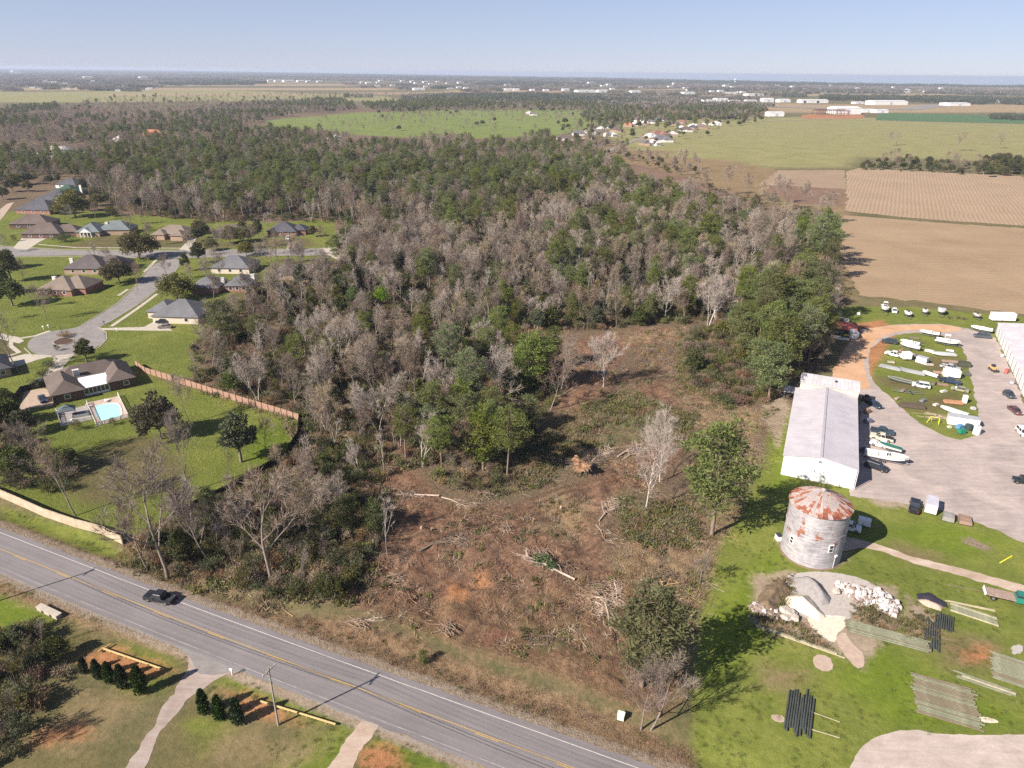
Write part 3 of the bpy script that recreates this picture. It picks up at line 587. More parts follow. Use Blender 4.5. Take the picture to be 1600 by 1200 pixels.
def pine_proto(seed, h=20, w=3.6, base=.45, tufts=58, per=46, mat=None, size=.62):
    rg = np.random.default_rng(seed); tb = MB(); tr = Tri(); lob = rg.random(9)*.6+.68; size *= .76; per = int(per*1.85)
    bend = rg.normal(size=2)*.5
    cl = lambda t: np.array([bend[0]*t*t, bend[1]*t*t, h*t])
    tb.tube([tuple(cl(t)-(np.array([0, 0, .3]) if t == 0 else 0)) for t in (0, .2, .4, .6, .8, .97)], [.26, .22, .19, .15, .09, .03], 7, 0, cap=False)
    for i in range(tufts):
        t = base+(1-base)*((i+.5)/tufts); u = (t-base)/(1-base)
        env = w*(.62+.38*min(1, u/.35) if u < .6 else math.sqrt(max(.12, 1-((u-.6)/.43)**2)))*(.7+.42*rg.random())
        az = i*2.399+rg.random(); z = h*t+rg.normal()*.55; p0 = cl(t); env *= lob[int((az % 6.283)/6.283*6+u*3) % 9]
        rr = env*(.45+.55*rg.random()); tip = np.array([p0[0]+math.cos(az)*rr, p0[1]+math.sin(az)*rr, z+rr*.18])
        if rr > 1: tb.tube([tuple(p0), tuple((p0+tip)/2+[0, 0, .1]), tuple(tip)], [.06, .04, .02], 3, 0, cap=False)
        tr.blob(tip, .8+.9*rg.random()**1.5, per+6, size, .60, .35, .20, rg, .2)
    tr.blob(cl(.985), .7, per, size*.8, 1.2, .8, .2, rg, .1)
    return dict(h=h, kind='pine', trunk=mesh_of(tb, 'trunk', PINEBARK), crown=tr.mesh('crown', mat or PINE))
def broad_proto(seed, h=9, w=5, blobs=40, per=70, mat=None, size=.45, low=.25, bark=None):
    rg = np.random.default_rng(seed); tb = MB(); tr = Tri()
    tb.tube([(0, 0, -.3), (0, 0, h*low), (.1, .1, h*.5)], [.05*h*.6, .04*h*.6, .03*h*.6], 6, 0, cap=False)
    for i in range(blobs):
        d = rg.normal(size=3); d /= np.linalg.norm(d); d[2] = abs(d[2])*1.0-.25
        rr = .55+.45*rg.random(); c = np.array([d[0]*w*rr*.8, d[1]*w*rr*.8, h*(low+.12)+(h*(1-low)*.78)*max(0, d[2])*rr*1.0+rg.random()*h*.12])
        if i % 3 == 0: tb.tube([(0, 0, h*low), tuple(c*np.array([.5, .5, .75])), tuple(c)], [.12, .08, .03], 3, 0, cap=False)
        tr.blob(c, w*.24*(.7+.6*rg.random()), per, size, .75, .2, .45, rg, .3)
    return dict(h=h, kind='broad', trunk=mesh_of(tb, 'trunk', bark or BARK), crown=tr.mesh('crown', mat or LEAF))
def shrub_proto(seed, h=3.2, w=2.2, mat=None, twig=.4, per=55, blobs=12, size=.3):
    rg = np.random.default_rng(seed); tb = MB(); tr = Tri()
    for i in range(5):
        a = rg.random()*6.28; tb.tube([(0, 0, -.2), (math.cos(a)*w*.3, math.sin(a)*w*.3, h*.5), (math.cos(a)*w*.6, math.sin(a)*w*.6, h*.95)], [.05, .035, .015], 3, 0, cap=False)
    for i in range(blobs):
        a = rg.random()*6.28; rr = rg.random()**.6*w*.85; z = h*(.25+.6*rg.random()*(1-.35*(rr/w)**2))
        tr.blob((math.cos(a)*rr, math.sin(a)*rr, z), w*.32*(.7+.6*rg.random()), per, size, .8, .4, .3, rg, .25)
    m = int(220*twig)
    if m:
        P = rg.normal(size=(m, 3))*np.array([w*.4, w*.4, h*.18])+np.array([0, 0, h*.5]); D = rg.normal(size=(m, 3))*.5; D[:, 2] += .9
        tr.strands(P, D, .5+rg.random(m)*1.1, .05, rg)
    return dict(h=h, kind='shrub', trunk=mesh_of(tb, 'stems', BARK), crown=tr.mesh('leaves', mat or LEAF))
PINES = [pine_proto(i, h, w, b, t) for i, (h, w, b, t) in enumerate([(20, 4.4, .45, 66), (18, 4.0, .40, 62), (21, 4.8, .52, 66), (16, 4.0, .32, 64), (19, 5.0, .47, 72), (14, 3.4, .24, 58)])]
BARES = [bare_proto(10+i, *a) for i, a in enumerate([(17, .55, .22, 8), (15, .75, .2, 8), (18, .42, .2, 9), (14, .6, .17, 7), (16, .9, .25, 7), (19, .4, .22, 9)])]
WBARES = [bare_proto(30, 19, .85, .24, 13, True, 0, .25), bare_proto(31, 17, .95, .22, 14, True, 0, .2), bare_proto(32, 16, .5, .2, 7, True, .12, .35, multi=2)]
SLIM = [bare_proto(40+i, h, .3, .11, 6, i == 1, 0, .35, .6) for i, h in enumerate([13, 15, 11])]
BROADS = [broad_proto(50, 9, 4.2, 42), broad_proto(51, 7.5, 3.4, 34, mat=OLIVE), broad_proto(52, 11, 3.8, 44), broad_proto(53, 6.5, 3.2, 30)]
OAKS = [broad_proto(60, 8.5, 6.2, 60, 90, OLIVE, .42, .22), broad_proto(61, 7.5, 5.0, 50, 90, OLIVE, .4, .22)]
SHRUBS = [shrub_proto(70, 3.4, 2.4), shrub_proto(71, 2.6, 2.0, BRUSHG), shrub_proto(72, 3.0, 2.2, BRUSHM, 1.2, 35), shrub_proto(73, 4.2, 2.2, OLIVE, .6), shrub_proto(74, 2.2, 1.9, BRUSHM, 1.5, 25)]
SPRINGS = [broad_proto(80, 8, 3.4, 40, 70, SPRING, .35)]
MEDGREEN = [pine_proto(90, 9, 1.9, .12, 40, 46, None, .5), pine_proto(91, 7, 1.6, .08, 34, 46, None, .45)]
TREES = []     # every individual, so that the scatter keeps off them
_seen = set()
def plant(p, loc, rz, sc_, name, label, cat, group=None, lean=None):
    """one plant = Empty + trunk + crown; mesh data shared between copies"""
    o = bpy.data.objects.new(name, None); C.objects.link(o); o.location = loc; o.rotation_euler = (lean[0], lean[1], rz) if lean else (0, 0, rz)
    o.scale = (sc_,)*3 if isinstance(sc_, (int, float)) else sc_
    tag(o, label, cat, group)
    for key in ('trunk', 'crown'):
        c = bpy.data.objects.new(p[key].name.split('.')[0], p[key]); c.parent = o; C.objects.link(c)
        p.setdefault('obj_'+key, c)
    return o
def special(p, bx, by, ty, name, label, cat='tree', wide=1.0, rz=None, lean=None, group=None):
    b = G(bx, by); h = hgt(bx, by, ty); s = h/p['h']; TREES.append((b[0], b[1]))
    return plant(p, (b[0], b[1], float(groundz([b[:2]])[0])), rng.random()*6.28 if rz is None else rz, (s*wide, s*wide, s), name, label, cat, group, lean)
# hand-placed trees ---------------------------------------------------------------
SP = [
 (PINES[3], 1112, 836, 664, 'pine_tree', 'big broad pine with bare lower trunk at the right edge of the clearing', 1.12),
 (PINES[5], 1003, 1068, 925, 'pine_tree', 'spreading pine over brown soil just left of the bottom grass strip', 1.3),
 (PINES[3], 677, 680, 598, 'pine_tree', 'pine with pale bare trunk left of the dense pine clump by the clearing', 1.1),
 (PINES[0], 634, 716, 636, 'pine_tree', 'leftmost pine of the dark clump on the left side of the clearing', 1.2),
 (PINES[5], 755, 735, 650, 'pine_tree', 'low bushy pine at the bottom tip of the clump beside the clearing', 1.35),
 (PINES[4], 768, 690, 612, 'pine_tree', 'full crowned pine casting a long shadow into the clearing', 1.2),
 (PINES[5], 826, 612, 528, 'pine_tree', 'wide pine standing behind the pale conical bare tree', 1.5),
 (PINES[0], 763, 575, 517, 'pine_tree', 'round topped pine just above the middle of the picture', 1.3),
 (MEDGREEN[0], 826, 672, 622, 'young_pine', 'bright green young pine at the right of the central pine clump', 1.3),
 (PINES[2], 1197, 528, 423, 'pine_tree', 'tallest pine of the dark grove above the metal shed', 1.2),
 (PINES[0], 1183, 548, 455, 'pine_tree', 'slender trunked pine in front of the tallest grove pine', 1.0),
 (PINES[0], 1155, 496, 418, 'pine_tree', 'pale trunked pine at the left end of the grove', 1.0),
 (PINES[4], 1238, 528, 440, 'pine_tree', 'wide pine at the right end of the grove near the red roof', 1.1),
 (PINES[3], 1200, 628, 538, 'pine_tree', 'large dense pine hanging over the grass behind the shed', 1.35),
 (PINES[3], 1225, 590, 500, 'pine_tree', 'dark pine in the grove nearest the dirt track', 1.2),
 (PINES[4], 1280, 420, 338, 'pine_tree', 'dark pine standing at the edge of the brown stubble field', 1.2),
 (PINES[5], 1100, 400, 335, 'pine_tree', 'rounded pine alone among grey bare trees left of the excavator', 1.3),
 (PINES[1], 1255, 455, 395, 'pine_tree', 'smaller pine below the dark field edge pine', 1.1),
 (MEDGREEN[0], 545, 830, 780, 'young_pine', 'fresh green sapling at the left rim of the bare soil', 1.3),
 (MEDGREEN[1], 588, 832, 788, 'young_pine', 'second green sapling with its shadow on the soil', 1.2),
 (MEDGREEN[1], 662, 1033, 1012, 'young_pine', 'tiny lone pine seedling in the dry roadside grass', 1.1),
 (BROADS[2], 377, 722, 635, 'evergreen_tree', 'tall dark evergreen with gaps standing alone on the fenced lawn', .95),
 (PINES[3], 358, 545, 470, 'pine_tree', 'pine with flat crown just right of the grey roofed house', 1.1),
 (BROADS[2], 136, 566, 524, 'evergreen_tree', 'round grey green tree beside the cul-de-sac and driveway', 1.1),
 (OAKS[1], 187, 443, 403, 'oak_tree', 'olive oak on the corner lawn beside the residential street', 1.0),
 (OAKS[0], 218, 404, 358, 'oak_tree', 'large spreading oak where the two residential streets meet', 1.0),
 (OAKS[0], 277, 468, 424, 'oak_tree', 'dark oak overhanging the pavement above the grey roofed house', 1.0),
 (OAKS[1], 118, 340, 296, 'oak_tree', 'brown tinged oak behind the dark roofed houses at left', 1.0),
 (BROADS[2], 291, 424, 390, 'evergreen_tree', 'narrow dark evergreen on the corner right of the street', .7),
 (BROADS[0], 308, 378, 352, 'evergreen_tree', 'dark round tree beside the tan roofed house driveway', .9),
 (OAKS[1], 360, 380, 350, 'oak_tree', 'olive crown half hiding the brown roof at the far street', .9),
 (BROADS[2], 404, 372, 338, 'evergreen_tree', 'dark green tree left of the black roofed house', .8),
 (OAKS[1], 252, 686, 612, 'oak_tree', 'thin crowned oak with leaning trunk right of the pool', .75),
 (BARES[3], 296, 660, 588, 'bare_tree', 'dark leaning bare tree on the lawn below the wooden fence', .8),
 (BARES[2], 295, 768, 655, 'bare_tree', 'tall thin bare tree at the lower edge of the fenced lawn', .75),
 (BARES[1], 416, 712, 655, 'bare_tree', 'crooked bare tree with forked limbs beside the lone evergreen', .9),
 (SLIM[2], 357, 748, 700, 'bare_tree', 'thin leafless sapling by the dark curving fence', 1.0),
 (SLIM[2], 427, 684, 660, 'bare_tree', 'smallest leafless sapling near the corner of the wooden fence', 1.2),
 (BARES[4], 262, 902, 720, 'bare_tree', 'largest spreading bare tree standing beside the highway', .95),
 (BARES[3], 231, 888, 790, 'bare_tree', 'bare tree leaning left over the pale wall by the highway', 1.0),
 (BARES[3], 326, 876, 765, 'bare_tree', 'long bent bare tree leaning left over roadside brush', .9),
 (BARES[4], 424, 905, 752, 'bare_tree', 'densely twigged round bare tree in the roadside thicket', 1.1),
 (SLIM[1], 605, 868, 775, 'bare_tree', 'straight pale leafless pole tree at the left of the cleared soil', .9),
 (BARES[2], 118, 806, 694, 'bare_tree', 'bare tree bending left behind the pale boundary wall', .9),
 (BARES[0], 27, 580, 485, 'bare_tree', 'tall leafless tree on the far left front lawn', .9),
 (WBARES[1], 943, 604, 522, 'bare_tree', 'white barked conical leafless tree alone on the upper clearing', 1.0),
 (WBARES[1], 779, 632, 552, 'bare_tree', 'white barked conical leafless tree in front of the central pines', 1.05),
 (WBARES[0], 1031, 752, 645, 'bare_tree', 'right one of the white leafless pair in the middle of the clearing', .85),
 (WBARES[0], 1009, 796, 682, 'bare_tree', 'left one of the white leafless pair in the middle of the clearing', .75),
 (WBARES[2], 1105, 516, 422, 'bare_tree', 'white V shaped leafless tree left of the dark pine grove', 1.1),
 (WBARES[0], 1038, 502, 437, 'bare_tree', 'pale low forking leafless tree left of the V shaped one', 1.0),
 (BARES[4], 765, 515, 440, 'bare_tree', 'wide pale leafless tree above the centre of the picture', 1.0),
 (BARES[1], 1002, 1137, 1030, 'bare_tree', 'left upright stem tree of the leafless group at the bottom', .9),
 (BARES[4], 1017, 1138, 1035, 'bare_tree', 'leafless tree leaning right beside the bottom grass strip', .9),
 (BARES[1], 1093, 912, 868, 'bare_tree', 'small round purple grey leafless tree at the edge of the mown strip', 1.0),
 (BARES[4], 1400, 227, 207, 'bare_tree', 'right one of two leafless trees in the far green meadow', 1.0),
 (BARES[0], 1387, 228, 206, 'bare_tree', 'left one of two leafless trees in the far green meadow', 1.0),
 (BARES[4], 1496, 236, 207, 'bare_tree', 'leafless tree right of the meadow pair above the dark hedge', 1.2),
 (BARES[4], 1562, 232, 208, 'bare_tree', 'leafless tree at the far right of the green meadow', 1.3),
 (SPRINGS[0], 598, 478, 446, 'budding_tree', 'bright green budding tree, the larger of two in the grey woods', 1.2),
 (SPRINGS[0], 552, 476, 445, 'budding_tree', 'bright green budding tree, left and smaller of two in the grey woods', .95),
 (SPRINGS[0], 668, 430, 415, 'budding_tree', 'faint yellow green budding tree higher up the grey woods', .9),
 (BROADS[0], 745, 197, 188, 'round_tree', 'left of two round dark trees on the far green pasture', 1.1),
 (BROADS[0], 754, 196, 186, 'round_tree', 'right of two round dark trees on the far green pasture', 1.2),
 (BROADS[3], 972, 227, 219, 'round_tree', 'lone round shrub on the lawn by the far houses', 1.2),
]
LEANS = {'bare tree leaning left over': (-.1, -.32), 'long bent bare tree': (0, -.35), 'bare tree bending left': (0, -.28), 'dark leaning bare tree': (0, -.22), 'leafless tree leaning right': (0, .3), 'tall leafless tree on the far': (0, -.1)}
for p, bx, by, ty, nm, lab, wide in SP:
    ln = next((v for k_, v in LEANS.items() if lab.startswith(k_)), None)
    special(p, bx, by, ty, nm, lab, 'pine' if 'pine' in nm else 'tree', wide, lean=ln, rz=0 if ln else None)
def cypress(seed):
    rg = np.random.default_rng(seed); tr = Tri(); tb = MB(); tb.tube([(0, 0, -.2), (0, 0, 4.2)], [.09, .02], 5, 0)
    for i in range(46):
        z = .35+4.3*i/46; r = .85*math.sin(math.pi*min(.97, (.16+.84*(z/4.8))))**.7*(1.0 if z < 2 else 1-.25*(z-2)/2.7)
        for j in range(4):
            a = rg.random()*6.28; tr.blob((math.cos(a)*r*.55, math.sin(a)*r*.55, z), r*.5+.08, 16, .24, .9, 1.2, .4, rg, .4)
    return dict(h=4.8, kind='cyp', trunk=mesh_of(tb, 'trunk', BARK), crown=tr.mesh('foliage', CYP))
CY = [cypress(1), cypress(2)]
_cl = ['leftmost', 'second from left', 'middle', 'second from right', 'tallest and rightmost']
for i, (x, y, t) in enumerate([(133, 1052, 1026), (154, 1060, 1030), (173, 1067, 1034), (193, 1075, 1038), (221, 1083, 1040)]):
    special(CY[i % 2], x, y, t, 'cypress_shrub', f'{_cl[i]} columnar evergreen in the row left of the gravel entrance', 'shrub', 1.0, group='columnar evergreens left of the entrance')
for i, (x, y, t) in enumerate([(320, 1115, 1077), (344, 1124, 1086), (372, 1131, 1091)]):
    special(CY[i % 2], x, y, t, 'cypress_shrub', f'{["left", "middle", "right"][i]} columnar evergreen of the three between entrance and utility pole', 'shrub', 1.0, group='columnar evergreens right of the entrance')
for x, y, t, pr, lab, wd in [(89, 548, 536, 3, 'small brown tree shrub beside the driveway at the cul-de-sac', .8), (100, 527, 519, 2, 'red brown planting in the cul-de-sac island', 2.2), (120, 672, 655, 3, 'dark clipped shrub outside the left end of the pool fence', 1.0), (177, 664, 652, 3, 'small dark shrub outside the lower pool fence', 1.0), (80, 575, 560, 0, 'upper hedge clump beside the house driveway', 1.2), (70, 590, 574, 0, 'middle hedge clump beside the house driveway', 1.2), (60, 605, 590, 0, 'lower hedge clump beside the parking court', 1.2), (22, 377, 365, 3, 'small round shrub on the far left lawn', .8), (100, 378, 362, 0, 'dark bushes at the left of the blue grey roofed house', 1.6), (232, 360, 352, 0, 'dark bush left of the tan gabled house', 1.3), (75, 455+9, 447, 3, 'brown shrub at the left end of the lower brick house', 1.4)]:
    special(SHRUBS[pr], x, y, t, 'garden_shrub', lab, 'shrub', wd)
_e = G(1258, 432); TREES.append((_e[0], _e[1])); TREES.append((_e[0]-4, _e[1]-1)); TREES.append((_e[0]+4, _e[1]+1))   # the excavator's clearing
# ------------------------------------------------------------------ woodland: zones, species shares
def cand(poly, sp, seed):
    P = gp(poly); lo = P.min(0); hi = P.max(0); rg = np.random.default_rng(seed)
    xs = np.arange(lo[0], hi[0], sp); ys = np.arange(lo[1], hi[1], sp*.9)
    X, Y = np.meshgrid(xs, ys); X[1::2] += sp/2; Q = np.stack([X.ravel(), Y.ravel()], 1)+rg.uniform(-.42, .42, (X.size, 2))*sp
    return Q[pip(Q, P)]
NOGO = [gp(p) for p in [[(60, 575), (215, 570), (235, 610), (205, 660), (85, 665), (20, 645)], island, outer, [(42, 636), (135, 636), (150, 722), (40, 722)], [(1210, 590), (1350, 590), (1345, 775), (1210, 750)], [(1200, 740), (1340, 760), (1340, 895), (1200, 880)]]]
for cx_, cy_, rr_ in [(60, 325, 14), (50, 365, 16), (160, 365, 45), (260, 375, 28), (345, 372, 20), (445, 372, 26), (360, 425, 26), (365, 460, 34), (455, 425, 30), (135, 420, 34), (95, 460, 36), (285, 500, 48), (90, 305, 20), (1258, 432, 22)]:
    NOGO.append(gp([(cx_-rr_, cy_+rr_*.30), (cx_-rr_, cy_-rr_*.32), (cx_+rr_, cy_-rr_*.32), (cx_+rr_, cy_+rr_*.30)]))
def keep(Q):
    m = np.ones(len(Q), bool)
    for p in NOGO: m &= ~pip(Q, p)
    s_ = (Q-RA)@RD; t_ = (Q-RA)@RN; m &= ~((np.abs(t_+3.5) < 9))
    m &= sdf(Q, gp(cul)) < -3
    m &= ~((np.abs(Q[:, 1]-352.5) < 6) & (Q[:, 0] < -92))
    return m
# pine share, by ellipses in photo coordinates of the tree foot
PE = [(700, 290, 330, 45, .75), (420, 290, 160, 45, .7), (250, 270, 150, 45, .6), (850, 260, 90, 35, .6), (560, 235, 200, 20, .5), (710, 695, 85, 50, .6), (800, 560, 60, 50, .5), (1215, 560, 70, 75, .9), (1215, 480, 60, 30, .45), (950, 385, 60, 40, .5), (1080, 400, 90, 30, .35), (900, 440, 45, 14, .75), (1040, 345, 70, 45, .45), (740, 350, 70, 40, .4), (1270, 400, 30, 50, .5), (70, 235, 130, 35, .4)]
def pshare(Q):
    px, py, _ = projN(np.column_stack([Q, np.zeros(len(Q))])); s = np.full(len(Q), .05)
    for x, y, a, b, v in PE:
        s = np.maximum(s, v*np.clip(1.35-np.hypot((px-x)/a, (py-y)/b), 0, 1))
    return np.clip(s, 0, .8)
ZONES = [  # polygon (feet), spacing, pine factor, broad share, shrub share, where
 ([(182, 868), (300, 812), (375, 772), (450, 728), (480, 690), (560, 700), (610, 745), (520, 760), (535, 780), (592, 790), (600, 850), (575, 900), (540, 940), (430, 935), (330, 912), (250, 885)], 3.6, .4, .16, .45, 'roadside thicket'),
 ([(300, 600), (300, 540), (345, 500), (420, 450), (500, 432), (540, 412), (560, 380), (1000, 380), (1180, 420), (1120, 505), (1070, 508), (990, 510), (900, 520), (850, 520), (760, 515), (790, 560), (870, 575), (885, 610), (850, 660), (800, 690), (790, 765), (700, 775), (640, 735), (560, 700), (480, 690), (470, 648), (400, 628)], 5.0, .85, .20, .34, 'middle woods'),
 ([(540, 412), (530, 350), (420, 345), (330, 350), (200, 335), (130, 300), (120, 285), (300, 262), (950, 262), (1000, 300), (1180, 340), (1300, 365), (1315, 470), (1290, 505), (1180, 500), (1000, 440), (560, 440)], 6.6, .72, .13, .22, 'back woods'),
 ([(1115, 505), (1240, 470), (1300, 500), (1290, 560), (1240, 632), (1195, 640), (1165, 600), (1150, 545)], 4.8, 1.3, .12, .30, 'grove above the shed'),
 ([(-60, 640), (50, 640), (95, 690), (118, 760), (75, 785), (-60, 740)], 4.6, .1, .38, .35, 'dark trees left of the lawn'),
 ([(-40, 1000), (60, 985), (75, 1020), (130, 1048), (60, 1075), (60, 1130), (20, 1200), (-60, 1210)], 3.4, 0., .25, .45, 'bottom left thicket'),
 ([(1072, 522), (1110, 510), (1165, 545), (1205, 625), (1140, 636), (1075, 598)], 3.6, 0., .03, .97, 'green brush slope'),
]
IND = {'pine': [], 'bare': [], 'broad': [], 'shrub': []}; REST = {'pine': [], 'bare': [], 'broad': [], 'shrub': []}
allp = []
for zi, (poly, sp_, pf, bs, ss_, where) in enumerate(ZONES):
    Q = cand(poly, sp_, 100+zi); Q = Q[keep(Q)]
    if TREES:
        T = np.array(TREES); dx_ = Q[:, None, 0]-T[None, :, 0]; dy_ = Q[:, None, 1]-T[None, :, 1]; tn_ = np.hypot(T[:, 0], T[:, 1]); fwd = -(dx_*T[None, :, 0]+dy_*T[None, :, 1])/tn_; lat = np.abs(dx_*T[None, :, 1]-dy_*T[None, :, 0])/tn_
        Q = Q[~(((np.hypot(dx_, dy_) < 3.2) | ((fwd > 0) & (fwd < np.where(tn_ > 170, 26, 9)) & (lat < 3.6))).any(1))]
    ps = pshare(Q)*pf; r = rng.random(len(Q))
    for q, p_, u in zip(Q, ps, r):
        kd = 'pine' if u < p_ else ('broad' if u < p_+bs*(1-p_) else ('shrub' if u < p_+(bs+ss_)*(1-p_) else 'bare'))
        allp.append((float(np.hypot(q[0], q[1])), q[0], q[1], kd, zi))
    # understory between the trees
    Q2 = cand(poly, sp_*.9, 300+zi); Q2 = Q2[keep(Q2)]
    for q in Q2: allp.append((float(np.hypot(q[0], q[1])), q[0], q[1], 'shrub', zi))
allp.sort(key=lambda a: a[0])
LAB = {('pine', 0): 'pine rising out of the thicket between lawn fence and highway', ('pine', 1): 'pine among leafless trees in the woods left of the clearing', ('pine', 2): 'dark pine in the back woods between the street and the stubble field', ('pine', 3): 'pine in the dense green grove above the metal shed', ('pine', 4): 'pine in the dark trees at the left edge',
 ('bare', 0): 'leafless tree in the thicket between lawn fence and highway', ('bare', 1): 'grey leafless tree in the woods left of the clearing', ('bare', 2): 'leafless tree in the back woods between the street and the stubble field', ('bare', 3): 'leafless tree within the pine grove above the metal shed', ('bare', 4): 'leafless tree among dark trees left of the fenced lawn', ('bare', 5): 'leafless tree in the shaded thicket at bottom left',
 ('broad', 0): 'low evergreen tree in the thicket between lawn fence and highway', ('broad', 1): 'dark evergreen broadleaf in the woods left of the clearing', ('broad', 2): 'dark broadleaf in the back woods behind the clearing', ('broad', 3): 'dark broadleaf within the grove above the metal shed', ('broad', 4): 'dark tree of the shady clump left of the fenced lawn', ('broad', 5): 'dark tree in the shaded thicket at bottom left',
 ('shrub', 0): 'tangled shrub in the thicket beside the highway', ('shrub', 1): 'understory shrub in the woods left of the clearing', ('shrub', 3): 'understory shrub in the grove above the metal shed', ('shrub', 4): 'shrub under the dark trees left of the lawn', ('shrub', 5): 'shrub in the shaded thicket at bottom left', ('shrub', 2): 'understory shrub in the back woods'}
LIM = {'pine': 260, 'bare': 260, 'broad': 110, 'shrub': 290}
NM = {'pine': ('pine_tree', 'pine'), 'bare': ('bare_tree', 'tree'), 'broad': ('evergreen_tree', 'tree'), 'shrub': ('wild_shrub', 'shrub')}
def choose(kd, zi, u, d):
    if kd == 'pine': return PINES, int(u*6)
    if kd == 'bare':
        L_ = BARES+SLIM+SLIM+WBARES[2:]; return L_, int(u*len(L_))
    if kd == 'broad': return BROADS, int(u*4)
    return SHRUBS, int(u*5)
cnt = {k_: 0 for k_ in LIM}; WOODED = []
_px, _py, _pz = projN(np.array([(a[1], a[2], 8.) for a in allp]))
vis = (_px > -60) & (_px < 1660) & (_py < 1230) & (_pz > 0)
for a, vv in zip(allp, vis):
    if not vv: continue
    d, x, y, kd, zi = a; u = rng.random(); L_, ix = choose(kd, zi, u, d)
    s = .66+.5*rng.random()**1.3
    if kd in ('pine', 'bare') and zi == 1: s *= .80
    if kd in ('pine', 'bare') and zi == 0: s *= .62
    if kd == 'pine' and zi == 2: s *= .88
    if kd == 'bare' and zi == 2: s *= .86
    if kd == 'broad' and zi in (0, 5): s *= .55
    if kd in ('bare', 'pine') and zi == 5: s *= .5
    if kd == 'shrub' and zi == 0: s *= .95
    if cnt[kd] < LIM[kd]:
        cnt[kd] += 1; nm, cat = NM[kd]; lb = ''
        ln = (rng.normal()*.05, rng.normal()*.05) if kd != 'bare' else (rng.normal()*.10, rng.normal()*.10)
        o_ = plant(L_[ix], (x, y, float(groundz([(x, y)])[0])), rng.random()*6.28, s, nm, lb, cat, None, ln); WOODED.append((o_, kd, L_[ix], s*L_[ix]['h'], x, y))
    else: REST[kd].append((x, y, 0, L_, ix, s))
LM = [(245, 835, 'the tan boundary wall end'), (240, 905, 'the left end of the thicket by the highway'), (300, 905, 'the biggest roadside tree'), (360, 920, 'the roadside brush right of the biggest roadside tree'), (430, 935, 'the highway bend of dry grass'), (500, 930, 'the green bushes by the highway'), (560, 900, 'the lower left rim of the bare soil'), (590, 850, 'the fresh green saplings'), (520, 840, 'the densest part of the roadside thicket'), (440, 860, 'the round twiggy thicket tree'), (360, 840, 'the long bent leaning tree'), (320, 800, 'the lower end of the dark fence'), (400, 780, 'the middle of the dark fence'), (480, 790, 'the thicket behind the dark fence'), (470, 720, 'the curved corner of the dark fence'), (540, 740, 'the small bare soil patch above the thicket'), (610, 770, 'the fallen tree with splayed roots'),
 (470, 640, 'the right end of the wooden fence'), (400, 610, 'the middle of the wooden fence'), (320, 590, 'the left lawn edge of the woods'), (310, 540, 'the lawn right of the driveway'), (370, 500, 'the flat crowned pine by the grey roof'), (440, 460, 'the slate roofed house'), (520, 430, 'the end of the cross street'), (570, 470, 'the bright green budding trees'), (640, 440, 'the yellow green budding tree'), (460, 540, 'the woods above the wooden fence'), (540, 560, 'the middle of the left woods'), (620, 540, 'the woods left of the round topped pine'), (700, 500, 'the wide pale leafless tree'), (560, 650, 'the woods right of the lawn corner'), (620, 690, 'the left side of the central pine clump'), (690, 640, 'the top of the central pine clump'), (690, 740, 'the foot of the central pine clump'), (760, 700, 'the shaded right side of the central pines'), (830, 640, 'the bright young pine by the clearing'), (790, 590, 'the white cone shaped tree by the central pines'), (850, 600, 'the dark shadow at the upper clearing'), (760, 440, 'the grey woods above the picture centre'), (850, 480, 'the row of pale trees above the clearing'), (920, 500, 'the straw strip at the clearing top'), (960, 430, 'the dark pine row above the clearing'), (1040, 470, 'the pale low forking tree'), (1110, 480, 'the white V shaped tree'), (1060, 400, 'the rounded pine left of the excavator'), (1170, 440, 'the brush left of the excavator'), (1150, 530, 'the left end of the shed grove'), (1200, 490, 'the tallest grove pine'), (1260, 480, 'the field side of the shed grove'), (1280, 530, 'the red roofed open shed'), (1230, 560, 'the middle of the shed grove'), (1180, 590, 'the green brush slope of the grove'), (1230, 620, 'the cream rear shed'), (1290, 430, 'the orange excavator'), (900, 400, 'the back woods above the pale row'), (700, 400, 'the back woods above the budding trees'),
 (20, 660, 'the left edge garden fence'), (70, 660, 'the pavilion terrace'), (90, 720, 'the shady lawn patch'), (30, 740, 'the left end of the tan wall'), (20, 1010, 'the culvert headwall grass'), (60, 1050, 'the leftmost columnar evergreen'), (30, 1110, 'the bottom left dirt patch'), (0, 1180, 'the bottom left picture corner')]
def ORDF(i):
    o_ = ['first', 'second', 'third', 'fourth', 'fifth', 'sixth', 'seventh', 'eighth', 'ninth', 'tenth', 'eleventh', 'twelfth', 'thirteenth', 'fourteenth', 'fifteenth', 'sixteenth', 'seventeenth', 'eighteenth', 'nineteenth']
    t_ = ['', '', 'twent', 'thirt', 'fort', 'fift', 'sixt', 'sevent', 'eight', 'ninet']
    if i < 19: return o_[i]
    n = i+1; h = 'hundred ' if n > 100 else ''; n = n % 100
    if n == 0: return 'hundredth'
    if n < 20: return h+o_[n-1]
    return h+(t_[n//10]+'ieth' if n % 10 == 0 else t_[n//10]+'y '+o_[n % 10-1])
ORD = ['leftmost', 'second from left', 'third from left', 'fourth from left', 'fifth from left', 'sixth from left', 'seventh from left', 'eighth from left', 'ninth from left', 'tenth from left', 'eleventh from left', 'twelfth from left', 'thirteenth from left', 'fourteenth from left']
NOUN = {'pine': 'pines', 'bare': 'leafless trees', 'broad': 'dark evergreens', 'shrub': 'wild shrubs'}
_bk = {}
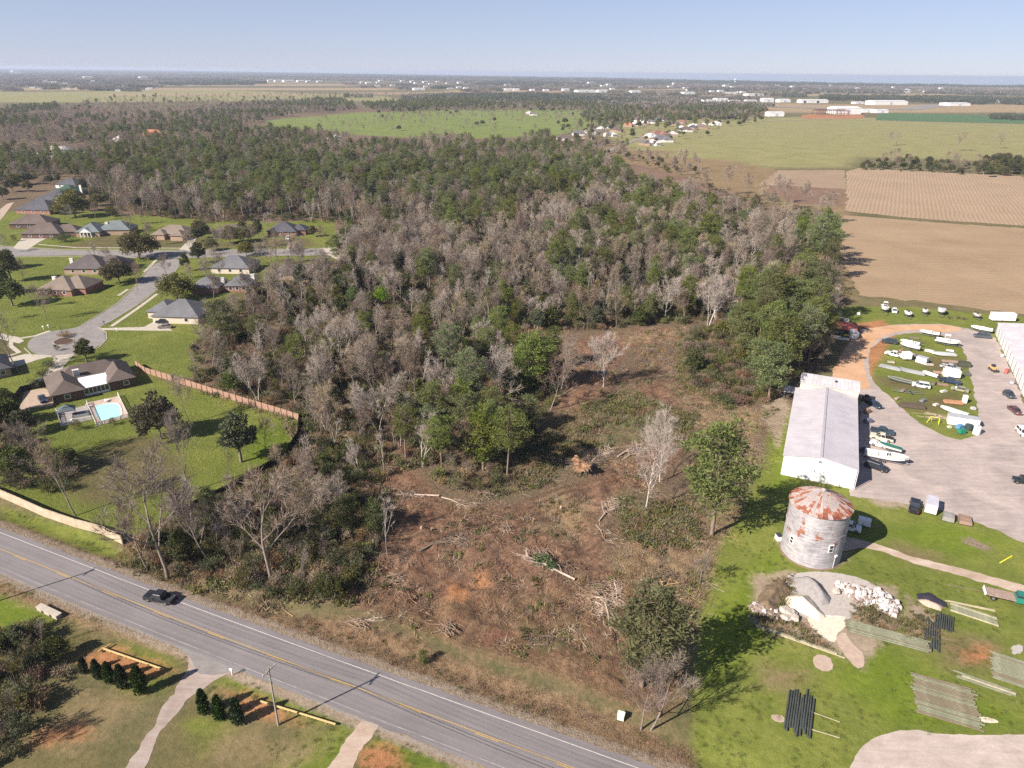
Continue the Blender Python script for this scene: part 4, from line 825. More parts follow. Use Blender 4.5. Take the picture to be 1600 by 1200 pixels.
for o_, kd, p_, hh, x, y in WOODED:
    qx, qy = proj((x, y, 0)); lm = min(LM, key=lambda l: (l[0]-qx)**2+(l[1]-qy)**2*1.6)[2]
    if kd == 'bare' and p_ in WBARES: nn_ = 'white barked leafless trees'
    else:
        th = {'pine': (13, 17), 'bare': (10, 13), 'broad': (5, 7.5), 'shrub': (2.2, 3.2)}[kd]; nn_ = ('small' if hh < th[0] else 'medium' if hh < th[1] else 'tall')+' '+NOUN[kd]
    _bk.setdefault((nn_, lm, kd), []).append((qx, o_))
for (nn_, lm, kd), L_ in _bk.items():
    L_.sort(key=lambda a: a[0])
    for i, (_, o_) in enumerate(L_):
        if len(L_) == 1: one = nn_[:-1]; lb = f'only {one} at {lm}'
        elif i == len(L_)-1: lb = f'rightmost of the {nn_} at {lm}'
        else: lb = f"{ORD[i] if i < 14 else ORDF(i)+' from left'} of the {nn_} at {lm}"
        w = lb.split(); o_['label'] = ' '.join(w) if len(w) <= 16 else lb.replace(' from left', '').replace(' of the ', ' of ', 1); o_['group'] = NOUN[kd]+' of the woodland'
# ------------------------------------------------------------------ scatter: one object, geometry nodes over points
PROTO_TWO = {}
def scatter(name, label, cat, items, protos, kind='stuff'):
    """items: (x, y, z, index, scale); protos: list of lists of objects placed together"""
    if not items: return
    A = np.array([(i[0], i[1], i[2]) for i in items], np.float32); me = bpy.data.meshes.new(name)
    me.vertices.add(len(A)); me.vertices.foreach_set('co', A.ravel())
    for nm, typ, d in (('ix', 'INT', [i[3] for i in items]), ('sc', 'FLOAT', [i[4] for i in items]), ('rz', 'FLOAT', rng.random(len(A))*6.283)):
        at = me.attributes.new(nm, typ, 'POINT'); at.data.foreach_set('value', np.array(d, np.int32 if typ == 'INT' else np.float32))
    o = bpy.data.objects.new(name, me); C.objects.link(o); tag(o, label, cat, kind=kind)
    ng = bpy.data.node_groups.new(name, 'GeometryNodeTree'); ng.interface.new_socket('Geometry', in_out='INPUT', socket_type='NodeSocketGeometry'); ng.interface.new_socket('Geometry', in_out='OUTPUT', socket_type='NodeSocketGeometry')
    N = ng.nodes.new; L = ng.links.new; gi = N('NodeGroupInput'); gout = N('NodeGroupOutput'); iop = N('GeometryNodeInstanceOnPoints')
    jn = N('GeometryNodeJoinGeometry')
    for pr in reversed(protos):
        j2 = N('GeometryNodeJoinGeometry')
        for ob in pr:
            oi = N('GeometryNodeObjectInfo'); oi.transform_space = 'ORIGINAL'; oi.inputs['Object'].default_value = ob; L(oi.outputs['Geometry'], j2.inputs[0])
        gt = N('GeometryNodeGeometryToInstance'); L(j2.outputs[0], gt.inputs[0]); L(gt.outputs[0], jn.inputs[0])
    L(gi.outputs[0], iop.inputs['Points']); L(jn.outputs[0], iop.inputs['Instance']); iop.inputs['Pick Instance'].default_value = True
    def na(nm, typ):
        a = N('GeometryNodeInputNamedAttribute'); a.data_type = typ; a.inputs['Name'].default_value = nm
        return next(q for q in a.outputs if q.enabled and q.name == 'Attribute')
    L(na('ix', 'INT'), iop.inputs['Instance Index']); cx = N('ShaderNodeCombineXYZ'); L(na('rz', 'FLOAT'), cx.inputs[2]); L(cx.outputs[0], iop.inputs['Rotation']); L(na('sc', 'FLOAT'), iop.inputs['Scale'])
    L(iop.outputs[0], gout.inputs[0]); md = o.modifiers.new('scatter', 'NODES'); md.node_group = ng; return o
def pobjs(p):
    for key in ('trunk', 'crown'):
        assert 'obj_'+key in p, 'prototype has no individual yet'
    return [p['obj_trunk'], p['obj_crown']]
def scat_plants(name, label, cat, rest):
    used = []; items = []
    for x, y, z, L_, ix, s in rest:
        p = L_[ix]
        if 'obj_crown' not in p: continue
        if p not in used: used.append(p)
        items.append((x, y, z, next(i for i, q in enumerate(used) if q is p), s))
    return scatter(name, label, cat, items, [pobjs(p) for p in used])
scat_plants('pine_woods', 'mass of farther pines across the back of the woodland', 'woods', REST['pine'])
scat_plants('leafless_woods', 'mass of farther grey leafless trees across the woodland', 'woods', REST['bare'])
scat_plants('evergreen_woods', 'farther dark broadleaf trees dotted through the woodland', 'woods', REST['broad'])
scat_plants('undergrowth', 'tangled undergrowth beneath the woodland trees', 'undergrowth', REST['shrub'])
# residential and field-edge trees as individuals
RES = [(15, 250, .5), (40, 275, 0), (70, 272, 1), (20, 300, 2), (5, 312, 2), (45, 300, 2), (140, 330, 0), (152, 322, 1), (175, 338, 0), (195, 352, 3), (10, 420, 2), (18, 440, 2), (5, 460, 2), (20, 478, 2), (38, 440, 3), (60, 480, 3), (330, 392, 0), (350, 398, 3), (385, 400, 0), (405, 412, 3), (420, 398, 3), (300, 402, 3), (312, 412, 2), (338, 420, 3), (380, 365, 2), (420, 362, 3), (330, 365, 3), (490, 370, 2), (500, 385, 3), (235, 385, 3), (150, 410, 3), (172, 425, 3), (215, 455, 3), (445, 398, 3), (470, 402, 3), (455, 440, 3), (430, 452, 2), (412, 470, 3), (395, 470, 2), (335, 478, 3), (425, 425, 3), (410, 420, 3), (435, 415, 3), (455, 420, 3), (475, 415, 3), (400, 440, 3), (430, 440, 3), (470, 430, 3), (345, 440, 3), (330, 455, 3), (320, 372, 2), (312, 365, 0), (205, 365, 3), (222, 358, 3), (150, 345, 3), (108, 352, 3), (95, 335, 0), (128, 322, 2), (108, 315, 0), (150, 312, 2), (30, 268, 0), (60, 262, 1), (95, 270, 2), (0, 285, 2), (25, 290, 0), (340, 385, 3), (362, 392, 3), (395, 388, 3), (430, 395, 3), (380, 378, 1), (262, 440, 3), (300, 450, 3), (0, 500, 3), (10, 395, 3), (72, 500, 3)]
RESL = []
for x, y, kk in RES:
    kk = int(kk) if kk != .5 else 1; L_ = (OAKS, OAKS, BROADS, BARES)[kk]; p = L_[rng.integers(len(L_))]; b = G(x, y)
    o_ = plant(p, (b[0], b[1], 0), rng.random()*6, (.75+.3*rng.random())*(.74 if kk == 3 else 1.12 if x > 80 else 1.4), ('oak_tree', 'oak_tree', 'evergreen_tree', 'bare_tree')[kk], ('olive yard tree between the houses of the residential street', 'olive yard tree between the houses of the residential street', 'dark yard tree between the houses of the residential street', 'leafless yard tree between the houses of the residential street')[kk], 'tree', ('olive yard trees', 'olive yard trees', 'dark yard trees', 'leafless yard trees')[kk])
    RESL.append((x, y, o_, kk))
RLM = [(20, 270, 'the dry field at the upper left'), (60, 305, 'the dark roofed house cluster'), (110, 320, 'the brown tinged oak'), (20, 360, 'the broad brown roofed house'), (160, 345, 'the blue grey roofed house'), (262, 365, 'the tan house with two gables'), (330, 370, 'the dull brown roof'), (445, 370, 'the black roofed house'), (360, 410, 'the house with pale awning'), (440, 420, 'the house buried in bare trees'), (360, 460, 'the slate roofed house'), (200, 420, 'the corner lawn oak'), (130, 410, 'the purple brown roofed house'), (95, 460, 'the red brick corner house'), (20, 450, 'the left edge lawns'), (285, 450, 'the pavement above the grey roof'), (490, 385, 'the end of the cross street'), (20, 520, 'the cul-de-sac pavement')]
_rb = {}
for x, y, o_, kk in RESL:
    lm = min(RLM, key=lambda l: (l[0]-x)**2+(l[1]-y)**2*2)[2]; _rb.setdefault((('olive', 'olive', 'dark', 'leafless')[kk]+' yard trees', lm), []).append((x, o_))
for (nn_, lm), L_ in _rb.items():
    L_.sort(key=lambda a: a[0])
    for i, (_, o_) in enumerate(L_): o_['label'] = f'only {nn_[:-1]} beside {lm}' if len(L_) == 1 else f'{"rightmost" if i == len(L_)-1 else ORD[i]} of the {nn_} beside {lm}'
def hedge(poly, sp_, protos, nm, lab, cat, grp, sc_=(.7, .4), seed=1):
    Q = cand(poly, sp_, seed)
    Q = Q[np.argsort(projN(np.column_stack([Q, np.zeros(len(Q))]))[0])]
    for i, q in enumerate(Q):
        p = protos[rng.integers(len(protos))]; kd_ = 'bare' if p in BARES else 'dark' if p in BROADS or p in OAKS else 'bushy'
        w_ = ORDF(i); plant(p, (q[0], q[1], 0), rng.random()*6, sc_[0]+sc_[1]*rng.random(), nm, f'{w_} from left, {kd_} one of the {grp}', cat, grp)
hedge([(1345, 258), (1400, 250), (1500, 258), (1540, 262), (1540, 275), (1440, 270), (1345, 266)], 12, [BROADS[0], BROADS[1], BARES[1], SHRUBS[0], BROADS[3]], 'hedgerow_tree', 'brushy tree in the hedgerow above the ploughed stubble', 'tree', 'hedgerow trees', (.75, .35), 5)
hedge([(1525, 262), (1560, 252), (1700, 262), (1700, 285), (1540, 277)], 13, [BROADS[0], BROADS[2], OAKS[0]], 'hedgerow_tree', 'large dark tree in the clump at the right edge beyond the stubble', 'tree', 'dark trees at the right edge', (1.0, .4), 6)
hedge([(930, 236), (1090, 262), (1100, 285), (1060, 280), (1000, 256), (930, 246)], 11, [BROADS[1], SHRUBS[2], BARES[3], SHRUBS[4], BARES[5]], 'hedgerow_tree', 'brushy tree along the hedge below the far housing', 'tree', 'trees below the far housing', (.6, .4), 7)
hedge([(1090, 285), (1240, 320), (1310, 350), (1290, 360), (1190, 340), (1100, 305)], 11, [SHRUBS[1], SHRUBS[2], SHRUBS[4], BARES[3], SHRUBS[3]], 'wild_shrub', 'dry brush bordering the dark fallow strip', 'shrub', 'brush beside the fallow strip', (.9, .7), 8)
# ------------------------------------------------------------------ farther woods (600 m to the coast)
def far_zone(poly, sp_, mix, seed, smin=.8):
    Q = cand(poly, sp_, seed); out = []
    rg = np.random.default_rng(seed)
    Q = Q[(vnoise(Q, .011, seed+9) < .74) | (np.hypot(Q[:, 0], Q[:, 1]) < 620)]; n_ = vnoise(Q, .006, seed)
    for q, v in zip(Q, n_):
        u = rg.random()+(v-.5)*.9; c = 0
        for j, (w_, key) in enumerate(mix):
            c += w_
            if u < c or j == len(mix)-1: out.append((q[0], q[1], key, smin+.35*rg.random())); break
    return out
FZ = []
FZ += far_zone([(-60, 292), (-60, 178), (90, 168), (105, 186), (230, 190), (330, 170), (400, 161), (500, 158), (540, 160), (560, 172), (430, 184), (380, 200), (440, 226), (700, 234), (870, 228), (930, 238), (950, 264), (300, 264), (120, 287)], 9.5, [(.22, 'pine'), (.10, 'broad'), (.68, 'bare')], 1, .68)
FZ += far_zone([(400, 212), (600, 222), (860, 220), (850, 230), (600, 234), (400, 224)], 8, [(.1, 'pine'), (.9, 'bare')], 21)
FZ += far_zone([(900, 182), (960, 174), (1180, 172), (1200, 176), (1160, 190), (1100, 186), (1000, 190), (940, 196)], 14, [(.35, 'pine'), (.25, 'broad'), (.4, 'bare')], 3)
FZ += far_zone([(560, 166), (640, 160), (860, 163), (950, 170), (1000, 174), (960, 180), (860, 178), (700, 172), (600, 178)], 15, [(.5, 'pine'), (.2, 'broad'), (.3, 'bare')], 4)
FZ += far_zone([(480, 184), (700, 172), (860, 180), (960, 178), (950, 190), (870, 196), (870, 190), (700, 186), (600, 194), (520, 190)], 26, [(.06, 'broad'), (.94, 'bare')], 5)
FZ += far_zone([(470, 192), (640, 186), (860, 192), (850, 208), (700, 212), (480, 204)], 46, [(.04, 'broad'), (.96, 'bare')], 6)
FZ += far_zone([(250, 152), (640, 146), (700, 152), (680, 160), (560, 158), (420, 160), (240, 172), (120, 168), (130, 158)], 38, [(.02, 'pine'), (.04, 'broad'), (.94, 'bare')], 7)
FZ += far_zone([(-60, 178), (100, 168), (260, 164), (400, 160), (330, 172), (230, 190), (105, 186), (90, 170)], 17, [(.02, 'pine'), (.05, 'broad'), (.93, 'bare')], 8)
FZ += far_zone([(890, 222), (890, 200), (980, 190), (1060, 186), (1190, 178), (1190, 190), (1110, 215), (1060, 225), (1000, 236), (930, 240)], 34, [(.12, 'pine'), (.38, 'broad'), (.5, 'bare')], 31)
FZ += far_zone([(1000, 183), (1190, 176), (1185, 184), (1110, 192), (1010, 192)], 17, [(.15, 'pine'), (.35, 'broad'), (.5, 'bare')], 32)
FZ += far_zone([(870, 205), (910, 195), (960, 195), (940, 206), (960, 222), (930, 232), (900, 226)], 22, [(.2, 'pine'), (.3, 'broad'), (.5, 'bare')], 9)
FB = {'pine': [], 'bare': [], 'broad': []}
for x, y, kk, s in FZ:
    L_ = {'pine': PINES, 'bare': BARES[:5], 'broad': [BROADS[0], BROADS[1], BROADS[3]]}[kk]; FB[kk].append((x, y, 0, L_, int(rng.integers(len(L_))), s*(.80 if kk == 'pine' else 1.25 if kk == 'broad' else .78 if y < 1000 else .62)))
scat_plants('far_pine_woods', 'distant dark pines beyond the main woodland', 'woods', FB['pine'])
scat_plants('far_leafless_woods', 'distant grey orchards and leafless woods beyond the main woodland', 'woods', FB['bare'])
scat_plants('far_evergreen_woods', 'distant rounded evergreen trees beyond the main woodland', 'woods', FB['broad'])
# wood lots of the coastal plain: clump prototypes of whole small crowns, stood on the ground
def lot(seed, dark, n=46, sz=90):
    rg = np.random.default_rng(seed); T = [Tri(), Tri()]
    for i in range(n):
        x, y = rg.uniform(-sz/2, sz/2, 2); h = 9+7*rg.random(); m = 0 if rg.random() < dark else 1
        T[m].blob((x, y, h*.55), h*.42, 30, 2.6, 1.1, .4, .5, rg, .3)
        T[m].blob((x, y, h*.2), h*.3, 8, 2.5, 1., .4, .5, rg, .3)
    V = np.concatenate([np.concatenate(t.V) for t in T if t.V]); mi = np.concatenate([np.full(t.n, j) for j, t in enumerate(T)])
    return rawmesh('wood_lot', V, np.arange(len(V)).reshape(-1, 3), [FARDK, FARBR], mi)
FARDK = leafmat('far evergreen foliage', (.045, .055, .030), (.09, .10, .055), .4, .02, .1)
FARBR = leafmat('far leafless crowns', (.14, .115, .09), (.27, .22, .18), .4, .02, .1)
LOTS = [bpy.data.objects.new('wood_lot', lot(200+i, d)) for i, d in enumerate([.95, .6, .12, .35])]
for i, (o, (x, y)) in enumerate(zip(LOTS, [(1240, 152), (560, 152), (240, 136), (1180, 158)])):
    C.objects.link(o); p = G(x, y); o.location = (p[0], p[1], 0)
    tag(o, ['dark pine copse by the airfield', 'mixed copse by the far orchards', 'grey brown copse on the left plain', 'brownish copse beside the white hangars'][i], 'copse')
LZ = []
def lots(poly, sp_, idx, seed, s=1.0):
    Q = cand(poly, sp_, seed); rg = np.random.default_rng(seed); v = vnoise(Q, .0012, seed)
    for q, a in zip(Q, v): LZ.append((q[0], q[1], 0, int(idx[min(len(idx)-1, int((a*1.3-.15+rg.random()*.25)*len(idx)))] if 0 < a*1.3-.15+.1 else idx[0]), s*(.85+.3*rg.random())))
lots([(-100, 107), (0, 107.5), (250, 111), (450, 114.5), (700, 119.2), (900, 122.5), (1150, 128), (1300, 131.8), (1600, 135.8), (1750, 138), (1750, 141), (1300, 137), (1100, 134), (700, 124), (250, 116), (-100, 112)], 150, [0, 0, 1], 1, 1.25)
lots([(-100, 110), (250, 115), (700, 124), (700, 127), (420, 126), (400, 133), (250, 134), (220, 139), (120, 137), (-100, 136)], 120, [2, 3, 1, 2, 0], 2)
lots([(700, 124), (1100, 132.5), (1100, 140), (900, 138), (640, 129)], 120, [1, 2, 3, 0], 3)
lots([(1100, 134), (1300, 136), (1800, 142), (1800, 152), (1500, 148), (1290, 146), (1200, 152), (1100, 150), (1060, 142)], 105, [2, 3, 2, 1], 4)
lots([(1290, 151.5), (1370, 153), (1800, 160), (1800, 167), (1500, 164), (1420, 158.5), (1300, 157)], 75, [0], 5, 1.0)
lots([(540, 131), (900, 139), (1000, 146), (1060, 146), (1180, 154), (1180, 160), (1000, 160), (880, 148), (780, 146), (560, 137)], 85, [1, 2, 3, 0, 2], 6, .8)
lots([(640, 150), (860, 148), (1100, 158), (1190, 165), (1180, 172), (960, 172), (880, 164), (700, 162), (640, 158)], 62, [0, 1, 3, 1], 7, .8)
lots([(80, 139), (150, 138), (220, 139), (210, 143.5), (80, 143)], 80, [1, 3], 9, .7)
lots([(-50, 139), (40, 139), (60, 143), (-50, 143)], 120, [1, 2], 10, .8)
lots([(1560, 181), (1700, 184), (1700, 190), (1570, 187)], 40, [0], 11, .6)
# ------------------------------------------------------------------ low cover: brush clumps, tufts, litter over clearing and verge
def cover_proto(seed, kind):
    rg = np.random.default_rng(seed); t = Tri()
    if kind == 'weed':
        for i in range(5): t.blob((*(rg.normal(size=2)*.45), .22), .34, 26, .26, .7, .8, .25, rg, .2)
        return t, BRUSHG
    if kind == 'dry':
        m = 110; P = rg.normal(size=(m, 3))*np.array([.5, .5, .03]); D = rg.normal(size=(m, 3))*.6; D[:, 2] += 1; t.strands(P, D, .25+rg.random(m)*.55, .06, rg); return t, BRUSHM
    if kind == 'straw':
        m = 90; P = rg.normal(size=(m, 3))*np.array([.5, .5, .02]); D = rg.normal(size=(m, 3))*.7; D[:, 2] += .8; t.strands(P, D, .2+rg.random(m)*.4, .06, rg); return t, STRAWM
    m = 46; P = rg.normal(size=(m, 3))*np.array([1.1, 1.1, .04]); P[:, 2] = abs(P[:, 2])+.04; D = rg.normal(size=(m, 3)); D[:, 2] *= .15; t.strands(P, D, .3+rg.random(m)*1.2, .07, rg); return t, DEBRIS
STRAWM = leafmat('dry straw grass', (.17, .125, .07), (.33, .25, .15), .4, .5, 0)
DEBRIS = leafmat('broken branches litter', (.17, .10, .065), (.38, .26, .175), .5, .5, 0)
COV = []
for i, (kd, (x, y), lab) in enumerate([('weed', (842, 992), 'green weedy clump on the brown soil near the pine seedling'), ('dry', (700, 870), 'dry brown brush tuft on the bare soil'), ('straw', (1020, 850), 'straw coloured grass tuft in the pale patch of the clearing'), ('deb', (735, 900), 'scatter of broken sticks by the orange soil patch')]):
    t, m_ = cover_proto(400+i, kd); o = bpy.data.objects.new({'weed': 'weed_clump', 'dry': 'dry_tuft', 'straw': 'straw_tuft', 'deb': 'stick_litter'}[kd], t.mesh(kd+' tuft', m_)); C.objects.link(o); p = G(x, y); o.location = (p[0], p[1], float(groundz([p[:2]])[0])); tag(o, lab, 'brush'); COV.append(o)
CL = gp([(545, 945), (590, 850), (600, 780), (510, 765), (535, 735), (640, 725), (700, 790), (790, 765), (800, 700), (870, 650), (890, 600), (850, 530), (1075, 508), (1190, 560), (1215, 640), (1175, 790), (1130, 840), (1090, 960), (1080, 1060), (1040, 1125), (900, 1075), (780, 1032), (650, 985)])
def cover(polys, sp_, wts, thr, seed, sc_=(.6, .9), mask=None):
    out = []
    for p_ in polys:
        lo = p_.min(0); hi = p_.max(0); rg = np.random.default_rng(seed); n = int((hi-lo)[0]*(hi-lo)[1]/sp_**2); Q = rg.uniform(lo, hi, (n, 2)); Q = Q[pip(Q, p_)]
        s_ = (Q-RA)@RD; t_ = (Q-RA)@RN; Q = Q[(t_ > 2.4) | (t_ < -9)]
        v = vnoise(Q, .11, seed)*.6+vnoise(Q, .4, seed+1)*.4; Q = Q[v > thr]; z = groundz(Q)
        for q, zz in zip(Q, z): out.append((q[0], q[1], zz, int(rg.choice(4, p=wts)), sc_[0]+sc_[1]*rg.random()))
    return out
cv = cover([CL], 1.25, [.10, .34, .16, .40], .52, 1)
cv += cover([gp(p) for p in CLS[[c[0] for c in CLS].index('brush')][1]], .8, [.45, .38, .12, .05], .40, 2, (.7, 1.1))
cv += cover([gp(p) for p in CLS[[c[0] for c in CLS].index('straw')][1]], 1.2, [.06, .24, .62, .08], .3, 3)
cv += cover([gp([(0, 812), (150, 868), (200, 880), (270, 918), (420, 955), (560, 965), (760, 1045), (900, 1090), (1010, 1140), (1080, 1170), (1100, 1240), (960, 1180), (600, 1052), (300, 943), (0, 826)])], .85, [.04, .46, .46, .04], .2, 4, (.35, .5))
cv += cover([gp([(170, 866), (300, 806), (480, 690), (600, 740), (600, 940), (420, 948), (260, 905)])], 1.5, [.4, .45, .1, .05], .2, 6, (1.0, 1.2))
cv += cover([gp([(1335, 945), (1410, 960), (1462, 960), (1470, 1000), (1440, 1008), (1360, 985), (1330, 975)]), gp([(1170, 955), (1200, 905), (1238, 898), (1240, 925), (1225, 950), (1265, 985), (1300, 1015), (1200, 985)])], .8, [.4, .35, .1, .15], .3, 9, (.5, .8))
cv += cover([gp([(870, 520), (1320, 470), (1290, 340), (540, 420), (300, 600), (480, 690), (640, 735), (800, 700)])], 3.2, [.4, .5, .05, .05], .2, 7, (1.4, 1.6))
scatter('brush', 'weeds, dry tufts and branch litter over the cleared ground and verge', 'brush', cv, [[o] for o in COV])
# grass tufts of rank growth
gt = Tri(); rg_ = np.random.default_rng(5); m_ = 60; P_ = rg_.normal(size=(m_, 3))*np.array([.3, .3, 0]); D_ = rg_.normal(size=(m_, 3))*.5; D_[:, 2] += 1; gt.strands(P_, D_, .12+rg_.random(m_)*.22, .05, rg_)
GRASSM = leafmat('green grass blades', (.11, .145, .024), (.20, .225, .05), .3, .5, .4)
g0 = bpy.data.objects.new('grass_tuft', gt.mesh('grass tuft', GRASSM)); C.objects.link(g0); p = G(1150, 1020); g0.location = tuple(p); tag(g0, 'green tuft on the mown strip at the bottom right', 'grass')
gv = []
for poly, sp_ in [([(1250, 645), (1205, 660), (1190, 720), (1165, 790), (1128, 840), (1095, 950), (1082, 1060), (1078, 1220), (1300, 1220), (1340, 1160), (1600, 1140), (1640, 950), (1330, 870), (1260, 890), (1215, 850), (1215, 770), (1212, 735)], 1.3), ([(0, 895), (290, 1010), (290, 1050), (130, 1015), (0, 1000)], 1.1), ([(310, 1075), (360, 1056), (430, 1058), (760, 1200), (640, 1230), (480, 1230), (330, 1100)], 1.1), ([(0, 790), (180, 860), (140, 862), (0, 812)], 1.0)]:
    P_ = gp(poly); lo = P_.min(0); hi = P_.max(0); n = int((hi-lo)[0]*(hi-lo)[1]/sp_**2); Q = rng.uniform(lo, hi, (n, 2)); Q = Q[pip(Q, P_)]
    t_ = (Q-RA)@RN; Q = Q[(t_ > 2.5) | (t_ < -9)]
    for poly2 in ([(1175, 900), (1230, 893), (1400, 920), (1410, 960), (1345, 1045), (1300, 1010), (1180, 975)], [(298, 1016), (370, 1046), (352, 1056), (318, 1082), (215, 1215), (170, 1215), (262, 1100), (258, 1078)], [(566, 1119), (594, 1128), (555, 1215), (490, 1215)]): Q = Q[~pip(Q, gp(poly2))]
    v = vnoise(Q, .2, 3); Q = Q[v > .35]
    for q in Q: gv.append((q[0], q[1], 0, 0, .4+.5*rng.random()))
scatter('grass', 'rough green grass over the mown strip, lawns and roadside', 'grass', gv, [[g0]])
# ------------------------------------------------------------------ grain silo
SC = np.array([58.45, 112.45]); SR = 5.45; SH = 11.4
def silo():
    t = thing('silo', 'tall round grey silo with rust streaked conical roof', 'silo', (SC[0], SC[1], 0))
    k = NT('silo staves'); v = k.obj(); sx = k.n('ShaderNodeSeparateXYZ'); k.l(v, sx.inputs[0])
    th = k.math('ARCTAN2', sx.outputs[1], sx.outputs[0]); cb = k.n('ShaderNodeCombineXYZ'); k.l(k.math('MULTIPLY', th, 5.5), cb.inputs[0]); k.l(sx.outputs[2], cb.inputs[1])
    mp = k.n('ShaderNodeMapping'); k.l(cb.outputs[0], mp.inputs[0]); mp.inputs['Scale'].default_value = (.35, 2.2, 1)
    n = k.noise(mp.outputs[0], 1.2, 6, .75); n2 = k.noise(cb.outputs[0], .35, 4, .6); n3 = k.noise(cb.outputs[0], .62, 5, .72)
    col = k.ramp(k.math('ADD', k.math('MULTIPLY', n, .6), k.math('MULTIPLY', n2, .4)), [(.38, (.19, .18, .19)), (.5, (.32, .31, .325)), (.62, (.47, .455, .46))])
    zb = k.maprange(k.math('ABSOLUTE', k.math('SUBTRACT', sx.outputs[2], 7.2)), .5, 4.5, .11, 0.)
    rust = k.maprange(k.math('ADD', n3, zb), .64, .70); col = k.mix(rust, col, k.ramp(n, [(.4, (.16, .055, .03)), (.6, (.34, .13, .07))]))
    ring = k.math('LESS_THAN', k.math('FRACT', k.math('MULTIPLY', sx.outputs[2], 1.31)), .05); col = k.mix(k.math('MULTIPLY', ring, .35), col, (.13, .10, .09))
    lap = k.math('LESS_THAN', k.math('FRACT', k.math('MULTIPLY', th, 2.23)), .03); col = k.mix(k.math('MULTIPLY', lap, .35), col, (.15, .12, .11))
    k.l(col, k.b.inputs['Base Color']); k.b.inputs['Roughness'].default_value = .75; k.bump(n, .35, .03)
    b = MB(); n_ = 72
    zs = [0, .15, 3, 6.9, 7.0, 7.1, 9, SH]
    b.tube([(0, 0, z-.05) for z in zs], [SR+(.06 if z == 7.0 else 0) for z in zs], n_, 0, cap=False); b.build('wall', k.m, t, smooth=False)
    r = MB(); apex = SH+2.5; ns = 40; vs = []
    k = NT('silo roof sheets'); v = k.obj(); sx = k.n('ShaderNodeSeparateXYZ'); k.l(v, sx.inputs[0]); th = k.math('ARCTAN2', sx.outputs[1], sx.outputs[0])
    rad = k.math('SQRT', k.math('ADD', k.math('POWER', sx.outputs[0], 2.), k.math('POWER', sx.outputs[1], 2.)))
    sec = k.math('FLOOR', k.math('MULTIPLY', th, ns/(2*math.pi))); cb = k.n('ShaderNodeCombineXYZ'); k.l(k.math('MULTIPLY', sec, 1.73), cb.inputs[0]); k.l(k.math('MULTIPLY', rad, .30), cb.inputs[1]); cb.inputs[2].default_value = 3.1
    n = k.noise(cb.outputs[0], 1.6, 2, .5); n2 = k.noise(v, 1.4, 5, .75)
    f = k.math('ADD', k.math('ADD', k.math('MULTIPLY', n, .75), k.math('MULTIPLY', n2, .45)), k.math('MULTIPLY', rad, .030))
    col = k.ramp(f, [(.42, (.36, .33, .325)), (.60, (.28, .245, .235)), (.71, (.38, .32, .295)), (.75, (.27, .10, .055)), (.93, (.13, .04, .025))])
    k.l(col, k.b.inputs['Base Color']); k.b.inputs['Roughness'].default_value = .7
    for i in range(ns):
        a0, a1, am = 2*math.pi*i/ns, 2*math.pi*(i+.94)/ns, 2*math.pi*(i+.97)/ns; ro = SR+.28; zz = SH-.08
        q = [(math.cos(a0)*ro, math.sin(a0)*ro, zz), (math.cos(a1)*ro, math.sin(a1)*ro, zz), (math.cos(a1)*.35, math.sin(a1)*.35, apex), (math.cos(a0)*.35, math.sin(a0)*.35, apex)]
        r.add(q, [(0, 1, 2, 3)]); a2 = 2*math.pi*(i+1)/ns
        q = [(math.cos(a1)*ro, math.sin(a1)*ro, zz), (math.cos(am)*ro, math.sin(am)*ro, zz+.09), (math.cos(am)*.35, math.sin(am)*.35, apex+.07), (math.cos(a1)*.35, math.sin(a1)*.35, apex)]
        r.add(q, [(0, 1, 2, 3)])
        q = [(math.cos(am)*ro, math.sin(am)*ro, zz+.09), (math.cos(a2)*ro, math.sin(a2)*ro, zz), (math.cos(a2)*.35, math.sin(a2)*.35, apex), (math.cos(am)*.35, math.sin(am)*.35, apex+.07)]
        r.add(q, [(0, 1, 2, 3)])
        r.add([(math.cos(a0)*ro, math.sin(a0)*ro, zz), (math.cos(a2)*ro, math.sin(a2)*ro, zz), (math.cos(a2)*(SR-.1), math.sin(a2)*(SR-.1), zz-.02), (math.cos(a0)*(SR-.1), math.sin(a0)*(SR-.1), zz-.02)], [(0, 3, 2, 1)])
    ro_ = r.build('roof', k.m, t)
    c = MB(); c.tube([(0, 0, apex-.1), (0, 0, apex+.35)], [.42, .42], 16); c.tube([(0, 0, apex+.35), (0, 0, apex+.6)], [.5, .05], 16); c.build('vent_cap', surf('grey metal cap', (.4, .38, .37), (.28, .2, .17), 3, .6), ro_)
    base = MB(); base.tube([(0, 0, -.2), (0, 0, .12)], [SR+.35, SR+.3], 64); base.build('footing', surf('rusty footing', (.26, .19, .14), (.16, .10, .07), 1, .9), t)
    def onwall(px, py):
        o = np.array([0, 0, CAMH])-np.array([*SC, 0]); d = _f+_r*(px-800)/FPX+_u*(600-py)/FPX
        A = d[0]**2+d[1]**2; B = 2*(o[0]*d[0]+o[1]*d[1]); Cc = o[0]**2+o[1]**2-SR**2; tt = (-B-math.sqrt(max(B*B-4*A*Cc, 0)))/(2*A); return o+d*tt
    for px, py, w, h in [(1237.5, 843, .9, 1.6), (1298.5, 857.5, .95, 1.75)]:
        p = onwall(px, py); a = math.atan2(p[1], p[0]); ux = np.array([math.cos(a), math.sin(a), 0])
        f = MB(); f.box(tuple(p+ux*.04), (.12, w, h), a); f_ = f.build('window', WHITE, t)
        g = MB()
        for s in (-1, 1): g.box(tuple(p+ux*.11+np.array([0, 0, s*h*.22])), (.03, w*.7, h*.34), a)
        g.build('pane', GLASS, f_)
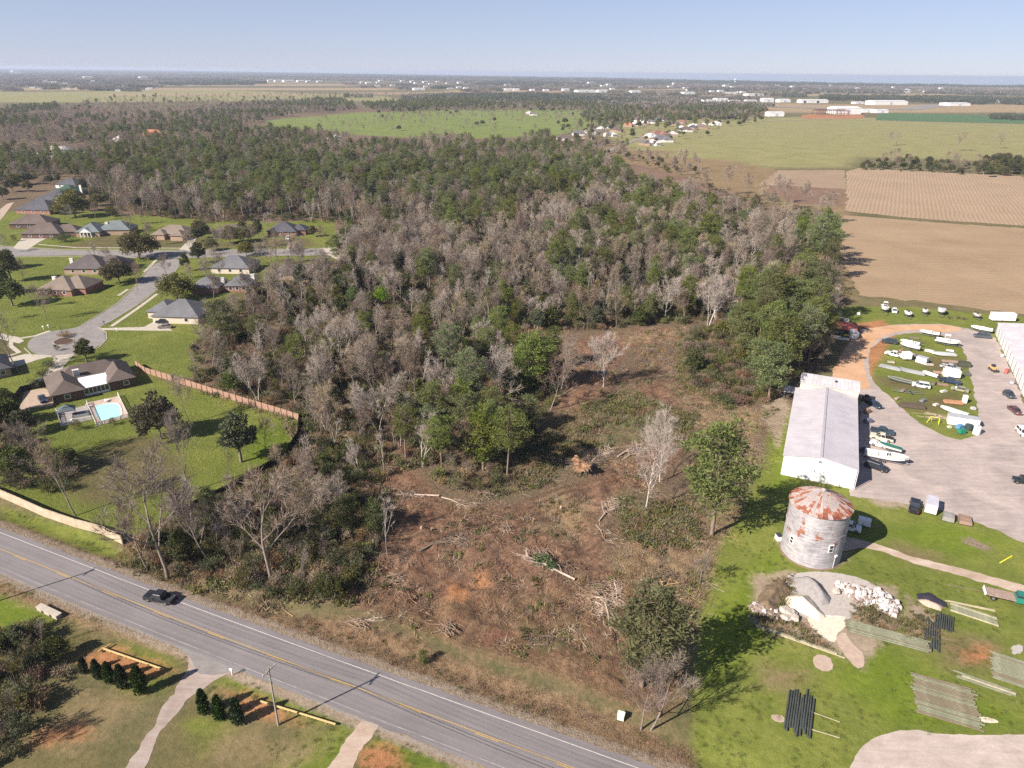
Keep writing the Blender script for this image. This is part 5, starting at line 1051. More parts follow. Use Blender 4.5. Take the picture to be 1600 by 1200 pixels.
    p = onwall(1305, 868); a = math.atan2(p[1], p[0]); m = MB(); m.box(tuple(p+np.array([math.cos(a), math.sin(a), 0])*.2), (.3, .5, .35), a); m.tube([tuple(p+np.array([math.cos(a), math.sin(a), 0])*.08), (p[0]*1.015, p[1]*1.015, .1)], .04, 6); m.build('meter_box', WHITE, t)
silo()
# ------------------------------------------------------------------ long metal shed
def gable(t, L, W, h, rz_h, wall_m, roof_m, ov=.3, ridge_axis='y', names=('wall', 'roof')):
    """x 0..W across, y 0..L along the ridge"""
    b = MB(); pts = [(0, 0, 0), (W, 0, 0), (W, 0, h), (W/2, 0, rz_h), (0, 0, h)]
    vs = pts+[(x, L, z) for x, _, z in pts]; b.add(vs, [(0, 1, 2, 3, 4), (9, 8, 7, 6, 5), (1, 6, 7, 2), (0, 4, 9, 5)]); w = b.build(names[0], wall_m, t)
    r = MB(); s = (rz_h-h)/(W/2); th = .12
    for sg in (0, 1):
        x0 = -ov if sg == 0 else W+ov; z0 = h-s*ov+.05; xm = W/2; zm = rz_h+.05
        q = [(x0, -ov, z0), (xm, -ov, zm), (xm, L+ov, zm), (x0, L+ov, z0)]; q2 = [(x, y, z+th) for x, y, z in q]
        f = [(0, 1, 2, 3), (7, 6, 5, 4), (0, 4, 5, 1), (2, 6, 7, 3), (3, 7, 4, 0)]
        if sg == 0: f = [tuple(reversed(x)) for x in f]
        r.add(q+q2, f)
    return w, r.build(names[1], roof_m, t)
SHA = np.array([62.65, 141.4]); SHB = np.array([76.8, 135.2]); shd = SHB-SHA; SW = float(np.hypot(*shd)); sha = math.atan2(shd[1], shd[0])
WMET = ribbed('white metal siding', (.80, .80, .79), (.70, .69, .67), 0, 1.1, 0, .45, .3)
RMET = ribbed('pale lavender metal roof', (.52, .49, .51), (.42, .395, .42), 1, 1.15, 0, .5, .35)
t = thing('metal_shed', 'long white metal shed with pale grey gabled roof behind the silo', 'shed', (SHA[0], SHA[1], 0), sha)
w, r = gable(t, 41.5, SW, 5.0, 6.35, WMET, RMET, .25)
r_ = MB(); r_.box((SW/2, 20.7, 6.58), (.55, 41.8, .08)); r_.build('ridge_cap', surf('ridge cap', (.42, .40, .42), (.33, .31, .33), 1, .5), r)
v_ = MB(); v_.box((SW/2, -.03, 5.15), (.7, .1, .6)); v_.build('gable_vent', surf('vent louvre', (.25, .25, .27), None, 6, .6), w)
for i in range(5):
    d = MB(); d.box((SW+.04, 5+7.3*i, 2.0), (.1, 4.4, 4.0)); d.build('roller_door', surf('grey roller door', (.36, .37, .38), (.28, .29, .3), 1, .5), t)
g_ = MB(); g_.tube([(SW+.2, -.15, .1), (SW+.2, -.15, 4.9)], .07, 6); g_.build('downspout', WHITE, t)
_x = np.array([math.cos(sha), math.sin(sha)]); _y = np.array([-math.sin(sha), math.cos(sha)])
def shp(x, y): p = SHA+_x*x+_y*y; return (p[0], p[1], 0)
t = thing('rear_shed', 'cream walled shed with low white roof standing against the far end of the long shed', 'shed', shp(.9, 42.1), sha)
b = MB(); W2 = SW-.6; b.box((W2/2, 2.7, 3.3), (W2, 5.4, 6.6)); b.build('wall', surf('cream metal wall', (.68, .61, .46), (.58, .52, .4), 1, .6), t)
b = MB(); b.add([(-.2, -.3, 6.72), (W2+.2, -.3, 6.72), (W2+.2, 5.8, 7.5), (-.2, 5.8, 7.5), (-.2, -.3, 6.6), (W2+.2, -.3, 6.6), (W2+.2, 5.8, 7.38), (-.2, 5.8, 7.38)], [(0, 1, 2, 3), (7, 6, 5, 4), (0, 4, 5, 1), (1, 5, 6, 2), (2, 6, 7, 3), (3, 7, 4, 0)]); rr = b.build('roof', ribbed('white sheet roof', (.56, .54, .55), (.42, .40, .41), 0, 1.0, 0, .5, .4), t)
b = MB(); b.box((W2*.6, 3.2, 7.35), (.6, .6, .4)); b.build('roof_vent', DARKM, rr)
t = thing('canopy', 'low pale sheet canopy at the left of the cream rear shed', 'canopy', shp(-3.0, 43.0), sha)
b = MB(); b.box((1.7, 2, 2.9), (3.4, 4.6, .1)); b.build('roof', ribbed('canopy sheet', (.5, .48, .5), (.4, .38, .42), 0, .8), t)
for x, y in ((.2, .2), (3.2, .2), (.2, 3.9), (3.2, 3.9)): b = MB(); b.tube([(x, y, 0), (x, y, 2.85)], .06, 6); b.build('post', STEEL, t)
# ------------------------------------------------------------------ white storage units at the right
BA = np.array([174.6, 240.8]); ba = math.atan2(191-240.7, 150.8-174.3)
t = thing('storage_building', 'big white storage building with pale roof and many roller doors at the right edge', 'building', (BA[0], BA[1], 0), ba)
# local x runs along the near wall, y to the right-hand side is negative; flip so that the body lies away from the yard
b = MB(); LB, WB = 84, 26; b.box((LB/2, WB/2, 2.0), (LB, WB, 4.0)); b.build('wall', WMET, t)
b = MB(); ov = .3; z0, z1 = 4.05, 5.6
for ya, yb, za, zb in ((-ov, WB/2, z0, z1), (WB/2, WB+ov, z1, z0)):
    q = [(-ov, ya, za), (LB+ov, ya, za), (LB+ov, yb, zb), (-ov, yb, zb)]; b.add(q+[(x, y, z-.15) for x, y, z in q], [(0, 1, 2, 3), (7, 6, 5, 4), (0, 4, 5, 1), (1, 5, 6, 2), (2, 6, 7, 3), (3, 7, 4, 0)])
b.build('roof', ribbed('bright metal roof', (.58, .56, .57), (.47, .45, .47), 0, 1.2, 0, .5, .3), t)
g_ = MB(); g_.add([(-.01, 0, 4.0), (-.01, WB, 4.0), (-.01, WB/2, z1-.1)], [(0, 2, 1)]); g_.add([(LB+.01, 0, 4.0), (LB+.01, WB, 4.0), (LB+.01, WB/2, z1-.1)], [(0, 1, 2)]); g_.build('gable_wall', WMET, t)
for i in range(16):
    d = MB(); d.box((2.6+5.1*i, -.05, 1.7), (3.4, .08, 3.3)); dd = d.build('roller_door', surf('white roller door', (.72, .72, .72), (.62, .62, .62), 1, .5), t)
    d = MB(); d.box((.1+5.1*i, -.09, 2.0), (.16, .14, 3.9)); d.build('downspout', surf('dark downspout', (.16, .16, .17), None, 2, .6), t)
# ------------------------------------------------------------------ houses
def hip(b, x0, y0, l, w, z, h, ov=.5):
    x1, y1 = x0+l+ov, y0+w+ov; x0 -= ov; y0 -= ov; L_, W_ = x1-x0, y1-y0; k_ = min(L_, W_)/2
    if L_ >= W_: r0, r1 = (x0+k_, (y0+y1)/2), (x1-k_, (y0+y1)/2)
    else: r0, r1 = ((x0+x1)/2, y0+k_), ((x0+x1)/2, y1-k_)
    vs = [(x0, y0, z), (x1, y0, z), (x1, y1, z), (x0, y1, z), (*r0, z+h), (*r1, z+h), (x0, y0, z-.18), (x1, y0, z-.18), (x1, y1, z-.18), (x0, y1, z-.18)]
    fs = [(0, 1, 5, 4), (1, 2, 5), (2, 3, 4, 5), (3, 0, 4)] if L_ >= W_ else [(0, 1, 4), (1, 2, 5, 4), (2, 3, 5), (3, 0, 4, 5)]
    b.add(vs, fs+[(6, 7, 1, 0), (7, 8, 2, 1), (8, 9, 3, 2), (9, 6, 0, 3), (9, 8, 7, 6)])
def house(label, loc, ang, blocks, roof, wallm, chims=(), wins=(), rise=.42, name='house', cat='house', group=None, eave=2.7, detail=True):
    t = thing(name, label, cat, (loc[0], loc[1], 0), R(ang), group); wb = MB(); rb = MB()
    for i, (x, y, l, w_) in enumerate(blocks):
        e = eave+.03*i; wb.box((x+l/2, y+w_/2, e/2), (l-.02*i, w_-.02*i, e)); hip(rb, x, y, l, w_, e+.06, min(l, w_)/2*rise+.1*i)
    wo = wb.build('wall', wallm, t); ro = rb.build('roof', roof, t)
    for cx, cy, cz in chims:
        c = MB(); c.box((cx, cy, cz/2+.3), (1.5, .9, cz+.6)); c.box((cx, cy, cz+.72), (1.7, 1.1, .22)); c.build('chimney', surf('pale chimney', (.66, .64, .60), (.5, .48, .45), 1, .8), ro)
    if detail:
        x, y, l, w_ = blocks[0]; spots = wins or [(x+l*q, y, 0) for q in (.22, .5, .78)]+[(x+l, y+w_*q, 1) for q in (.3, .65)]
        for wx, wy, sd in spots:
            f = MB(); dm = (1.5, .12, 1.4) if sd == 0 else (.12, 1.5, 1.4); f.box((wx, wy, 1.5), dm); fo = f.build('window', WHITE, t)
            g = MB(); dm2 = (1.2, .16, 1.1) if sd == 0 else (.16, 1.2, 1.1); g.box((wx, wy, 1.5), dm2); g.build('pane', GLASS, fo)
    return t, wo, ro
RB = brick('red brick', (.30, .13, .09), (.20, .085, .06)); DB = brick('dark brown brick', (.12, .055, .045), (.07, .035, .03)); CB = brick('cream brick', (.60, .53, .43), (.50, .43, .34)); TB = brick('tan brick', (.36, .25, .18), (.27, .18, .12)); WW = surf('white siding wall', (.70, .69, .66), (.6, .58, .55), 1, .7)
RF1 = roofmat('brown shingles', (0.130, 0.102, 0.087), (0.087, 0.065, 0.056)); RF2 = roofmat('grey shingles', (0.143, 0.143, 0.152), (0.099, 0.099, 0.108)); RF3 = roofmat('charcoal shingles', (.085, .085, .10), (.05, .05, .06)); RF4 = roofmat('tan shingles', (0.205, 0.164, 0.133), (0.149, 0.118, 0.093)); RF5 = roofmat('blue grey shingles', (0.149, 0.171, 0.174), (0.105, 0.124, 0.130)); RF6 = roofmat('green shingles', (.035, .085, .06), (.022, .055, .04)); RF7 = roofmat('purple brown shingles', (0.108, 0.090, 0.090), (0.071, 0.059, 0.062)); RFW = roofmat('pale roof', (.6, .58, .56), (.48, .46, .45)); RFO = roofmat('orange roof', (.48, .20, .11), (.36, .14, .08)); RFR = roofmat('rust brown roof', (.28, .13, .10), (.2, .09, .07))
HL, HO, HR = house('dark brick house with brown hipped roof, white roofed sunroom and backyard pool', (-126.0, 174.4), 37, [(0, 0, 7.6, 15.5), (2, 8.5, 18, 9), (14.2, 1.0, 6.6, 14)], RF1, DB, [(7.4, 9.6, 4.6)], [(18.5, 1.0, 0), (3.5, 0, 0)], .62)
b = MB(); b.box((10.9, 4.6, 1.25), (6.5, 6.8, 2.5)); sr = b.build('sunroom', surf('sunroom frame', (.75, .75, .73), (.65, .65, .63), 2, .5), HL)
b = MB()
for i in range(6): b.box((8.35+1.03*i, 1.17, 1.45), (.82, .08, 1.5))
b.build('glazing', GLASS, sr)
b = MB(); b.add([(7.3, .8, 2.62), (14.5, .8, 2.62), (14.5, 7.5, 3.5), (7.3, 7.5, 3.5), (7.3, .8, 2.5), (14.5, .8, 2.5), (14.5, 7.5, 3.38), (7.3, 7.5, 3.38)], [(0, 1, 2, 3), (7, 6, 5, 4), (0, 4, 5, 1), (1, 5, 6, 2), (2, 6, 7, 3), (3, 7, 4, 0)]); b.build('sunroom_roof', ribbed('white sunroom roof', (.80, .78, .77), (.66, .65, .64), 0, .9, 0, .5, .5), HL)
house('cream brick house with grey hipped roof and carport beside the street', (-131.0, 243.2), -3, [(0, 0, 17, 14.5), (-4.5, 5, 9, 11)], RF2, CB, [], [(12.5, 0, 0), (17, 5, 1), (17, 9, 1)], .62)
house('red brick house with tan and brown hipped roof on the corner lawn', (-192.6, 275.6), -4, [(0, 0, 14.0, 13.5), (5, 3, 13, 12)], RF4, RB, [(1.0, 9.5, 4.6)], [], .6)
house('house with purple brown hipped roof facing the cross street', (-201.0, 307.8), 2, [(0, 0, 17.2, 15), (10, 5, 14, 11)], RF7, TB, [(-.3, 8, 4.6)], [], .62)
bl, _, _ = house('blue grey roofed house with white gabled porch', (-239.0, 384.0), 6, [(0, 0, 12, 15), (9, 5, 17, 12)], RF5, TB, [(13, 9, 5.5)], [], .66)
b = MB(); b.add([(2.5, -1.6, 2.7), (8.5, -1.6, 2.7), (5.5, -1.6, 5.0), (2.5, 3, 2.7), (8.5, 3, 2.7), (5.5, 3, 5.0)], [(0, 1, 2), (1, 4, 5, 2), (0, 2, 5, 3), (0, 3, 4, 1)]); po = b.build('porch', WHITE, bl)
for x in (2.8, 4.6, 6.4, 8.2): b = MB(); b.box((x, -1.4, 1.35), (.3, .3, 2.7)); b.build('column', WHITE, po)
house('tan shingled house with two small front gables on the cross street', (-196.5, 381.5), -6, [(0, 2, 19, 12), (1, -1.5, 7, 8), (12, -2.5, 7, 8)], RF4, TB, [], [], .6)
house('grey hipped roof house with pale awning half hidden by bare trees', (-137.0, 311.9), -1, [(0, 0, 17.5, 14)], RF2, CB, [], [], .6)
house('slate roofed brick house with white gable just above the dark oak', (-119.5, 283.0), 3, [(0, 0, 9.5, 13), (-13, -3, 11, 12)], RF2, RB, [(-2, 4, 4.4), (9, 9, 4.4)], [], .6)
house('black hipped roof house at the end of the street', (-136.5, 390.4), 3, [(0, 0, 15.5, 14), (12, 4, 8, 9)], RF3, RB, [], [], .62)
house('brown roofed house buried in bare trees below the street', tuple(G(425, 428, 2.7)[:2]), 0, [(0, 0, 19, 12), (12, -3, 8, 9)], RF7, TB, [], [], .5)
house('dull brown roof half hidden behind the olive yard tree', tuple(G(332, 363, 2.7)[:2]), 0, [(0, 0, 17, 12)], RF1, TB, [], [], .55)
house('dark slate roofed brick house at the left edge', (-314.5, 449.5), -6, [(0, 0, 23, 17)], RF3, RB, [(24, 9, 6)], [], .62)
house('house with dark violet roof behind the slate roofed one', tuple(G(54, 312, 2.7)[:2]), -4, [(0, 0, 22, 18)], RF3, TB, [(20, 14, 6)], [], .55)
house('green roofed house among the dark roofs', tuple(G(80, 300, 2.7)[:2]), -10, [(0, 0, 17, 15)], RF6, TB, [(18, 8, 6.2)], [], .6)
house('farthest dark blue roofed house of the left cluster', tuple(G(86, 288, 2.7)[:2]), -8, [(0, 0, 17, 14)], RF3, WW, [], [], .6)
house('brown steep roofed house at the far left', tuple(G(14, 350, 2.7)[:2]), 5, [(0, 0, 21, 14)], RF1, DB, [], [], .6)
house('broad brown hipped roof house with a van in its driveway', tuple(G(33, 365, 2.7)[:2]), 3, [(0, 0, 20, 14), (13, 5, 14, 9)], RF1, DB, [], [], .66)
house('house corner with black roof beyond the parking court at the left edge', (-152.5, 193.5), 38, [(-12, -1, 14, 13)], RF3, TB, [], [(0, -1, 0)], .6)
RFP = [RFW, RF4, RF1, RF2, RFO, RFR, RF5, RF3]
EST = [(883, 220, 14, 2, 'brown roofed house nearest the woods in the far estate'), (917, 217, 9, 1, 'tan roofed small house in front of the far estate'), (929, 210, 15, 1, 'long tan roofed house left of the white roofed pair'), (939, 205, 10, 0, 'bright white roofed house at the left of the far estate'), (947, 201, 9, 3, 'grey roofed house behind the white roofed one'), (980, 198, 11, 4, 'orange roofed house in the far estate'), (996, 197, 8, 0, 'white house right of the orange roofed one'), (1007, 195, 10, 0, 'pale gabled house at the top of the far estate street'), (1018, 193, 9, 3, 'grey roofed house behind the pale gabled one'), (1026, 190, 8, 6, 'blue grey roofed house at the top of the far estate'), (1043, 190, 8, 2, 'small brown roofed house among far trees'), (1063, 203, 9, 0, 'white house in the centre of the far estate'), (1072, 206, 12, 2, 'brown roofed house beside the white central one'), (1081, 202, 9, 7, 'dark roofed house in the centre right of the estate'), (1087, 200, 8, 0, 'tall white house at the right of the estate'), (1096, 201, 12, 1, 'pinkish tan house at the right of the estate'), (1107, 195, 11, 1, 'tan roofed house at the far right of the estate'), (1014, 218, 15, 0, 'large pale roofed house nearest the meadow corner'), (1033, 214, 15, 5, 'rust roofed house behind the long grey one'), (1050, 213, 10, 0, 'white gabled house near the meadow hedge'), (1036, 222, 16, 3, 'long grey roofed house by the meadow edge'), (1006, 227, 10, 3, 'low grey house at the bottom of the estate'), (1024, 228, 10, 0, 'low white roofed house nearest the camera in the estate'), (826, 180, 12, 0, 'white farm house at the edge of the green pasture'), (833, 180.5, 10, 3, 'grey farm barn at the edge of the green pasture'), (185, 224, 16, 0, 'white building among the woods at upper left'), (237, 217, 22, 4, 'pinkish roofed house on the skyline of the left woods'), (80, 248, 24, 0, 'long white roof among the trees at the left'), (98, 243, 16, 0, 'smaller white roof behind the long one at the left'), (128, 248, 9, 0, 'tiny white roof right of the long white ones'), (522, 218, 9, 0, 'tiny white roof at the edge of the pine woods'), (495, 238, 6, 3, 'grey roof deep in the pine woods')]
EST += [(905, 212, 12, 3, 'grey roofed house left of the long tan one'), (962, 206, 12, 2, 'brown roofed house set back in estate trees'), (1000, 190, 10, 2, 'brown roofed house above the pale gabled one'), (1055, 196, 11, 3, 'grey roofed house above the central white one'), (1120, 196, 10, 0, 'pale house at the right end of the estate'), (1064, 193, 9, 5, 'rust roofed house behind the central group'), (956, 214, 10, 0, 'white roofed house beside the estate street')]
for i, (x, y, w_, rf, lab) in enumerate(EST):
    p = G(x, y); s = w_ if w_ > 9 else 10
    house(lab, (p[0]-s*.7, p[1]), [8, -20, 25, -5][i % 4], [(0, 0, s*1.5, s*1.05), (s*.7, -s*.4, s*.8, s*.8)], RFP[rf], [WW, TB][i % 2], [], [], .62, eave=3.4, detail=False)
# ------------------------------------------------------------------ hangars, barns and commercial sheds of the plain
WHM = surf('white metal cladding', (.82, .82, .80), (.70, .70, .68), .2, .6)
HG = [(1202, 1225, 182, 174.5, 'white hangar alone at the edge of the green meadow'), (1306, 1345, 178.5, 166.5, 'largest white hangar behind the steel frame'), (1347, 1367, 175.8, 170.3, 'white shed directly right of the largest hangar'), (1369, 1388, 176.5, 171, 'white shed second right of the largest hangar'), (1366, 1418, 164, 156.8, 'longest white hangar beyond the runway'), (1484, 1516, 165.5, 160.3, 'white gabled building at far right by the pines'), (1336, 1350, 162.3, 158.8, 'small white hut left of the longest hangar'), (1252, 1270, 161, 155.2, 'white hangar with dark door opening beyond the runway'), (1271, 1294, 161, 155.3, 'white hangar joined right of the dark doored one'), (1218, 1235, 160, 154.6, 'white hangar at the middle of the hangar row'), (1193, 1209, 160, 153.2, 'tall white hangar in the hangar row'), (1167, 1183, 159.6, 156, 'low white shed in the hangar row'), (1142, 1157, 159.3, 156.2, 'low white shed left in the hangar row'), (1119, 1138, 158.8, 153.3, 'stepped white hangar at the left of the row'), (1100, 1117, 158.8, 155.7, 'leftmost low hangar of the row'), (1169, 1193, 150.3, 146.3, 'long white warehouse beyond the hangars'), (1069, 1086, 147.4, 143.6, 'white warehouse left of the airfield woods'), (1135, 1151, 146.8, 143.8, 'pale warehouse in the trees beyond the hangars'), (647, 664, 141, 137.4, 'lone white barn on the middle plain'), (789, 812, 141.5, 138.2, 'pale barn right of the lone white one'), (903, 931, 144.6, 140.4, 'long cream store building in the distant town'), (935, 950, 144.3, 140.2, 'cream store building at the right of the long one'), (987, 1001, 145, 141.4, 'cream building right of the town stores'), (880, 890, 141.8, 138.4, 'small cream house in the distant town'), (829, 836, 142, 139, 'white house at the left end of the town'), (803, 810, 141.8, 139.3, 'tiny white house in the far town'), (850, 858, 142.5, 139.4, 'white house in the middle of the far town'), (419, 427, 127.3, 124.5, 'leftmost pale building of the distant commercial row'), (430, 440, 127.5, 124.7, 'second pale building of the distant commercial row'), (444, 460, 128, 124.9, 'largest pale building of the distant commercial row'), (465, 475, 128.3, 125.4, 'pinkish building of the distant commercial row'), (479, 486, 128.6, 125.8, 'small building in the distant commercial row'), (496, 504, 128.8, 126.2, 'right building of the distant commercial row'), (132, 146, 122.2, 119.5, 'pale farm building on the left plain'), (72, 78, 130.3, 127.8, 'white farm shed at the far left'), (81, 89, 130.3, 127.3, 'white gabled farm shed at the far left'), (219, 231, 122, 119.7, 'long white farm roof on the left plain'), (20, 28, 112.3, 109.8, 'white building on the left horizon'), (180, 188, 142.4, 140.2, 'pale shed beside the straight farm road'), (1556, 1572, 160, 157.6, 'faint low building on the right plain')]
_fr = random.Random(12); _fb = []
for i in range(64):
    x = _fr.choice([_fr.uniform(700, 1130), _fr.uniform(780, 1130), _fr.uniform(1130, 1560), _fr.uniform(0, 240), _fr.uniform(560, 720)]); y = 118+(x-600)*.0125+_fr.uniform(8, 20) if x > 560 else _fr.uniform(122, 141)
    _fb.append((x, x+_fr.uniform(3.5, 9), y, y-_fr.uniform(1.6, 2.8)))
_tens = ['', 'twenty', 'thirty', 'forty']; _ones = ['first', 'second', 'third', 'fourth', 'fifth', 'sixth', 'seventh', 'eighth', 'ninth', 'tenth', 'eleventh', 'twelfth']
for nm_, lo_, hi_ in (('on the left plain', 0, 560), ('left of the town stores', 560, 900), ('between town and airfield', 900, 1130), ('beyond the hangars', 1130, 1700)):
    for i, f_ in enumerate(sorted(q for q in _fb if lo_ <= q[0] < hi_)[:19]): HG.append((*f_, f'{ORDF(i)} from left of the tiny far buildings {nm_}'))
for l, r, bse, top, lab in HG:
    A = G(l, bse); Bp = G(r, bse); d = Bp-A; W_ = float(np.hypot(d[0], d[1])); h = max(hgt(l, bse, top), 4); an = math.atan2(d[1], d[0]); dep = min(max(W_*.6, 14), 45)
    t = thing('hangar' if 'hangar' in lab else 'barn' if 'barn' in lab or 'farm' in lab else 'warehouse', lab, 'building', (A[0], A[1], 0), an)
    b = MB(); b.box((W_/2, dep/2, h*.4), (W_, dep, h*.8)); wo = b.build('wall', WHM, t)
    b = MB(); b.add([(-.4, -.4, h*.8), (W_+.4, -.4, h*.8), (W_+.4, dep+.4, h*.8), (-.4, dep+.4, h*.8), (-.4, dep/2, h), (W_+.4, dep/2, h)], [(0, 1, 5, 4), (2, 3, 4, 5), (0, 4, 3), (1, 2, 5), (3, 2, 1, 0)]); b.build('roof', surf('pale hangar roof', (.66, .66, .65), (.54, .54, .54), .1, .6), t)
    if W_ > 25:
        b = MB(); 
        for q in ((.3,) if 'dark door' in lab else (.5,)): b.box((W_*q, -.1, h*.3), (min(9, W_*.2), .12, h*.6))
        b.build('door', DARKM if 'dark door' in lab else surf('hangar door', (.5, .52, .55), None, .5, .6), t)
_lp = projN(np.array([(q[0], q[1], 0.) for q in LZ])); _ok = np.ones(len(LZ), bool)
for l, r, bse, top, lab in HG: _ok &= ~((_lp[0] > l-11) & (_lp[0] < r+11) & (_lp[1] > bse-.2) & (_lp[1] < bse+4.5))
scatter('far_woods', 'far-off band of woods along the coast and across the plain', 'woods', [q for q, k_ in zip(LZ, _ok) if k_], [[o] for o in LOTS])
A = G(1279, 180); Bp = G(1325, 180.5); d = Bp-A; W_ = float(np.hypot(d[0], d[1])); an = math.atan2(d[1], d[0]); h = 13
t = thing('steel_frame', 'red brown steel frame of an unfinished hangar on orange earth', 'building frame', (A[0], A[1], 0), an)
RS = surf('red oxide steel', (.16, .07, .06), (.10, .05, .045), .5, .6)
for i in range(8):
    x = W_*i/7; b = MB()
    for y in (0, 38): b.box((x, y, h*.36), (1.1, 1.1, h*.72))
    b.tube([(x, 0, h*.72), (x, 19, h*.92), (x, 38, h*.72)], .6, 5); b.build('portal_frame', RS, t)
b = MB()
for y, z in ((0, h*.72), (38, h*.72), (19, h*.92), (0, h*.35), (9.5, h*.82), (28, h*.82)): b.tube([(0, y, z), (W_, y, z)], .45, 5)
b.build('girts', RS, t)
p = G(1148, 131.5); hh = hgt(1148, 131.5, 120.2)
t = thing('water_tower', 'tiny white water tower standing above the coastal treeline', 'water tower', (p[0], p[1], 0))
b = MB(); b.tube([(0, 0, 0), (0, 0, hh*.75)], [6, 5], 10); b.build('stem', WHITE, t)
b = MB(); b.tube([(0, 0, hh*.70), (0, 0, hh*.78), (0, 0, hh*.86), (0, 0, hh*.94), (0, 0, hh)], [5, 13, 16, 13, 2], 16); b.build('tank', WHITE, t)
# ------------------------------------------------------------------ pool, deck, pavilion, fences, walls
def rect_px(pts): return gp(pts)
WFN = surf('white vinyl fence', (.8, .8, .78), (.7, .7, .68), 2, .5)
DK = surf('pool deck paving', (.47, .37, .30), (.36, .28, .23), .8, .9, .1, coords='pos')
deck = gp([(134, 630), (185, 619), (201, 652), (151, 666)]); deck2 = gp([(89, 645), (136, 633), (143, 656), (96, 667)])
sheet('patio', deck, .06, DK); sheet('patio', deck2, .055, surf('grey paving', (.34, .31, .29), (.25, .23, .22), .8, .9, coords='pos'))
t = thing('swimming_pool', 'bright turquoise swimming pool with darker deep end beside the brick house', 'swimming pool', (0, 0, 0))
pw = smoothpoly(gp([(146, 638), (152, 633), (182, 629), (189, 636), (191, 652), (178, 654), (158, 659), (151, 652)]), 1)
k = NT('pool water'); k.b.inputs['Base Color'].default_value = (.16, .62, .68, 1); k.b.inputs['Roughness'].default_value = .06; pos = k.pos(); sx = k.n('ShaderNodeSeparateXYZ'); k.l(pos, sx.inputs[0])
dpt = k.math('ADD', k.math('MULTIPLY', k.math('SUBTRACT', sx.outputs[0], -112.0), .8), k.math('MULTIPLY', k.math('SUBTRACT', sx.outputs[1], 168.0), .60))
k.l(k.ramp(k.maprange(dpt, -2.2, .3), [(.2, (.02, .34, .52)), (.6, (.12, .58, .68)), (.95, (.38, .74, .76))]), k.b.inputs['Base Color']); k.bump(k.noise(pos, 2.5, 3), .1, .05)
def poly_obj(name, poly, z, m, parent):
    b = MB(); n = len(poly); ar = sum(poly[i][0]*poly[(i+1) % n][1]-poly[(i+1) % n][0]*poly[i][1] for i in range(n)); P = poly if ar > 0 else poly[::-1]
    b.add([(*q, z) for q in P], [tuple(range(n))]); return b.build(name, m, parent)
poly_obj('water_surface', pw, .10, k.m, t)
b = MB()
for i in range(len(pw)):
    a, c = pw[i], pw[(i+1) % len(pw)]; m_ = (a+c)/2; d = c-a; b.box((m_[0], m_[1], .10), (np.hypot(*d)+.15, .4, .14+.002*(i % 2)), math.atan2(d[1], d[0]))
b.build('coping', surf('pool coping', (.62, .56, .48), (.5, .45, .4), 1, .8), t)
def picket(name, label, pts, h, m, gap=1.8, cat='fence', solid=False, postm=None, pw_=.1, cap=None):
    P = [np.array(p[:2]) for p in pts]; t = thing(name, label, cat, (P[0][0], P[0][1], 0)); o = P[0]; b = MB(); posts = []
    for a, c in zip(P[:-1], P[1:]):
        d = c-a; L_ = np.hypot(*d); an = math.atan2(d[1], d[0]); n = max(1, round(L_/gap))
        if solid: mm = (a+c)/2-o; b.box((mm[0], mm[1], h/2), (L_, pw_ if solid is True else solid, h), an)
        else:
            for z in (h*.25, h*.9): mm = (a+c)/2-o; b.box((mm[0], mm[1], z), (L_, .04, .09), an)
            q = int(L_/.16)
            for i in range(q): pp = a+d*(i+.5)/q-o; b.box((pp[0], pp[1], h*.55), (.07, .025, h*.8), an)
        for i in range(n): posts.append((a+d*i/n-o, an, d/L_))
    posts.append((P[-1]-o, 0, None)); b.build('panel', m, t)
    for pp, an, d in posts:
        off = np.array([0., 0.])
        if solid is True and d is not None: off = np.array([d[1], -d[0]])*.09
        q = MB(); q.box((pp[0]+off[0], pp[1]+off[1], h/2+.03), (.13, .13, h+.06), an); q.build('post', postm or m, t)
    return t
picket('pool_fence', 'white picket fence round the swimming pool deck', [*gp([(136, 631), (151, 666), (201, 652), (185, 619)])], 1.2, WFN)
picket('pool_fence', 'white picket fence round the pavilion terrace left of the pool', [*gp([(143, 657), (96, 667), (89, 645)])], 1.2, WFN)
t = thing('garden_pavilion', 'dark hipped fabric pavilion on the terrace left of the pool', 'pavilion', (*G(107, 651)[:2], 0), R(30))
b = MB(); hip(b, -1.9, -1.6, 3.8, 3.2, 2.3, 1.1, .15); hip(b, -.8, -.7, 1.6, 1.4, 3.1, .5, .05); b.build('canopy', surf('slate canvas', (.10, .13, .14), (.07, .09, .10), 2, .8), t)
for x in (-1.8, 1.8):
    for y in (-1.5, 1.5): b = MB(); b.box((x, y, 1.1), (.1, .1, 2.2)); b.build('post', DARKM, t)
t = thing('hot_tub', 'dark covered spa tub between pavilion and pool', 'spa tub', (*G(127, 650)[:2], .06), R(30)); b = MB(); b.box((0, 0, .35), (3.4, 1.7, .7)); b.build('shell', surf('tub shell', (.45, .44, .42), None, 2, .7), t); b = MB(); b.box((0, 0, .76), (3.1, 1.5, .1)); b.build('cover', surf('navy cover', (.06, .08, .13), None, 2, .6), t)
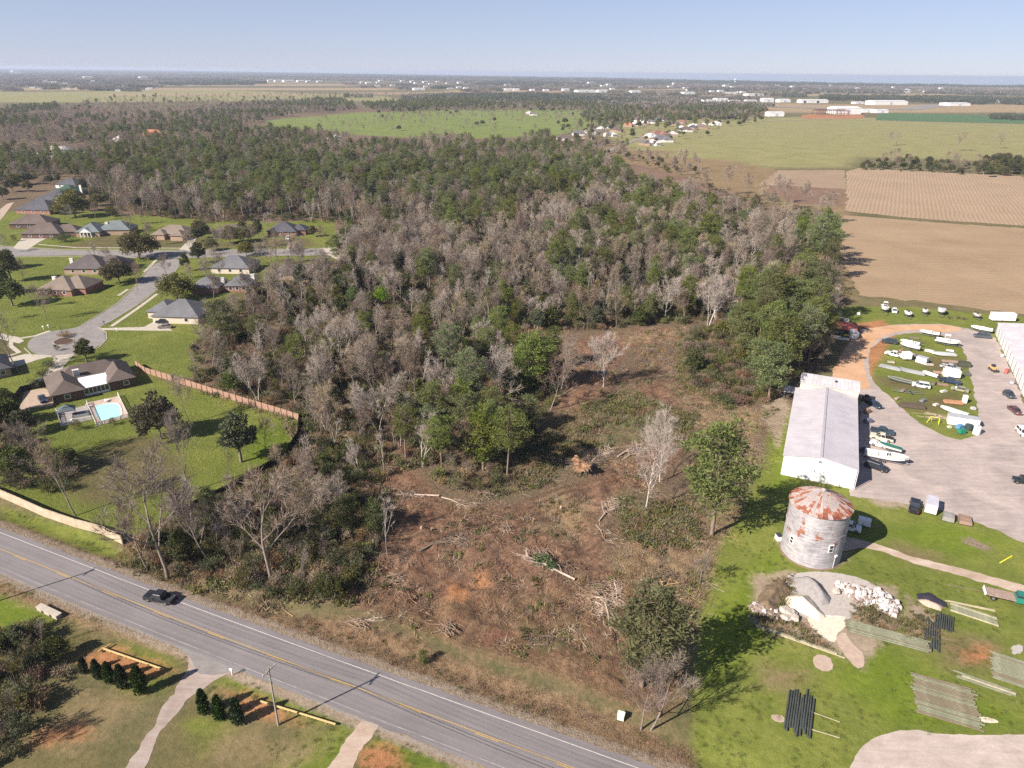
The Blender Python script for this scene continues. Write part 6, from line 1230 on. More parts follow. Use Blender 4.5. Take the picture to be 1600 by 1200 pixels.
for i, (x, y, lab) in enumerate([(140, 636, 'white lounge chair at the upper left of the pool deck'), (168, 627, 'white chair on the deck beside the sunroom'), (113, 658, 'pale patio chair under the pavilion edge')]):
    p = G(x, y); t = thing('lounge_chair', lab, 'chair', (p[0], p[1], .06), R(20+60*i)); b = MB(); b.box((0, 0, .35), (1.3, .6, .06)); b.build('seat', WFN, t); b = MB(); b.box((-.75, 0, .6), (.06, .6, .6)); b.build('backrest', WFN, t)
    for sx_ in (-.5, .5):
        for sy in (-.25, .25): b = MB(); b.box((sx_, sy, .16), (.05, .05, .32)); b.build('leg', WFN, t)
WOOD = surf('sunlit cedar boards', (.36, .23, .165), (.25, .155, .11), 2.5, .85); WOODD = surf('dark fence post', (.13, .08, .055), None, 3, .9); DFEN = surf('shade-dark fence boards', (.035, .028, .026), (.02, .017, .016), 1.5, .9); TANW = surf('tan plastered wall', (.50, .41, .30), (.36, .28, .20), .9, .9, .1)  # DFEN: shade on the curving fence's camera side painted into the board colour
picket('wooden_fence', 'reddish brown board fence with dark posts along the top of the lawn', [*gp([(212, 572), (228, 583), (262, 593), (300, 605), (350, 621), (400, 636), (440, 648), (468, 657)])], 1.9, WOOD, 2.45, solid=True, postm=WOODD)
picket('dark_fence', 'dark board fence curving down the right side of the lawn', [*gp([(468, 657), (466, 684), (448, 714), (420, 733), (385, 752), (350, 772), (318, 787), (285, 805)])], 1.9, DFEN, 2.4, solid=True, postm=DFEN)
picket('boundary_wall', 'pale tan boundary wall running beside the highway grass', [*gp([(-60, 752), (0, 776), (30, 789), (70, 807), (120, 824), (160, 834), (192, 850)])], 2.0, TANW, 4.0, cat='wall', solid=.25)
picket('garden_fence', 'dark wooden fence along the paved parking court', [*gp([(0, 652), (18, 633), (34, 612), (52, 608), (72, 604)])], 1.7, DFEN, 2.4, solid=True, postm=WOODD)
b = MB()
for x in range(0, 34): b.box((-185+1.9*x, 402+.25*x, .8), (.9, .12, 1.4+.3*(x % 2)))
tag(b.build('garden_fence', surf('far fence boards', (.25, .18, .12), None, 2, .9)), 'broken line of low fence boards behind the tan roofed houses', 'fence')
# ------------------------------------------------------------------ utility pole and wires
POLE = surf('weathered utility pole', (.34, .31, .26), (.23, .20, .17), 3, .9); WIRE = surf('aluminium wire', (.42, .42, .42), None, 1, .5, 0, .5)
pb = G(435, 1133)[:2]; along = RD
tips = []
for i, (off, lab) in enumerate([(0, 'grey wooden utility pole with crossarm beside the highway entrance'), (-62, 'utility pole farther left along the highway line'), (66, 'utility pole farther right along the highway line')]):
    p = pb+along*off; an = math.atan2(RN[1], RN[0]); t = thing('utility_pole', lab, 'utility pole', (p[0], p[1], 0), an)
    b = MB(); b.tube([(0, 0, -.3), (0, 0, 10.9)], [.17, .11], 10); b.build('pole', POLE, t)
    b = MB(); b.box((0, 0, 10.3), (2.5, .12, .14)); b.tube([(.5, .02, 10.2), (0, .05, 9.6)], .03, 5); b.tube([(-.5, .02, 10.2), (0, .05, 9.6)], .03, 5); b.build('crossarm', POLE, t)
    tp = []
    for x in (-1.15, -.45, .45, 1.15):
        q = MB(); q.tube([(x, 0, 10.37), (x, 0, 10.6)], [.06, .04], 8); q.build('insulator', surf('porcelain', (.6, .6, .58), None, 2, .3), t); tp.append((x, 10.62))
    tips.append((p, tp+[(0, 8.6), (0.12, 8.1)]))
for (pa, ta), (pc, tc), side in ((tips[1], tips[0], 'left'), (tips[0], tips[2], 'right')):
    for j, ((xa, za), (xc, zc)) in enumerate(zip(ta, tc)):
        A_ = pa+RN*xa; B_ = pc+RN*xc; pts = []
        for q in range(17): u = q/16; p = A_*(1-u)+B_*u; pts.append((p[0], p[1], za-4*u*(1-u)*(1.1 if j < 4 else .8)))
        b = MB(); b.tube(pts, .011 if j < 4 else .028, 4); o = b.build('overhead_wire', WIRE); tag(o, f'{["nearest outer", "inner near", "inner far", "farthest outer", "upper communication", "lower communication"][j]} overhead wire running {side} from the utility pole', 'wire', 'overhead wires along the highway')
b = MB(); 
def lamp(px_, py_, lab, h):
    p = G(px_, py_); t = thing('street_lamp', lab, 'lamp', (p[0], p[1], .05)); b = MB(); b.tube([(0, 0, 0), (0, 0, h)], [.09, .06], 8); b.build('pole', DARKM, t); b = MB(); b.tube([(0, 0, h), (0, 0, h+.25), (0, 0, h+.5)], [.12, .22, .05], 8); b.build('lantern', surf('lantern glass', (.3, .3, .28), None, 2, .3), t)
lamp(98, 526, 'black street lamp on the planted cul-de-sac island', 4.2); lamp(222, 436, 'dark lamp post on the corner below the spreading oak', 4.0)
t_ = smoothpoly(gp([(82, 534), (100, 527), (118, 531), (112, 537), (95, 540), (84, 538)]), 2); t = thing('planting_bed', 'round mulched planting bed in the cul-de-sac', 'planting bed', (0, 0, 0)); poly_obj('mulch', t_, .16, surf('red mulch', (.10, .055, .04), (.055, .035, .025), 3, .95), t)
b = MB()
for i in range(len(t_)):
    a, c = t_[i], t_[(i+1) % len(t_)]; m_ = (a+c)/2; d = c-a; b.box((m_[0], m_[1], .09), (np.hypot(*d)+.1, .25, .18+.002*(i % 2)), math.atan2(d[1], d[0]))
b.build('kerb_ring', KERB, t)
def mailbox(px_, py_, lab, m, an=0):
    p = G(px_, py_); t = thing('mailbox', lab, 'mailbox', (p[0], p[1], 0), an); b = MB(); b.box((0, 0, .5), (.12, .12, 1.0)); b.build('post', m, t); b = MB(); b.box((0, 0, 1.12), (.55, .28, .28)); b.tube([(-.27, 0, 1.2), (.27, 0, 1.2)], .15, 10); b.build('box', m, t)
mailbox(363, 1055, 'white mailbox at the gravel entrance beside the highway', WHITE, R(-23)); mailbox(163, 507, 'black mailbox on the pavement at the cul-de-sac mouth', DARKM); mailbox(183, 518, 'small white post beside the driveway', WHITE); mailbox(68, 515, 'left white mailbox of the pair above the cul-de-sac', WHITE); mailbox(76, 513, 'right white mailbox of the pair above the cul-de-sac', WHITE)
p = G(970, 1122); t = thing('utility_pedestal', 'pale green utility pedestal in the dry grass beside the highway', 'utility box', (p[0], p[1], -.1), R(-20)); b = MB(); b.box((0, 0, .5), (.95, .75, 1.0), 0, 0, (.94, .94)); b.build('cabinet', surf('pale green cabinet', (.62, .68, .55), (.52, .58, .46), 2, .5), t); b = MB(); b.box((0, 0, 1.03), (1.05, .85, .08)); b.build('lid', surf('cabinet lid', (.7, .75, .62), None, 2, .5), t)
RAIL = surf('yellow pine rail', (.52, .38, .17), (.38, .26, .12), 2, .8)
for a, c, lab in [((161, 1016), (256, 1049), 'long yellow timber rail left of the gravel entrance'), ((155, 1021), (174, 1010), 'short crossed timber at the left end of the rail'), ((408, 1099), (525, 1135), 'long yellow timber rail below the utility pole')]:
    A = G(*a); B_ = G(*c); d = B_-A; n = max(2, int(np.hypot(*d[:2])/2.6)); t = thing('timber_rail', lab, 'timber rail', (A[0], A[1], 0)); b = MB(); b.tube([(0, 0, .45), tuple((B_-A)+np.array([0, 0, .45]))], .15, 8); b.build('rail', RAIL, t)
    for i in range(n): q = d*(i+.5)/n; b = MB(); b.tube([(q[0], q[1], -.1), (q[0], q[1], .3)], .12, 8); b.build('post', RAIL, t)
A = G(62, 951); B_ = G(93, 966); d = B_-A; t = thing('culvert_headwall', 'pale concrete culvert headwall in the grass below the highway', 'culvert', (A[0], A[1], 0), math.atan2(d[1], d[0])); L_ = float(np.hypot(*d[:2])); b = MB(); b.box((L_/2, 0, .35), (L_, .9, .7)); b.box((L_/2, 0, .74), (L_+.2, 1.1, .1)); b.build('headwall', CONC, t)
for i in (.3, .7): b = MB(); b.tube([(L_*i, -.52, .3), (L_*i, -.46, .3)], .28, 12); b.build('pipe_mouth', DARKM, t)
# ------------------------------------------------------------------ vehicles
def wheel(x, y, r, w, parent):
    b = MB(); b.tube([(x, y-w/2, r), (x, y+w/2, r)], r, 14); o = b.build('wheel', TYRE, parent)
    b = MB(); s = 1 if y > 0 else -1; b.tube([(x, y+s*(w/2-.02), r), (x, y+s*(w/2+.02), r)], r*.55, 10); b.build('rim', STEEL, o)
def car(kind, label, a, c, col, L=None, cat=None, z=.03, load=None, wr=None, roofrail=False):
    """a: rear, c: front in photo pixels (or world tuples when z given as tuple)"""
    ctr, an, Lp = px_obj(a, c); W = {'pickup': 1.98, 'suv': 1.92, 'sedan': 1.82, 'jeep': 1.85}[kind]; L = L or {'pickup': 5.8, 'suv': 4.9, 'sedan': 4.7, 'jeep': 4.3}[kind]
    nm = {'pickup': 'pickup_truck', 'suv': 'suv', 'sedan': 'parked_car', 'jeep': 'off_road_car'}[kind]
    t = thing(nm, label, cat or {'pickup': 'pickup', 'suv': 'car', 'sedan': 'car', 'jeep': 'car'}[kind], (ctr[0], ctr[1], z), an)
    pm = paint('car paint %.2f %.2f %.2f' % col, col); r = {'pickup': .40, 'suv': .37, 'sedan': .33, 'jeep': .40}[kind]; h = L/2
    def lower(b, x0, x1, zt0, zt1, zb=.32, w=W, nose=.12):
        # rounded slab between x0 and x1, sides tucked in towards the top
        y = w/2; vs = []
        for x, zt, k_ in ((x0, zt0, .94), (x0+nose, zt0+.04, 1.0), (x1-nose*1.5, zt1+.03, 1.0), (x1, zt1-.12, .9)):
            vs += [(x, -y*k_, zb), (x, -y*k_*1.0, zb+(zt-zb)*.6), (x, -y*k_*.93, zt), (x, y*k_*.93, zt), (x, y*k_, zb+(zt-zb)*.6), (x, y*k_, zb)]
        fs = [(i*6+j, i*6+(j+1) % 6, (i+1)*6+(j+1) % 6, (i+1)*6+j) for i in range(3) for j in range(6)]; fs = [f[::-1] for f in fs]; fs += [tuple(range(6)), tuple(range(23, 17, -1))]
        b.add(vs, fs)
    def green(x0, x1, z0, z1, f0, f1, name='window', m=GLASS, w=W, roof=True):
        y = w/2*.93; yt = w/2*.76; g = MB(); vs = [(x0, -y, z0), (x1, -y, z0), (x1, y, z0), (x0, y, z0), (x0+f0, -yt, z1), (x1-f1, -yt, z1), (x1-f1, yt, z1), (x0+f0, yt, z1)]
        g.add(vs, [(4, 5, 6, 7), (0, 1, 5, 4), (1, 2, 6, 5), (2, 3, 7, 6), (3, 0, 4, 7)]); g.build('windows', GLASS, t)
        b2 = MB(); xa, xb = x0+f0-.06, x1-f1+.04; yy = yt+.03
        b2.box(((xa+xb)/2, 0, z1+.025), (xb-xa, yy*2, .07), 0, 0, (.95, .93))
        for s in (-1, 1):   # pillars
            for (xa_, xb_) in ((x0+.02, x0+f0), (x1-.03, x1-f1), ((x0+x1)/2, (x0+x1)/2-.05)):
                b2.tube([(xa_, s*(y+.01), z0), (xb_, s*(yt+.01), z1)], .055, 4)
        return b2
    b = MB()
    if kind == 'pickup':
        lower(b, -h+1.75, h, .98, 1.06); b.box((-h+.98, 0, .62), (1.75, W*.92, .10)); bw = W/2-.05
        for s in (-1, 1): b.box((-h+.92, s*bw, .72), (1.82, .09, .62))
        b.box((-h+.06, 0, .74), (.08, W-.1, .56)); b.box((h*.0, 0, .34), (L*.92, W*.8, .12)); b.box((-h-.06, 0, .48), (.14, W*.92, .18)); bo = b.build('body', pm, t)
        q = green(-h+1.78, h-1.35, 1.02, 1.72, .28, .85); q.build('roof', pm, t)
        bf = MB(); bf.box((-h+.95, 0, .69), (1.66, W*.84, .04)); bf.build('bed_liner', DARKM, t)
        if load == 'cover': m = MB(); m.box((-h+.95, 0, 1.06), (1.75, W*.9, .05)); m.build('bed_cover', surf('black bed cover', (.03, .03, .035), None, 2, .6), t)
        if load == 'box': m = MB(); m.box((-h+.95, 0, 1.35), (1.7, W*.9, .75), 0, 0, (.96, .9)); m.build('bed_cap', pm, t)
    elif kind == 'sedan':
        lower(b, -h, h, .86, .82, .24); bo = b.build('body', pm, t); green(-h+.55, h-1.05, .86, 1.40, .65, .85).build('roof', pm, t)
    elif kind == 'suv':
        lower(b, -h, h, 1.0, .98, .28); bo = b.build('body', pm, t); green(-h+.1, h-1.0, 1.0, 1.68, .35, .75).build('roof', pm, t)
    else:
        lower(b, -h+.1, h, .98, 1.05, .42); b.box((0, 0, .42), (L*.96, W*.7, .12)); bo = b.build('body', pm, t); green(-h+.15, h-1.25, 1.0, 1.78, .08, .22).build('roof', surf('soft top', (.03, .03, .03), None, 2, .8), t)
        for s in (-1, 1): m = MB(); m.box((h-.55, s*(W/2+.02), .86), (1.0, .3, .06)); m.box((-h+.75, s*(W/2+.02), .86), (.95, .3, .06)); m.build('fender', DARKM, t)
        m = MB(); m.tube([(-h-.05, .3, 1.0), (-h-.25, .3, 1.0)], .36, 12); m.build('spare_wheel', TYRE, t)
    rr = r
    for x in (-h*.62, h*.64):
        for s in (-1, 1): wheel(x, s*(W/2-.12), rr, .26, t)
    for s in (-1, 1):
        m = MB(); m.box((h-.05, s*W*.36, .74), (.14, .34, .17)); m.build('headlight', CHROME, t)
        m = MB(); m.box((-h-.005, s*W*.41, .82), (.1, .16, .26)); m.build('tail_light', REDL, t)
        m = MB(); m.box((h*.22, s*(W/2+.1), 1.05), (.12, .2, .16)); m.build('mirror', pm, t)
    m = MB(); m.box((h+.0, 0, .46), (.12, W*.85, .18)); m.build('bumper', STEEL if kind in ('pickup', 'jeep') else pm, t)
    return t
BK = (.018, .02, .026); NV = (.02, .035, .07); WH = (.75, .75, .73); SV = (.42, .43, .44); CRM = (.62, .56, .42)
car('pickup', 'black pickup driving left on the highway', (272, 942), (230, 934), BK, 5.6, z=.035)
car('sedan', 'dark blue car on the paved court beside the brick house', (64, 621), (71, 632), NV, 4.6, z=.07)
car('suv', 'dark car tucked beside the hedge at the house garage', (66, 601), (58, 603), NV, 4.6, z=.06)
car('suv', 'black car at the carport of the cream brick house', (268, 504), (242, 505), BK, 4.9, z=.05); car('sedan', 'grey brown car parked in front of the black one at the carport', (270, 512), (246, 513), (.20, .17, .15), 4.7, z=.065)
car('suv', 'dark van in the driveway of the broad brown roofed house', (53, 366), (48, 372), (.12, .14, .18), 4.9, z=.065); car('suv', 'white car beside the black roofed house', (452, 371), (448, 377), WH, 4.8, z=.065)
car('sedan', 'white car at the back of the yard between two boats', (1396, 482), (1398, 493), WH, 4.7)
car('suv', 'dark grey pickup shaped car beside the red boat by the storage building', (1550, 529), (1518, 526), (.07, .085, .10), 5.3)
car('suv', 'dark station car at the upper left of the grass island', (1401, 538), (1378, 535), (.035, .045, .045), 5.0)
car('pickup', 'white pickup with blue stripe on the grass island', (1411, 560), (1383, 553), WH, 5.6)
car('pickup', 'silver pickup on the right of the grass island', (1469, 573), (1500, 581), SV, 5.6)
car('pickup', 'dark blue pickup beside the white box trailer', (1467, 595), (1501, 602), NV, 5.7)
car('suv', 'white estate car in the middle of the grass island', (1451, 607), (1426, 603), (.66, .67, .66), 4.8)
car('sedan', 'rusty olive old car in weeds on the grass island', (1509, 613), (1490, 609), (.28, .27, .16), 4.5)
car('sedan', 'maroon car by the storage doors at the right', (1576, 637), (1594, 651), (.13, .05, .055), 4.8)
car('suv', 'dark buggy like car near the storage doors', (1570, 616), (1582, 624), (.05, .06, .08), 3.6)
car('suv', 'white car cut by the right edge of the yard', (1592, 673), (1602, 684), WH, 4.8)
car('sedan', 'dark car beside the forklift at the far end of the shed', (1359, 631), (1374, 639), NV, 4.5)
car('pickup', 'dark blue pickup parked nose out beside the shed', (1361, 674), (1395, 680), (.03, .06, .09), 5.4)
car('pickup', 'cream pickup with brown bed beside the shed', (1394, 691), (1360, 683), CRM, 5.4, load='cover')
car('pickup', 'white pickup beside the green covered skiff', (1396, 704), (1360, 693), WH, 5.6, load='cover')
car('suv', 'black car in the shade beside the large white boat', (1352, 727), (1385, 738), BK, 5.0)
car('pickup', 'black pickup seen from behind on the lower edge of the yard', (1426, 806), (1430, 783), BK, 5.6)
car('jeep', 'black open off-road car at the right edge of the yard', (1610, 757), (1585, 753), (.015, .025, .022), 4.2)
car('suv', 'white car in the shadow behind the silo', (1316, 824), (1334, 829), WH, 4.7, z=.05)
p0 = G(1338, 815)
# flatbed farm truck
ctr, an, _ = px_obj((1552, 933), (1600, 944)); t = thing('flatbed_truck', 'green cab truck with wooden flatbed at the right edge of the grass', 'truck', (ctr[0], ctr[1], 0), an); GRN = paint('truck green', (.02, .20, .15))
b = MB(); b.box((-1.6, 0, 1.0), (4.6, 2.3, .16)); b.build('flatbed', surf('weathered bed boards', (.36, .27, .22), (.22, .16, .13), 2, .9), t)
b = MB(); b.box((-3.9, 0, 1.2), (.1, 2.3, .35)); b.box((-3.98, 0, .9), (.12, 2.2, .2)); b.build('tail_board', WHITE, t)
b = MB(); b.box((1.55, 0, 1.1), (1.7, 2.0, 1.0), 0, 0, (.98, .92)); b.box((3.0, 0, .95), (1.5, 1.8, .7), 0, 0, (.95, .9)); b.build('cab', GRN, t)
b = MB(); b.box((1.5, 0, 1.75), (1.35, 1.75, .5), 0, 0, (.8, .88)); b.build('windows', GLASS, t); b = MB(); b.box((1.5, 0, 2.04), (1.1, 1.6, .08)); b.build('roof', GRN, t)
b = MB(); b.box((-.5, 0, .75), (6.6, .9, .25)); b.build('chassis', DARKM, t)
for x in (-2.6, 2.6):
    for s in (-1, 1): wheel(x, s*.95, .45, .3, t)
for s in (-1, 1): b = MB(); b.box((3.76, s*.65, .95), (.06, .3, .25)); b.build('headlight', CHROME, t)
# ------------------------------------------------------------------ boats and trailers
def trailer_frame(label, a, c, L=None, w=2.0, axle=0, m=STEEL, z=.03, name='boat_trailer', cross=4):
    """c: hitch end"""
    ctr, an, Lp = px_obj(a, c); L = L or Lp; t = thing(name, label, 'trailer', (ctr[0], ctr[1], z), an); h = L/2
    b = MB()
    for s in (-1, 1): b.box((-.7, s*w*.36, .55), (L-1.6, .1, .12)); b.tube([(h-1.5, s*w*.36, .55), (h-.1, 0, .55)], .06, 5)
    for i in range(cross): b.box((-h+.3+(L-2)*i/max(1, cross-1), 0, .551), (.1, w*.74, .09))
    b.build('frame', m, t)
    for x in ((-h*.25,) if not axle else (-h*.25-.45, -h*.25+.45)):
        for s in (-1, 1): wheel(x, s*w*.46, .3, .2, t)
    b = MB(); b.tube([(h-.4, 0, 0), (h-.4, 0, .75)], .05, 6); b.build('jockey_stand', m, t)
    return t, ctr, an, L
def boat(label, a, c, L=None, W=None, col=(.78, .78, .76), z=.75, deck=(.62, .60, .56), cover=None, console=True, motor=True, name='boat', stripe=None, tower=False, h=1.0, cat='boat'):
    """a: stern, c: bow"""
    ctr, an, Lp = px_obj(a, c); L = L or Lp; W = (W or L*.3)*1.22; h *= 1.12; t = thing(name, label, cat, (ctr[0], ctr[1], z), an); X = np.linspace(-L/2, L/2, 11)
    def wd(u): return W/2*(.90+.1*math.sin(min(1, u*1.6)*math.pi/2))*(1 if u < .5 else math.sqrt(max(0, 1-((u-.5)/.5)**2.3)))
    b = MB(); vs = []; n = 5
    for i, x in enumerate(X):
        u = i/10; w = max(wd(u), .02); sh = h*(.72+.28*u**2); kz = h*.55*max(0, (u-.55)/.45)**2
        vs += [(x, -w, sh), (x, -w*.86, sh*.42+kz*.5), (x, 0, kz), (x, w*.86, sh*.42+kz*.5), (x, w, sh)]
    fs = [(i*n+j, i*n+j+1, (i+1)*n+j+1, (i+1)*n+j) for i in range(10) for j in range(n-1)]; fs = [f[::-1] for f in fs]; fs.append(tuple(range(n)))
    b.add(vs, fs); pm = surf('boat gel coat %.2f %.2f %.2f' % col, col, tuple(q*.85 for q in col), 1, .3, 0, 0, .5); b.build('hull', pm, t, smooth=False)
    d = MB(); vs = []
    for i, x in enumerate(X): u = i/10; w = max(wd(u)-.10, .01); sh = h*(.72+.28*u**2); zz = sh-.28 if not cover else sh+.03+.22*math.sin(math.pi*u); vs += [(x*.97, -w, (sh if cover else zz)), (x*.97, 0, zz+.01), (x*.97, w, (sh if cover else zz))]
    d.add(vs, [(i*3+j, (i+1)*3+j, (i+1)*3+j+1, i*3+j+1)for i in range(10) for j in range(2)]); d.build('cover' if cover else 'deck', surf('boat deck %.2f %.2f %.2f' % (cover or deck), cover or deck, None, 2, .7), t)
    rr = MB(); 
    for s in (-1, 1): rr.tube([(x, s*wd(i/10)*.985, h*(.72+.28*(i/10)**2)) for i, x in enumerate(X)], .05, 4)
    rr.build('gunwale', surf('rub rail', stripe or (.5, .5, .5), None, 1, .4), t)
    if console and not cover:
        q = MB(); q.box((-L*.06, 0, h*.72+.15), (L*.13, W*.34, .8), 0, 0, (.8, .9)); q.build('console', pm, t); q = MB(); q.box((L*.03, 0, h*.72+.62), (.06, W*.4, .45)); q.build('windshield', GLASS, t)
        for s in (-1, 1): q = MB(); q.box((-L*.22, s*W*.18, h*.72), (.5, .45, .5)); q.build('seat', surf('boat seat', (.7, .68, .62), None, 3, .6), t)
    if tower:
        q = MB()
        for s in (-1, 1):
            for x in (-L*.14, L*.04): q.tube([(x, s*W*.28, h*.7), (x, s*W*.22, h+1.5)], .035, 5)
        q.box((-L*.05, 0, h+1.52), (L*.24, W*.5, .07)); q.build('t_top', WHITE, t)
    if motor:
        q = MB(); q.box((-L/2-.25, 0, h*.95), (.5, .42, .55), 0, 0, (.8, .8)); q.box((-L/2-.22, 0, h*.35), (.22, .16, 1.0)); q.build('outboard_motor', DARKM, t)
    return t
def boat_on(label, a, c, tl, **kw):
    """stern a, bow c; the hitch lies beyond the bow"""
    A = np.array(a, float); Cc = np.array(c, float); hitch = tuple(Cc+(Cc-A)*.12)
    trailer_frame(tl, a, hitch, axle=kw.get('L', 6) and kw.get('L', 6) > 8, w=2.1); return boat(label, a, c, **kw)
boat_on('largest white boat with long pointed bow beside the shed', (1353, 715), (1413, 727), 'long trailer with crank post under the largest white boat', L=9.6, W=2.7, h=1.35, tower=False)
boat_on('white cabin boat with bow toward the track at the back left', (1380, 480), (1383, 493), 'trailer under the back left cabin boat', L=6.8, W=2.4, h=1.3, tower=True)
boat_on('small white boat third from left in the back row', (1415, 490), (1421, 499), 'trailer under the third back row boat', L=5.0, W=2.1, cover=None)
boat_on('little white skiff in the middle of the back row', (1444, 487), (1445, 495), 'trailer under the little middle skiff', L=4.0, W=1.7)
boat_on('round grey white covered boat in the back row', (1470, 486), (1470, 496), 'trailer under the round covered boat', L=5.8, W=2.4, h=1.4, cover=(.6, .6, .6))
boat_on('small pinkish boat last in the back row', (1522, 494), (1529, 501), 'trailer under the last back row boat', L=4.2, W=1.8, col=(.6, .5, .47))
boat_on('white boat with red seats at the top right of the yard', (1547, 521), (1518, 516), 'trailer under the red seated boat', L=6.8, W=2.3, stripe=(.5, .08, .06))
boat_on('long narrow white boat with red trim at the top of the island', (1463, 527), (1439, 523), 'trailer under the narrow red trimmed boat', L=6.2, W=1.6, stripe=(.55, .12, .08))
boat_on('biggest white cruiser on the grass island', (1462, 536), (1497, 543), 'trailer under the white cruiser on the island', L=7.6, W=2.7, h=1.3, tower=True, stripe=(.1, .12, .25))
boat_on('upper of two white skiffs side by side at the island left', (1434, 543), (1407, 538), 'trailer under the upper white skiff', L=6.0, W=1.9)
boat_on('lower of two white skiffs side by side at the island left', (1435, 549), (1407, 543), 'trailer under the lower white skiff', L=6.2, W=2.0, cover=(.74, .74, .72))
boat('grey white sailboat hull lying pointed to the left', (1491, 557), (1457, 555), L=7.4, W=2.1, z=.05, cover=(.50, .54, .54), motor=False)
boat('sharp white hull beside the white shed trailer', (1505, 650), (1475, 641), L=7.0, W=1.7, z=.05, cover=(.78, .78, .77), motor=False)
boat('white skiff lying by the grey trailer on the island', (1461, 590), (1444, 585), L=4.6, W=1.5, z=.05, console=False)
boat('dark weedy jon boat at the left of the island', (1424, 601), (1391, 594), L=7.5, W=1.6, z=.05, col=(.10, .12, .11), deck=(.12, .11, .08), console=False, motor=False)
boat_on('green covered skiff beside the white pickup', (1400, 708), (1378, 702), 'trailer under the green covered skiff', L=5.4, W=1.7, cover=(.03, .14, .10), motor=False)
for a, c, lab in [((1479, 497), (1489, 498), 'rusty empty trailer left in the back row'), ((1494, 497), (1502, 499), 'dark empty trailer middle in the back row'), ((1503, 499), (1511, 500), 'dark empty trailer right in the back row'), ((1441, 617), (1393, 612), 'long empty boat trailer with pointed tongue on the island')]:
    trailer_frame(lab, a, c, w=1.8, m=STEEL if 'pointed' in lab else surf('rusty frame', (.16, .11, .08), (.09, .06, .05), 2, .9))
def box_trailer(label, a, c, L, W=2.2, H=2.2, m=WHITE, z=.03, roofm=None, tongue=True, name='box_trailer', lift=.5, cat='trailer'):
    ctr, an, _ = px_obj(a, c); t = thing(name, label, cat, (ctr[0], ctr[1], z), an); b = MB(); b.box((0, 0, lift+H/2), (L, W, H), 0, 0, (.985, .97)); b.build('body', m, t)
    b = MB(); b.box((0, 0, lift+H+.04), (L+.05, W+.03, .08)); b.build('roof', roofm or m, t); b = MB(); b.box((-L/2-.015, 0, lift+H/2), (.03, W*.85, H*.88)); b.build('rear_door', surf('trailer door', (.66, .66, .64), None, 2, .5), t)
    if tongue: b = MB(); b.tube([(L/2, -.5, .5), (L/2+1.1, 0, .5), (L/2, .5, .5)], .05, 5); b.build('tongue', STEEL, t)
    if lift > .3:
        for s in (-1, 1): wheel(-L*.08, s*W*.46, .34, .22, t)
    return t
GRR = ribbed('grey trailer roof', (.42, .43, .45), (.33, .34, .36), 0, .5)
box_trailer('long white enclosed trailer behind the end of the storage building', (1548, 501), (1582, 502), 8.5, 2.5, 2.6)
box_trailer('white box trailer behind the dark blue pickup on the island', (1474, 589), (1496, 591), 4.6, 2.1, 2.0)
box_trailer('white camper like box beside the black pickup on the lower edge', (1452, 808), (1454, 788), 4.2, 2.2, 2.0, roofm=surf('lavender roof', (.5, .49, .55), None, 1, .5))
box_trailer('small white box trailer hitched at the white pickup on the island', (1411, 562), (1419, 562), 2.6, 2.0, 2.0)
box_trailer('white container with grey roof at the lower tip of the island', (1484, 661), (1522, 667), 7.2, 2.6, 2.3, roofm=GRR, tongue=False, lift=.15, name='site_container', cat='container')
box_trailer('grey white container box on the upper middle of the island', (1433, 565), (1447, 569), 3.2, 2.0, 1.9, roofm=GRR, tongue=False, lift=.1, name='site_container', cat='container')
box_trailer('white upright cabinet box on the island near the orange rack', (1504, 630), (1508, 630), 1.0, 1.0, 2.2, tongue=False, lift=.1, name='metal_cabinet', cat='cabinet')
box_trailer('small pale cart box in the silo shadow', (1341, 820), (1357, 824), 2.3, 1.5, 1.2, tongue=True, lift=.5, name='utility_cart')
box_trailer('white vented box with small roof at the left foot of the silo', (1214, 841), (1218, 846), 1.3, 1.0, 1.1, tongue=False, lift=.05, name='equipment_box', cat='box', roofm=DARKM)
# grey flat stacks on low trailer
for i, (a, c, L, lab) in enumerate([((1377, 573), (1404, 579), 6.5, 'left of two long grey sheet stacks on the island'), ((1405, 578), (1441, 586), 8.0, 'right of two long grey sheet stacks on the island')]):
    ctr, an, Lp = px_obj(a, c); t = thing('sheet_stack', lab, 'stack', (ctr[0], ctr[1], .02), an); b = MB()
    for j in range(5): b.box(((j % 2)*.15, 0, .2+.14*j), (L-.2*j, 1.9-.12*j, .10))
    b.build('sheets', ribbed('grey sheet stack', (.42, .43, .44), (.28, .29, .30), 1, .4), t); b = MB()
    for x in (-L*.35, 0, L*.35): b.box((x, 0, .07), (.15, 1.9, .14))
    b.build('bearers', DARKM, t)
# tan skid loader and forklift, excavator in the woods
def loader(label, a, c, col, name='skid_loader'):
    ctr, an, _ = px_obj(a, c); t = thing(name, label, 'loader', (ctr[0], ctr[1], .03), an); pm = paint('machine tan %.2f' % col[0], col)
    b = MB(); b.box((-.2, 0, .85), (2.2, 1.2, .9), 0, 0, (.9, .95)); b.build('body', pm, t); b = MB(); b.box((.0, 0, 1.6), (1.1, .95, .7), 0, 0, (.85, .9)); b.build('cab', DARKM, t)
    for s in (-1, 1): b = MB(); b.tube([(-1.1, s*.72, 1.5), (.6, s*.72, 1.2), (1.5, s*.72, .5)], .1, 5); b.build('lift_arm', pm, t)
    b = MB(); b.box((1.8, 0, .35), (.6, 1.7, .55)); b.build('bucket', DARKM, t)
    for x in (-.65, .65):
        for s in (-1, 1): wheel(x, s*.78, .42, .3, t)
loader('tan skid loader on the gravel near the storage doors', (1545, 575), (1556, 582), (.55, .38, .16)); loader('brown forklift like loader in the shade at the shed corner', (1349, 624), (1357, 630), (.28, .16, .09), 'forklift')
